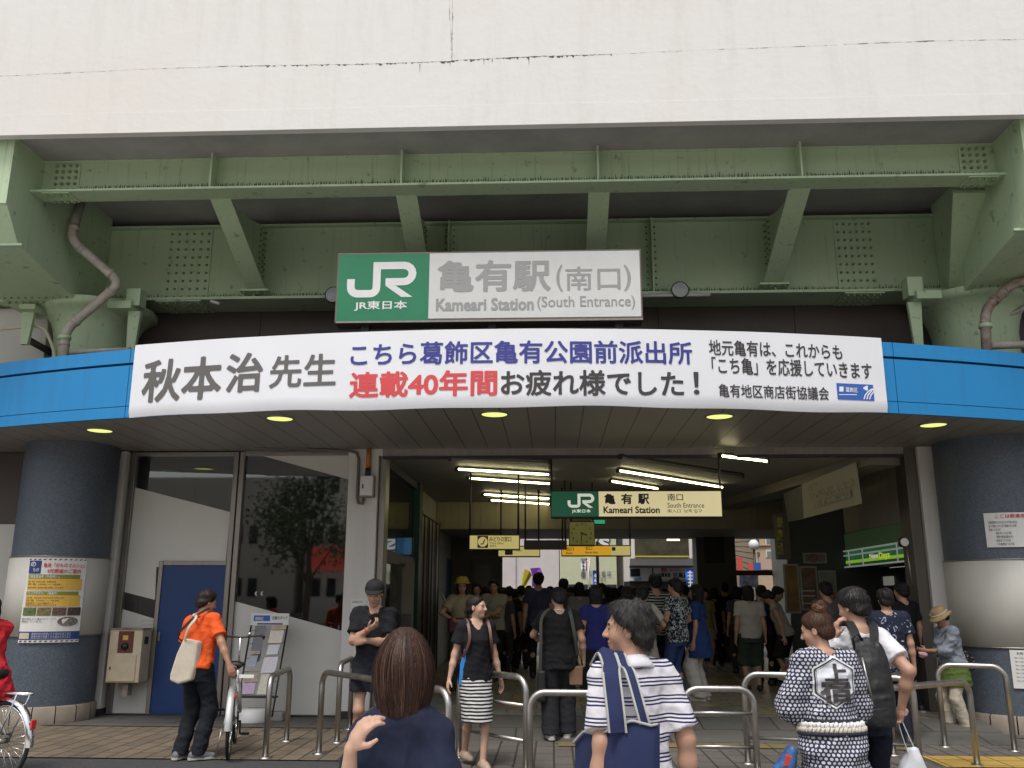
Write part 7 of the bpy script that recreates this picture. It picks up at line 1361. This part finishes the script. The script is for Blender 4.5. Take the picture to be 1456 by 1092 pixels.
# --- striped polo man's tote
M_tote = cloth("navy_canvas", (.022, .030, .085), var=.2); M_pipe = mat("grey_piping", (.36, .36, .34), .7)
tt = empty("tote_bag", pt(900, 1085, 3.7), "navy canvas tote with grey piping on the striped polo man's shoulder", "bag")
TY = 3.70
PLN = [(938, TY), (930, TY-.01), (905, TY), (880, TY+.03), (862, TY+.10), (845, TY+.21), (832, TY+.29), (818, TY+.34)]
def plan_pt(t, py): xs_ = np.linspace(0, 1, len(PLN)); return pt(np.interp(t, xs_, [q[0] for q in PLN]), py, np.interp(t, xs_, [q[1] for q in PLN]))
def mouth(t): return np.interp(t, [0, .15, .3, .42, .55, .7, .85, 1], [1029, 1031, 1024, 1030, 1040, 1040, 1040, 1056])
n_, k_ = 40, 16; vs = []
for sd_ in (0, 1):
    for i in range(n_+1):
        t = i/n_
        for j in range(k_+1): v = j/k_; q = plan_pt(t, mouth(t)+(1180-mouth(t))*v); bl_ = .030*sin(pi*min(1, v*1.15))*sin(pi*t)+.004; vs.append(q+np.array([-.25, -1, 0])*(bl_ if sd_ == 0 else -bl_)*(1+.15*sin(9*t+5*v)))
o_ = (n_+1)*(k_+1); fs = [(i*(k_+1)+j, (i+1)*(k_+1)+j, (i+1)*(k_+1)+j+1, i*(k_+1)+j+1) for i in range(n_) for j in range(k_)]; fs += [tuple(o_+q for q in f[::-1]) for f in fs]
mb = MB(); mb.add(vs, fs, 0, True)
for i in list(range(n_)): a, b = i*(k_+1), (i+1)*(k_+1); mb.f += [(a, o_+a, o_+b, b), (a+k_, b+k_, o_+b+k_, o_+a+k_)]; mb.m += [0, 0]; mb.sm += [False, False]
for i in (0, n_): 
    for j in range(k_): a = i*(k_+1)+j; mb.f.append((a, a+1, o_+a+1, o_+a)); mb.m.append(0); mb.sm.append(False)
mb.build("bag", M_tote, tt); MB().tube([plan_pt(t, mouth(t))+[-.01, -.012, .0] for t in np.linspace(0, 1, 40)], .0055, 6).build("piping", M_pipe, tt)
shw = polo['world'](polo['SH'][1]*.75+polo['NB']*.25); top_ = shw+[0, -.01, .085]
for (ax_, ay_), dx in (((878, 1034), -.020), ((918, 1028), .036)):
    e_ = pt(ax_, ay_, TY); A_ = top_+[dx, .0, -.002]; Q = [A_+[-.03, .09, -.05], A_+[0, .02, 0], A_+[.015, -.075, -.045], A_*.62+e_*.38+[.0, -.075, .03], e_*.75+A_*.25+[0, -.05, .0], e_+[0, .0, -.02]]; strap(Q, .066 if dx < 0 else .036, M_tote, tt, (.1, -1, .45), "strap", .004)
    for s_ in (-1, 1): strap([np.array(q)+np.array([s_*(.033 if dx < 0 else .018), -.003, 0]) for q in Q], .008, M_pipe, tt, (.1, -1, .45), "piping", .0055)
# --- woman in the striped skirt
p5 = xy(677, 9.3); H = 1.63; rz = .42
M_skirt = striped("striped_skirt", (.016, .016, .018), (.55, .54, .52), [(.026, .0085)], .034)
skirt = person("person in a black tee and striped skirt walking out of the hall", *p5, rz, H, 'f', .008, .95, yaw=.82, pitch=.02, skin='fair', hair=('tied', 'black'), top=dict(m=cloth("black_tee", (.010, .010, .012)), loose=.026, hem=Zn(677, 980, 9.3, H), sleeve=.62, cuff=.035, vneck=.09, fold=.003), bottom=dict(kind='skirt', m=M_skirt, hem=Zn(677, 1024, 9.3, H), flare=-.004), shoes='beige',
    armL=((.27, -.02, .84), (.2, 1, 0)), armR=((-.28, .02, .86), (-.2, 1, 0)), feet=((.03, -.20, .0), (-.04, .17, .1, .04)), seed=31)
wt = skirt; bk = empty("backpack", skirt['world']((0, .16, 1.2)), "backpack with brown leather straps worn by the woman in the striped skirt", "backpack")
q = skirt['world']; MB().obox(q((0, .19, 1.16)), (.26, .10, .34), (cos(rz), sin(rz), 0)).build("bag", mat("brown_leather", (.11, .045, .03), .5, var=.2), bk, bevel=.03)
for s_ in (1, -1): strap([q((s_*.11, .13, 1.36)), q((s_*.115, .02, 1.455)), q((s_*.115, -.085, 1.39)), q((s_*.12, -.135, 1.25)), q((s_*.155, -.06, 1.10)), q((s_*.16, .12, 1.02))], .028, MATS["brown_leather"], bk, (0, -1, .3), "strap", .005)
bg_ = empty("blue_bag", at(657, 970, 9.25), "narrow bright blue bag hanging at the striped skirt woman's side", "bag"); mb = MB(); mb.prism([at(x, y, 9.2) for x, y in ((661, 918), (663, 935), (660, 972), (652, 976), (654, 945))], (.01, .10, 0)); mb.build("bag", mat("bright_blue", (.02, .20, .55), .5), bg_, bevel=.008)
# --- man in the black cap
p6 = xy(531, 9.5); H = 1.78; rz = .12
capm = person("person in black cap, black V neck top and shorts, reading a phone with arms folded", *p6, rz, H, 'm', .008, .93, pitch=.36, yaw=-.05, skin='mid', hair=('short', 'black'), top=dict(m=cloth("black_scrub", (.011, .011, .014)), loose=.018, hem=Zn(531, 921, 9.5, H), sleeve=.70, cuff=.03, vneck=.085, fold=.004), bottom=dict(kind='pants', m=cloth("navy_shorts", (.012, .013, .020)), cuff=Zn(531, 982, 9.5, H), loose=.03, wide=.03, waist=1.12), shoes='black',
    armR=((-.03, -.27, 1.235), (-.5, .1, -1)), hdR=(.75, -.25, .45), palmR=(.1, .3, .9), curlR=.55, armL=((-.06, -.215, 1.13), (.5, .1, -1)), hdL=(-1, .1, -.1), palmL=(0, 1, 0), seed=41)
hp = capm['hp']; Rc = capm['Rh']; mb = MB(); vs = []
for i in range(9):
    t = i/8*pi/2
    for j in range(24): a = 2*pi*j/24; vs.append(hp((.090*cos(t)**.6*cos(a) if t < pi/2-.01 else 0, .012+.108*cos(t)**.6*sin(a) if t < pi/2-.01 else .012, .052+.085*sin(t))))
mb.add(vs, [(i*24+j, i*24+(j+1) % 24, (i+1)*24+(j+1) % 24, (i+1)*24+j) for i in range(8) for j in range(24)], 0, True); cp = part(capm, "cap", mb, mat("black_cotton", (.010, .010, .011), .9))
mb = MB(); vs = []
for lay in (0, .006):
    for i in range(5):
        for j in range(13): a = pi+pi*j/12; r_ = 1+.70*i/4*max(0, math.sin((j/12)*pi))**.7; vs.append(hp((.088*cos(a)*(1+.02*i), .012+.104*sin(a)*r_, .058-.012*(i/4)-.012*abs(cos(a))*i/4+lay)))
mb.add(vs, [(l*65+i*13+j, l*65+i*13+j+1, l*65+(i+1)*13+j+1, l*65+(i+1)*13+j) for l in (0, 1) for i in range(4) for j in range(12)]+[(4*13+j, 4*13+j+1, 65+4*13+j+1, 65+4*13+j) for j in range(12)], 0, True); mb.build("brim", MATS["black_cotton"], cp, local=True, fix=False)
a_ = capm['arms'][-1]; ph = empty("phone", capm['world'](a_[1]+a_[2]*.10), "black phone held up by the man in the black cap", "phone"); q = capm['world']; MB().obox(q(a_[1]+a_[2]*.085+a_[4]*.035+np.array([.0, 0, .02])), (.075, .012, .14), Rz(rz)@np.array([1, .2, .3]), Rz(rz)@np.array([-.2, -.4, 1])).build("body", M_black, ph, bevel=.006)
MB().tube([capm['up']((.055*cos(a), -.06-.075*max(0, -sin(a))+.05*max(0, sin(a)), 1.425-.075*max(0, -sin(a)))) for a in np.linspace(0, 2*pi, 25)[:-1]], .003, 5, closed=True).build("necklace", M_dark, capm['root'], local=True)
w_ = a_[1]; MB().tube([w_-a_[2]*.02+(a_[3]*cos(t)+a_[4]*sin(t))*.031 for t in np.linspace(0, 2*pi, 17)[:-1]], .005, 6, closed=True).build("bracelet", M_red, capm['root'], local=True)
# --- man in the orange polo with the bicycle
p7 = xy(285, 9.55); H = 1.68; rz = pi-.42
orange = person("person in an orange polo and dark jeans bending over a silver bicycle", *p7, rz, H, 'm', .008, 1.0, lean=.16, side=.11, yaw=-.35, pitch=.12, skin='tan', hair=('short', 'dark'), top=dict(m=cloth("orange_polo", (.72, .10, .02), var=.03), loose=.022, hem=.87, sleeve=.72, cuff=.036, collar=cloth("orange_collar", (.70, .09, .018)), fold=.003), bottom=dict(kind='pants', m=cloth("dark_jeans", (.014, .016, .022)), cuff=.05, wide=.02), shoes='grey',
    armR=(tgt(330, 958, 9.36, p7, rz, H), (-.8, 1, .2), 1), hdR=(-.5, -.1, -.9), palmR=(.5, -.6, -.5), curlR=.3, armL=((.22, -.22, .95), (.5, 1, 0)), feet=((.10, .03, .15), (-.09, -.03, -.6)), seed=51)
q = orange['world']; up = orange['up']; tb = empty("tote_bag", at(255, 970, 9.42), "cream canvas tote hanging from the orange polo man's left shoulder", "bag")
mb = MB(); mb.prism([at(x, y, 9.36) for x, y in ((260, 908), (281, 912), (276, 950), (270, 968), (252, 973), (240, 968), (241, 958), (250, 930))], (.03, .075, 0)); mb.build("bag", cloth("cream_canvas", (.60, .52, .42), var=.12), tb, bevel=.02)
strap([at(262, 910, 9.36), at(268, 893, 9.30), at(279, 878, 9.33), q(up((.14, .02, 1.455))), q(up((.15, -.10, 1.36)))], .028, MATS["cloth_cream_canvas"], tb, (-.2, -1, .4), "strap", .004)
sb = empty("shoulder_strap", q(up((0, .13, 1.25))), "thin black bag strap crossing the orange polo back", "strap"); strap([q(up((.21, .0, 1.16))), q(up((.15, .185, 1.22))), q(up((0, .215, 1.32))), q(up((-.09, .185, 1.41))), q(up((-.12, .05, 1.50)))], .03, M_black, sb, Rz(rz)@np.array([0, 1, .2]), "strap", .004)
tgx = MB(); tgx.box((at(340, 962, 9.30)[0], 9.30, at(340, 964, 9.3)[2]), (at(361, 962, 9.30)[0], 9.305, at(340, 959, 9.3)[2])); tag(tgx.build("parking_tag", M_paper), "small white tag sticking out beside the bicycle saddle", "tag")
# --- woman in the straw hat
p8 = xy(1350, 11.75); H = 1.50; rz = -1.45
hat = person("person in a straw hat, grey blue shirt and beige trousers looking at a phone", *p8, rz, H, 'f', .009, 1.08, lean=.12, pitch=.35, skin='tan', hair=('short', 'dark'), top=dict(m=cloth("bluegrey_shirt", (.235, .26, .30)), loose=.045, hem=.92, sleeve=1.45, cuff=.035, fold=.006, collar=cloth("bluegrey_collar", (.235, .26, .30))), bottom=dict(kind='pants', m=cloth("beige_trousers", (.50, .44, .35)), cuff=.05, loose=.012, wide=.02), shoes='black',
    armL=(tgt(1318, 925, 11.66, p8, rz, H), (.4, .6, -1), 1), armR=(tgt(1318, 925, 11.86, p8, rz, H), (-.4, .6, -1), 1), curlL=.5, curlR=.5, palmL=(-1, 0, .4), palmR=(1, 0, .4), feet=((.10, .05, .1), (-.10, -.08, -.1)), seed=61)
G = Sdf((-.35, -.35, .5), (.35, .35, 1.2), .01); A = hat['SEC']; G.loft([(.64, 0, .0, .235, .205), (.80, 0, .0, .228, .195), (.98, 0, .0, .20, .165)], None, .02); P_, F_ = G.mesh(1); P_ = folds(P_, F_, .005, 3); mesh_obj("tunic", P_, F_, [cloth("green_tunic", (.10, .15, .035))], hat['root'])
hp = hat['hp']; mb = MB(); vs = []
prof = [(.155, .012), (.14, .028), (.115, .045), (.100, .058), (.098, .085), (.094, .115), (.080, .140), (.05, .152), (.004, .155)]; 
for r_, z in prof: vs += [hp((r_*cos(2*pi*j/28), .012+r_*1.10*sin(2*pi*j/28), z+.012*sin(4*pi*j/28)*(r_ > .12))) for j in range(28)]
mb.add(vs, [(i*28+j, i*28+(j+1) % 28, (i+1)*28+(j+1) % 28, (i+1)*28+j) for i in range(8) for j in range(28)], 0, True); sh = part(hat, "straw_hat", mb, mat("straw", (.42, .29, .16), .8, var=.25, vs=60, bump=.5, bs=150), fix=False); so_m = sh.modifiers.new("thick", 'SOLIDIFY'); so_m.thickness = .006
MB().tube([hp((.103*cos(a), .012+.113*sin(a), .064)) for a in np.linspace(0, 2*pi, 33)[:-1]], .008, 6, closed=True).build("hat_band", mat("cream_band", (.6, .56, .45), .7), sh, local=True)
MB().ball(hp((-.09, -.06, .075)), .022, 8, 6).build("hat_flower", M_white, sh, local=True)
ph = empty("phone", at(1306, 922, 11.76), "slim phone held out by the woman in the straw hat", "phone"); MB().obox(at(1307, 922, 11.76), (.14, .075, .010), (1, 0, .25)).build("body", M_black, ph, bevel=.004)
hk = empty("handkerchief", at(1312, 931, 11.68), "pink handkerchief in the straw hat woman's hand", "cloth"); G = Sdf((-.1, -.08, -.1), (.1, .08, .1), .008); G.ell((0, 0, 0), (.055, .03, .045)); P_, F_ = G.mesh(1); P_ = folds(P_, F_, .008, 5); mesh_obj("cloth", P_, F_, [mat("pink_cotton", (.60, .36, .40), .85)], hk)
fb = bag_mesh("floral_bag", at(1371, 925, 11.7), .11, .07, .24, floral("black_floral_bag", (.012, .011, .013), (.45, .35, .38), 26, .62), "black floral shoulder bag behind the woman in the straw hat", amp=.006, seed=9, waist=.6); strap([at(1368, 928, 11.66), at(1362, 905, 11.6), at(1350, 893, 11.62), at(1338, 905, 11.55)], .02, M_dark, fb, (0, -1, .3), "strap", .004)
# --- cyclist in red at the left edge
hubp = atz(4, 1053, .345); phi = rad(68)
bk2 = bicycle((hubp[0], hubp[1], .012), phi, "city bicycle with chrome fender and red reflector under the red coat", "silver", True, True)
rd = np.array([-sin(phi), cos(phi), 0]); q = np.array([hubp[0], hubp[1], 0])+rd*.30
red = person("person in a long red coat astride the bicycle at the left edge", q[0]-.02, q[1], pi+phi, 1.62, 'f', .011, 1.0, lean=.18, skin='mid', hair=('mid', 'black'), top=dict(m=cloth("red_coat", (.50, .022, .035), var=.12), loose=.04, hem=.70, flare=.10, sleeve=1.8, cuff=.02, fold=.006, name="coat"), bottom=dict(kind='pants', m=cloth("black_trousers", (.012, .012, .013)), cuff=.06), shoes='black', armL=((.24, -.45, 1.0), (1, .3, -.3)), armR=((-.24, -.45, 1.0), (-1, .3, -.3)), feet=((.20, -.05, .1), (-.20, -.05, -.1)), seed=71)
# --- man in black by the rails and the people in the hall
def tee(c, n, **k): d = dict(m=cloth(n, c), loose=.022, hem=.84, sleeve=.64, cuff=.035); d.update(k); return d
def trs(c, n, **k): d = dict(kind='pants', m=cloth(n, c), cuff=.05); d.update(k); return d
BLK, NAV, DRK = (.011, .011, .012), (.014, .017, .032), (.03, .03, .03)
x_ = lambda px_, Y: xy(px_, Y)
blackman = person("person in black tee, baggy jeans and white sneakers seen from behind", *x_(795, 11.05), pi+.1, 1.70, 'm', .010, 1.05, yaw=.35, pitch=.2, hair=('short', 'black'), top=tee(BLK, "black_tee_b", loose=.024), bottom=trs((.018, .019, .022), "baggy_jeans", loose=.03, wide=.03), shoes='white', armR=((-.29, .0, .88), (-.3, 1, 0)), armL=((.14, -.28, 1.05), (1, .3, -.2)), curlR=.8, seed=81, feet=((.12, .08, .1), (-.09, -.05, -.3)), z0=.02)
MB().tube([blackman['NB']+blackman['Ru']@np.array([.064*cos(a), .064*sin(a), .016+.012*sin(a)]) for a in np.linspace(0, 2*pi, 25)[:-1]], .006, 6, closed=True).build('neckband', M_white, blackman['root'], local=True)
w = blackman['world']; sbag = empty("shoulder_bag", at(770, 980, 10.95), "black shoulder bag hanging at the left hip of the man in black", "bag"); MB().obox(at(770, 975, 10.95), (.10, .16, .36)).build("bag", M_bp, sbag, bevel=.03); strap([at(768, 955, 10.9), at(769, 915, 10.86), at(770, 880, 10.9), w((.12, .03, 1.46))], .035, mat("olive_webbing", (.05, .05, .042), .8), sbag, (0, -1, .2), "strap", .004)
s2_ = empty("shoulder_strap", w((-.1, .15, 1.2)), "dark grey strap down the right side of the black tee", "strap"); strap([w((-.12, .02, 1.46)), w((-.13, .13, 1.38)), w((-.17, .16, 1.15)), w((-.21, .08, .93))], .04, MATS["olive_webbing"], s2_, (0, -1, .2), "strap", .004)
pbag = empty("paper_bag", at(818, 975, 11.1), "brown bag carried low in the right hand of the man in black", "bag"); b = pbox(808, 947, 829, 974, 11.05); MB().prism([(b[0]+.01, 11.0, b[1]), (b[2]-.01, 11.0, b[1]), (b[2], 11.0, b[3]), (b[0], 11.0, b[3])], (0, .14, 0)).build("bag", mat("kraft_brown", (.20, .12, .065), .7, var=.2), pbag, bevel=.015)
MB().tube([(b[0]+.04, 11.07, b[3]), ((b[0]+b[2])/2-.02, 11.07, b[3]+.09), ((b[0]+b[2])/2+.02, 11.07, b[3]+.09), (b[2]-.04, 11.07, b[3])], .008, 6).build("handle", MATS["kraft_brown"], pbag)
M_bw = striped("bw_striped_tee", (.014, .014, .015), (.40, .39, .36), [(.018, .0085)], .040)
navyflor = floral("navy_floral", (.014, .018, .036), (.33, .36, .42), 16, .62)
HALL = [
 # label, px, Y, rz, H, sex, hair, top, bottom, shoes, extra
 ("person in a royal blue top and black skirt behind the striped polo man's head", 848, 12.1, pi+.1, 1.60, 'f', ('mid', 'black'), tee((.02, .025, .13), "royal_blue", sleeve=.5), dict(kind='skirt', m=cloth("black_skirt", BLK), hem=.32, flare=.05), 'black', {}),
 ("person in a cream tee with short dark hair turned away, left of the striped tee", 916, 12.9, pi-.35, 1.60, 'f', ('short', 'black'), tee((.42, .39, .31), "cream_tee"), dict(kind='skirt', m=cloth("beige_skirt", (.36, .32, .27)), hem=.45, flare=.04), 'beige', dict(armR=((-.10, -.28, 1.06), (-1, .2, -.4)))),
 ("tall person in a black and white striped tee standing in the hall queue", 934, 14.2, pi+.2, 1.80, 'm', ('short', 'black'), tee(BLK, "x", m=M_bw), trs(BLK, "black_jeans"), 'black', {}),
 ("person in a black and white floral shirt and blue jeans, hand on hip", 962, 13.4, pi+.9, 1.72, 'm', ('short', 'black'), tee((.4, .4, .4), "y", m=floral("bw_floral", (.42, .46, .46), (.014, .016, .02), 24, .47), hem=.82, loose=.035), trs((.035, .055, .16), "blue_jeans"), 'grey', dict(armR=((-.20, -.14, 1.0), (-1, .8, -.2)), armL=((.22, -.14, 1.0), (1, .8, -.2)))),
 ("person with long dark hair in a blue dress over white trousers", 992, 13.8, pi+1.1, 1.64, 'f', ('long', 'black'), tee((.018, .045, .15), "blue_dress", hem=.62, flare=.12, loose=.03, sleeve=.7), trs((.50, .47, .41), "white_wide_trousers", wide=.05, loose=.02), 'white', {}),
 ("person in a pale top and cream skirt facing the entrance, deep in the hall", 1004, 19.6, .2, 1.64, 'f', ('mid', 'dark'), tee((.30, .25, .12), "pale_top"), dict(kind='skirt', m=cloth("cream_skirt", (.30, .28, .24)), hem=.62), 'beige', {}),
 ("person in a black suit walking away toward the far pier", 1033, 21.4, pi, 1.78, 'm', ('short', 'black'), tee(BLK, "black_suit", sleeve=1.9, cuff=.015, hem=.78), trs(BLK, "suit_trousers"), 'black', {}),
 ("person in a white tee and green knee length shorts walking away down the hall", 1067, 15.2, pi, 1.64, 'm', ('mid', 'black'), tee((.40, .37, .33), "offwhite_tee", loose=.035), trs((.035, .05, .035), "green_shorts", cuff=.40, loose=.035, wide=.03), 'black', {}),
 ("person in dark clothes just right of the white tee with green shorts", 1086, 16.1, pi-.3, 1.66, 'm', ('short', 'black'), tee(NAV, "dark_navy_tee"), trs(BLK, "black_slacks"), 'black', {}),
 ("person bending forward in a pale sleeveless top by the ochre poster", 1116, 15.8, pi+1.1, 1.62, 'f', ('short', 'black'), tee((.33, .30, .25), "pale_sleeveless", sleeve=.12), dict(kind='skirt', m=cloth("black_skirt_b", (.014, .014, .018)), hem=.50), 'black', dict(lean=.35, pitch=.4)),
 ("person in grey facing the bending woman at the counter wall", 1097, 16.3, 1.3, 1.66, 'm', ('short', 'black'), tee((.09, .09, .10), "grey_tee"), trs(DRK, "charcoal_slacks"), 'black', dict(lean=.2, pitch=.3)),
 ("person in a navy shirt with white flowers, seen from behind beside the backpack man", 1263, 10.9, pi-.1, 1.72, 'm', ('short', 'black'), tee(NAV, "z", m=navyflor, hem=.78, loose=.035), trs(NAV, "navy_slacks"), 'black', {}),
 ("person in black standing in front of the shop beside the dark shutter post", 1287, 12.6, pi+.4, 1.66, 'm', ('short', 'black'), tee(BLK, "black_tee_c"), trs(BLK, "black_slacks_b"), 'black', {}),
 ("person in grey whose head shows between the bun and the backpack man", 1178, 13.6, pi+.3, 1.68, 'm', ('short', 'black'), tee((.10, .095, .085), "taupe_tee"), trs(DRK, "charcoal_slacks_b"), 'black', {}),
 ("person in yellow hat and pale shirt with a maroon shoulder bag by the gate", 656, 14.9, .15, 1.74, 'f', ('mid', 'dark'), tee((.33, .29, .17), "pale_yellow_shirt", loose=.04), trs((.06, .055, .05), "brown_slacks"), 'black', dict(armR=((-.16, -.24, 1.08), (-1, .2, -.4)))),
 ("person in a dark vest behind the shoulder of the striped skirt woman", 677, 17., .1, 1.70, 'm', ('short', 'black'), tee((.12, .11, .09), "dark_vest_shirt"), trs(DRK, "charcoal_slacks_c"), 'black', {}),
 ("person with folded arms in a cream tee with a dark chest print", 702, 16.8, -.2, 1.76, 'm', ('short', 'black'), tee((.30, .28, .23), "cream_print_tee", loose=.04), trs(BLK, "black_slacks_d"), 'black', dict(armR=((.08, -.25, 1.08), (-1, -.1, -.5)), armL=((-.10, -.25, 1.06), (1, -.1, -.5)))),
 ("person in black with short hair at the left end of the backlit crowd", 724, 18.6, pi, 1.66, 'm', ('short', 'black'), tee(BLK, "crowd_black"), trs(BLK, "crowd_black_slacks"), 'black', {}),
 ("person in dark grey, second from the left in the backlit crowd", 741, 19.3, pi+.2, 1.68, 'm', ('short', 'black'), tee((0.093, 0.093, 0.093), "crowd_grey"), trs(DRK, "crowd_slacks"), 'black', {}),
 ("tall person in dark blue below the purple and yellow flag", 766, 17.2, pi, 1.90, 'm', ('short', 'black'), tee((0.042, 0.045, 0.093), "crowd_blue"), trs(BLK, "crowd_slacks_b"), 'black', {}),
 ("person in brown under the orange sign, left of two dark heads", 802, 17.8, pi-.2, 1.80, 'm', ('short', 'black'), tee((0.127, 0.084, 0.059), "crowd_brown"), trs(DRK, "crowd_slacks_c"), 'black', {}),
 ("person with mid length hair and grey blouse below the orange sign's right half", 824, 17.4, pi+.3, 1.72, 'f', ('mid', 'black'), tee((0.178, 0.178, 0.195), "crowd_blouse"), trs(DRK, "crowd_slacks_d"), 'black', {}),
 ("person in black before the bookshop wall at the far exit", 856, 18.2, pi, 1.72, 'm', ('short', 'black'), tee(BLK, "crowd_black_b"), trs(BLK, "crowd_slacks_e"), 'black', {}),
 ("person in wine red in the crowd left of the white shop's ad board", 875, 19.4, pi-.3, 1.64, 'f', ('mid', 'black'), tee((0.144, 0.042, 0.051), "crowd_wine"), trs(BLK, "crowd_slacks_f"), 'black', {}),
 ("person with a round dark head directly behind the greying man's hair", 893, 13.2, pi+.1, 1.60, 'f', ('mid', 'black'), tee(NAV, "crowd_navy"), trs(BLK, "crowd_slacks_g"), 'black', {}),
 ("person in olive far back in the crowd near the bookshop", 842, 21., pi+.5, 1.66, 'f', ('short', 'black'), tee((0.110, 0.118, 0.059), "crowd_olive"), trs(DRK, "crowd_slacks_h"), 'black', {}),
 ("person in charcoal in the crowd just right of the tall person in blue", 783, 20.4, pi+.1, 1.68, 'm', ('short', 'black'), tee((0.059, 0.059, 0.066), "crowd_charcoal"), trs(DRK, "crowd_slacks_i"), 'black', {}),
 ("person in a beige shirt in the crowd before the white shop", 905, 17.9, pi-.5, 1.62, 'f', ('mid', 'dark'), tee((0.348, 0.297, 0.212), "crowd_beige"), trs(DRK, "crowd_slacks_j"), 'black', {}),
 ("person in dark green near the right jamb of the main far exit", 976, 19.8, pi+.4, 1.70, 'm', ('short', 'black'), tee((0.042, 0.076, 0.059), "crowd_green"), trs(BLK, "crowd_slacks_k"), 'black', {}),
 ("person in black beside the pale top woman deep in the hall", 1017, 20.3, pi+.2, 1.66, 'f', ('mid', 'black'), tee(BLK, "crowd_black_c"), trs(BLK, "crowd_slacks_l"), 'black', {}),
 ("person in dark clothes under the colourful board of the right far opening", 1060, 20.5, pi+.2, 1.68, 'm', ('short', 'black'), tee((0.059, 0.059, 0.076), "crowd_dark"), trs(BLK, "crowd_slacks_m"), 'black', {}),
]
for px_, Y, H_, c, t in ((732, 20.6, 1.62, (.06, .05, .04), "dark brown at the crowd's left end, half hidden by others"), (752, 21.2, 1.7, (.02, .03, .03), "teal black just left of the tall person in blue"), (778, 19.2, 1.62, (.10, .10, .10), "mid grey right of the tall person in blue"), (812, 20.2, 1.66, (.04, .02, .03), "plum between the two heads under the orange sign"), (836, 19.2, 1.6, (.02, .02, .05), "midnight blue left of the blue banner flag"), (866, 21.4, 1.68, (.07, .07, .05), "khaki grey before the bookshop's right edge"), (886, 20.4, 1.7, (.03, .03, .03), "soot grey before the narrow dark gap"), (922, 20.9, 1.66, (.05, .03, .02), "dark umber below the ad board"), (948, 18.8, 1.62, (.02, .025, .05), "ink blue between the striped tee and the floral shirt"), (964, 21.2, 1.68, (.06, .06, .065), "slate grey under the red lettered shop sign"), (690, 19.6, 1.66, (.05, .05, .045), "dim grey before the service door"), (1050, 18.6, 1.66, (.03, .035, .05), "dull navy left of the white tee with green shorts"), (715, 17.4, 1.62, (.03, .03, .03), "black at the left jamb of the far exit")):
    HALL.append(("person in "+t, px_, Y, pi+.3*sin(px_), H_, 'm' if px_ % 2 else 'f', ('short' if px_ % 2 else 'mid', 'black'), tee(tuple(v*1.7+.008 for v in c), "crowd_extra_%d" % px_), trs(DRK, "crowd_extra_slacks"), 'black', {}))
for i, (lab, px_, Y, rz_, H_, sx_, hr, tp_, bt_, sh_, ex_) in enumerate(HALL):
    z_ = 0 if px_ in (1263,) else FZ
    pp = person(lab, *x_(px_, Y), rz_, H_, sx_, .0105 if Y < 14.5 else .015, hair=hr, top=tp_, bottom=bt_, shoes=sh_, seed=100+i, z0=z_, group="people in the station hall", **ex_)
    if 'yellow hat' in lab:
        hp = pp['hp']; mb = MB(); mb.lathe((0, 0, 0), [(.15, .05), (.11, .07), (.10, .13), (.06, .16), (.002, .165)], 20); mb.v = [tuple(hp(v)) for v in mb.v]; part(pp, "hat", mb, mat("yellow_hat", (.36, .26, .04), .8), fix=False)
        wp_ = pp['world']; e = empty("maroon_bag", wp_((.02, -.22, 1.)), "maroon shoulder bag in front of the person in the yellow hat", "bag"); MB().obox(wp_((-.05, -.24, .98)), (.36, .12, .26)).build("bag", mat("maroon", (.07, .012, .014), .6), e, bevel=.05); strap([wp_((.1, -.2, 1.1)), wp_((.08, -.15, 1.3)), wp_((.12, 0, 1.46))], .04, M_dark, e, (0, -1, 0))
    if 'chest print' in lab: c = pp['world']((0.0, -.155, 1.24)); mb = MB(); mb.lathe((c[0], c[1], c[2]), [(.05, 0), (.001, -.004)], 14, axis='y'); mb.v = [tuple(v) for v in mb.v]; o = mb.build("chest_print", M_ink, pp['root'], local=True); [setattr(v, 'co', inv(pp, v.co)) for v in o.data.vertices]
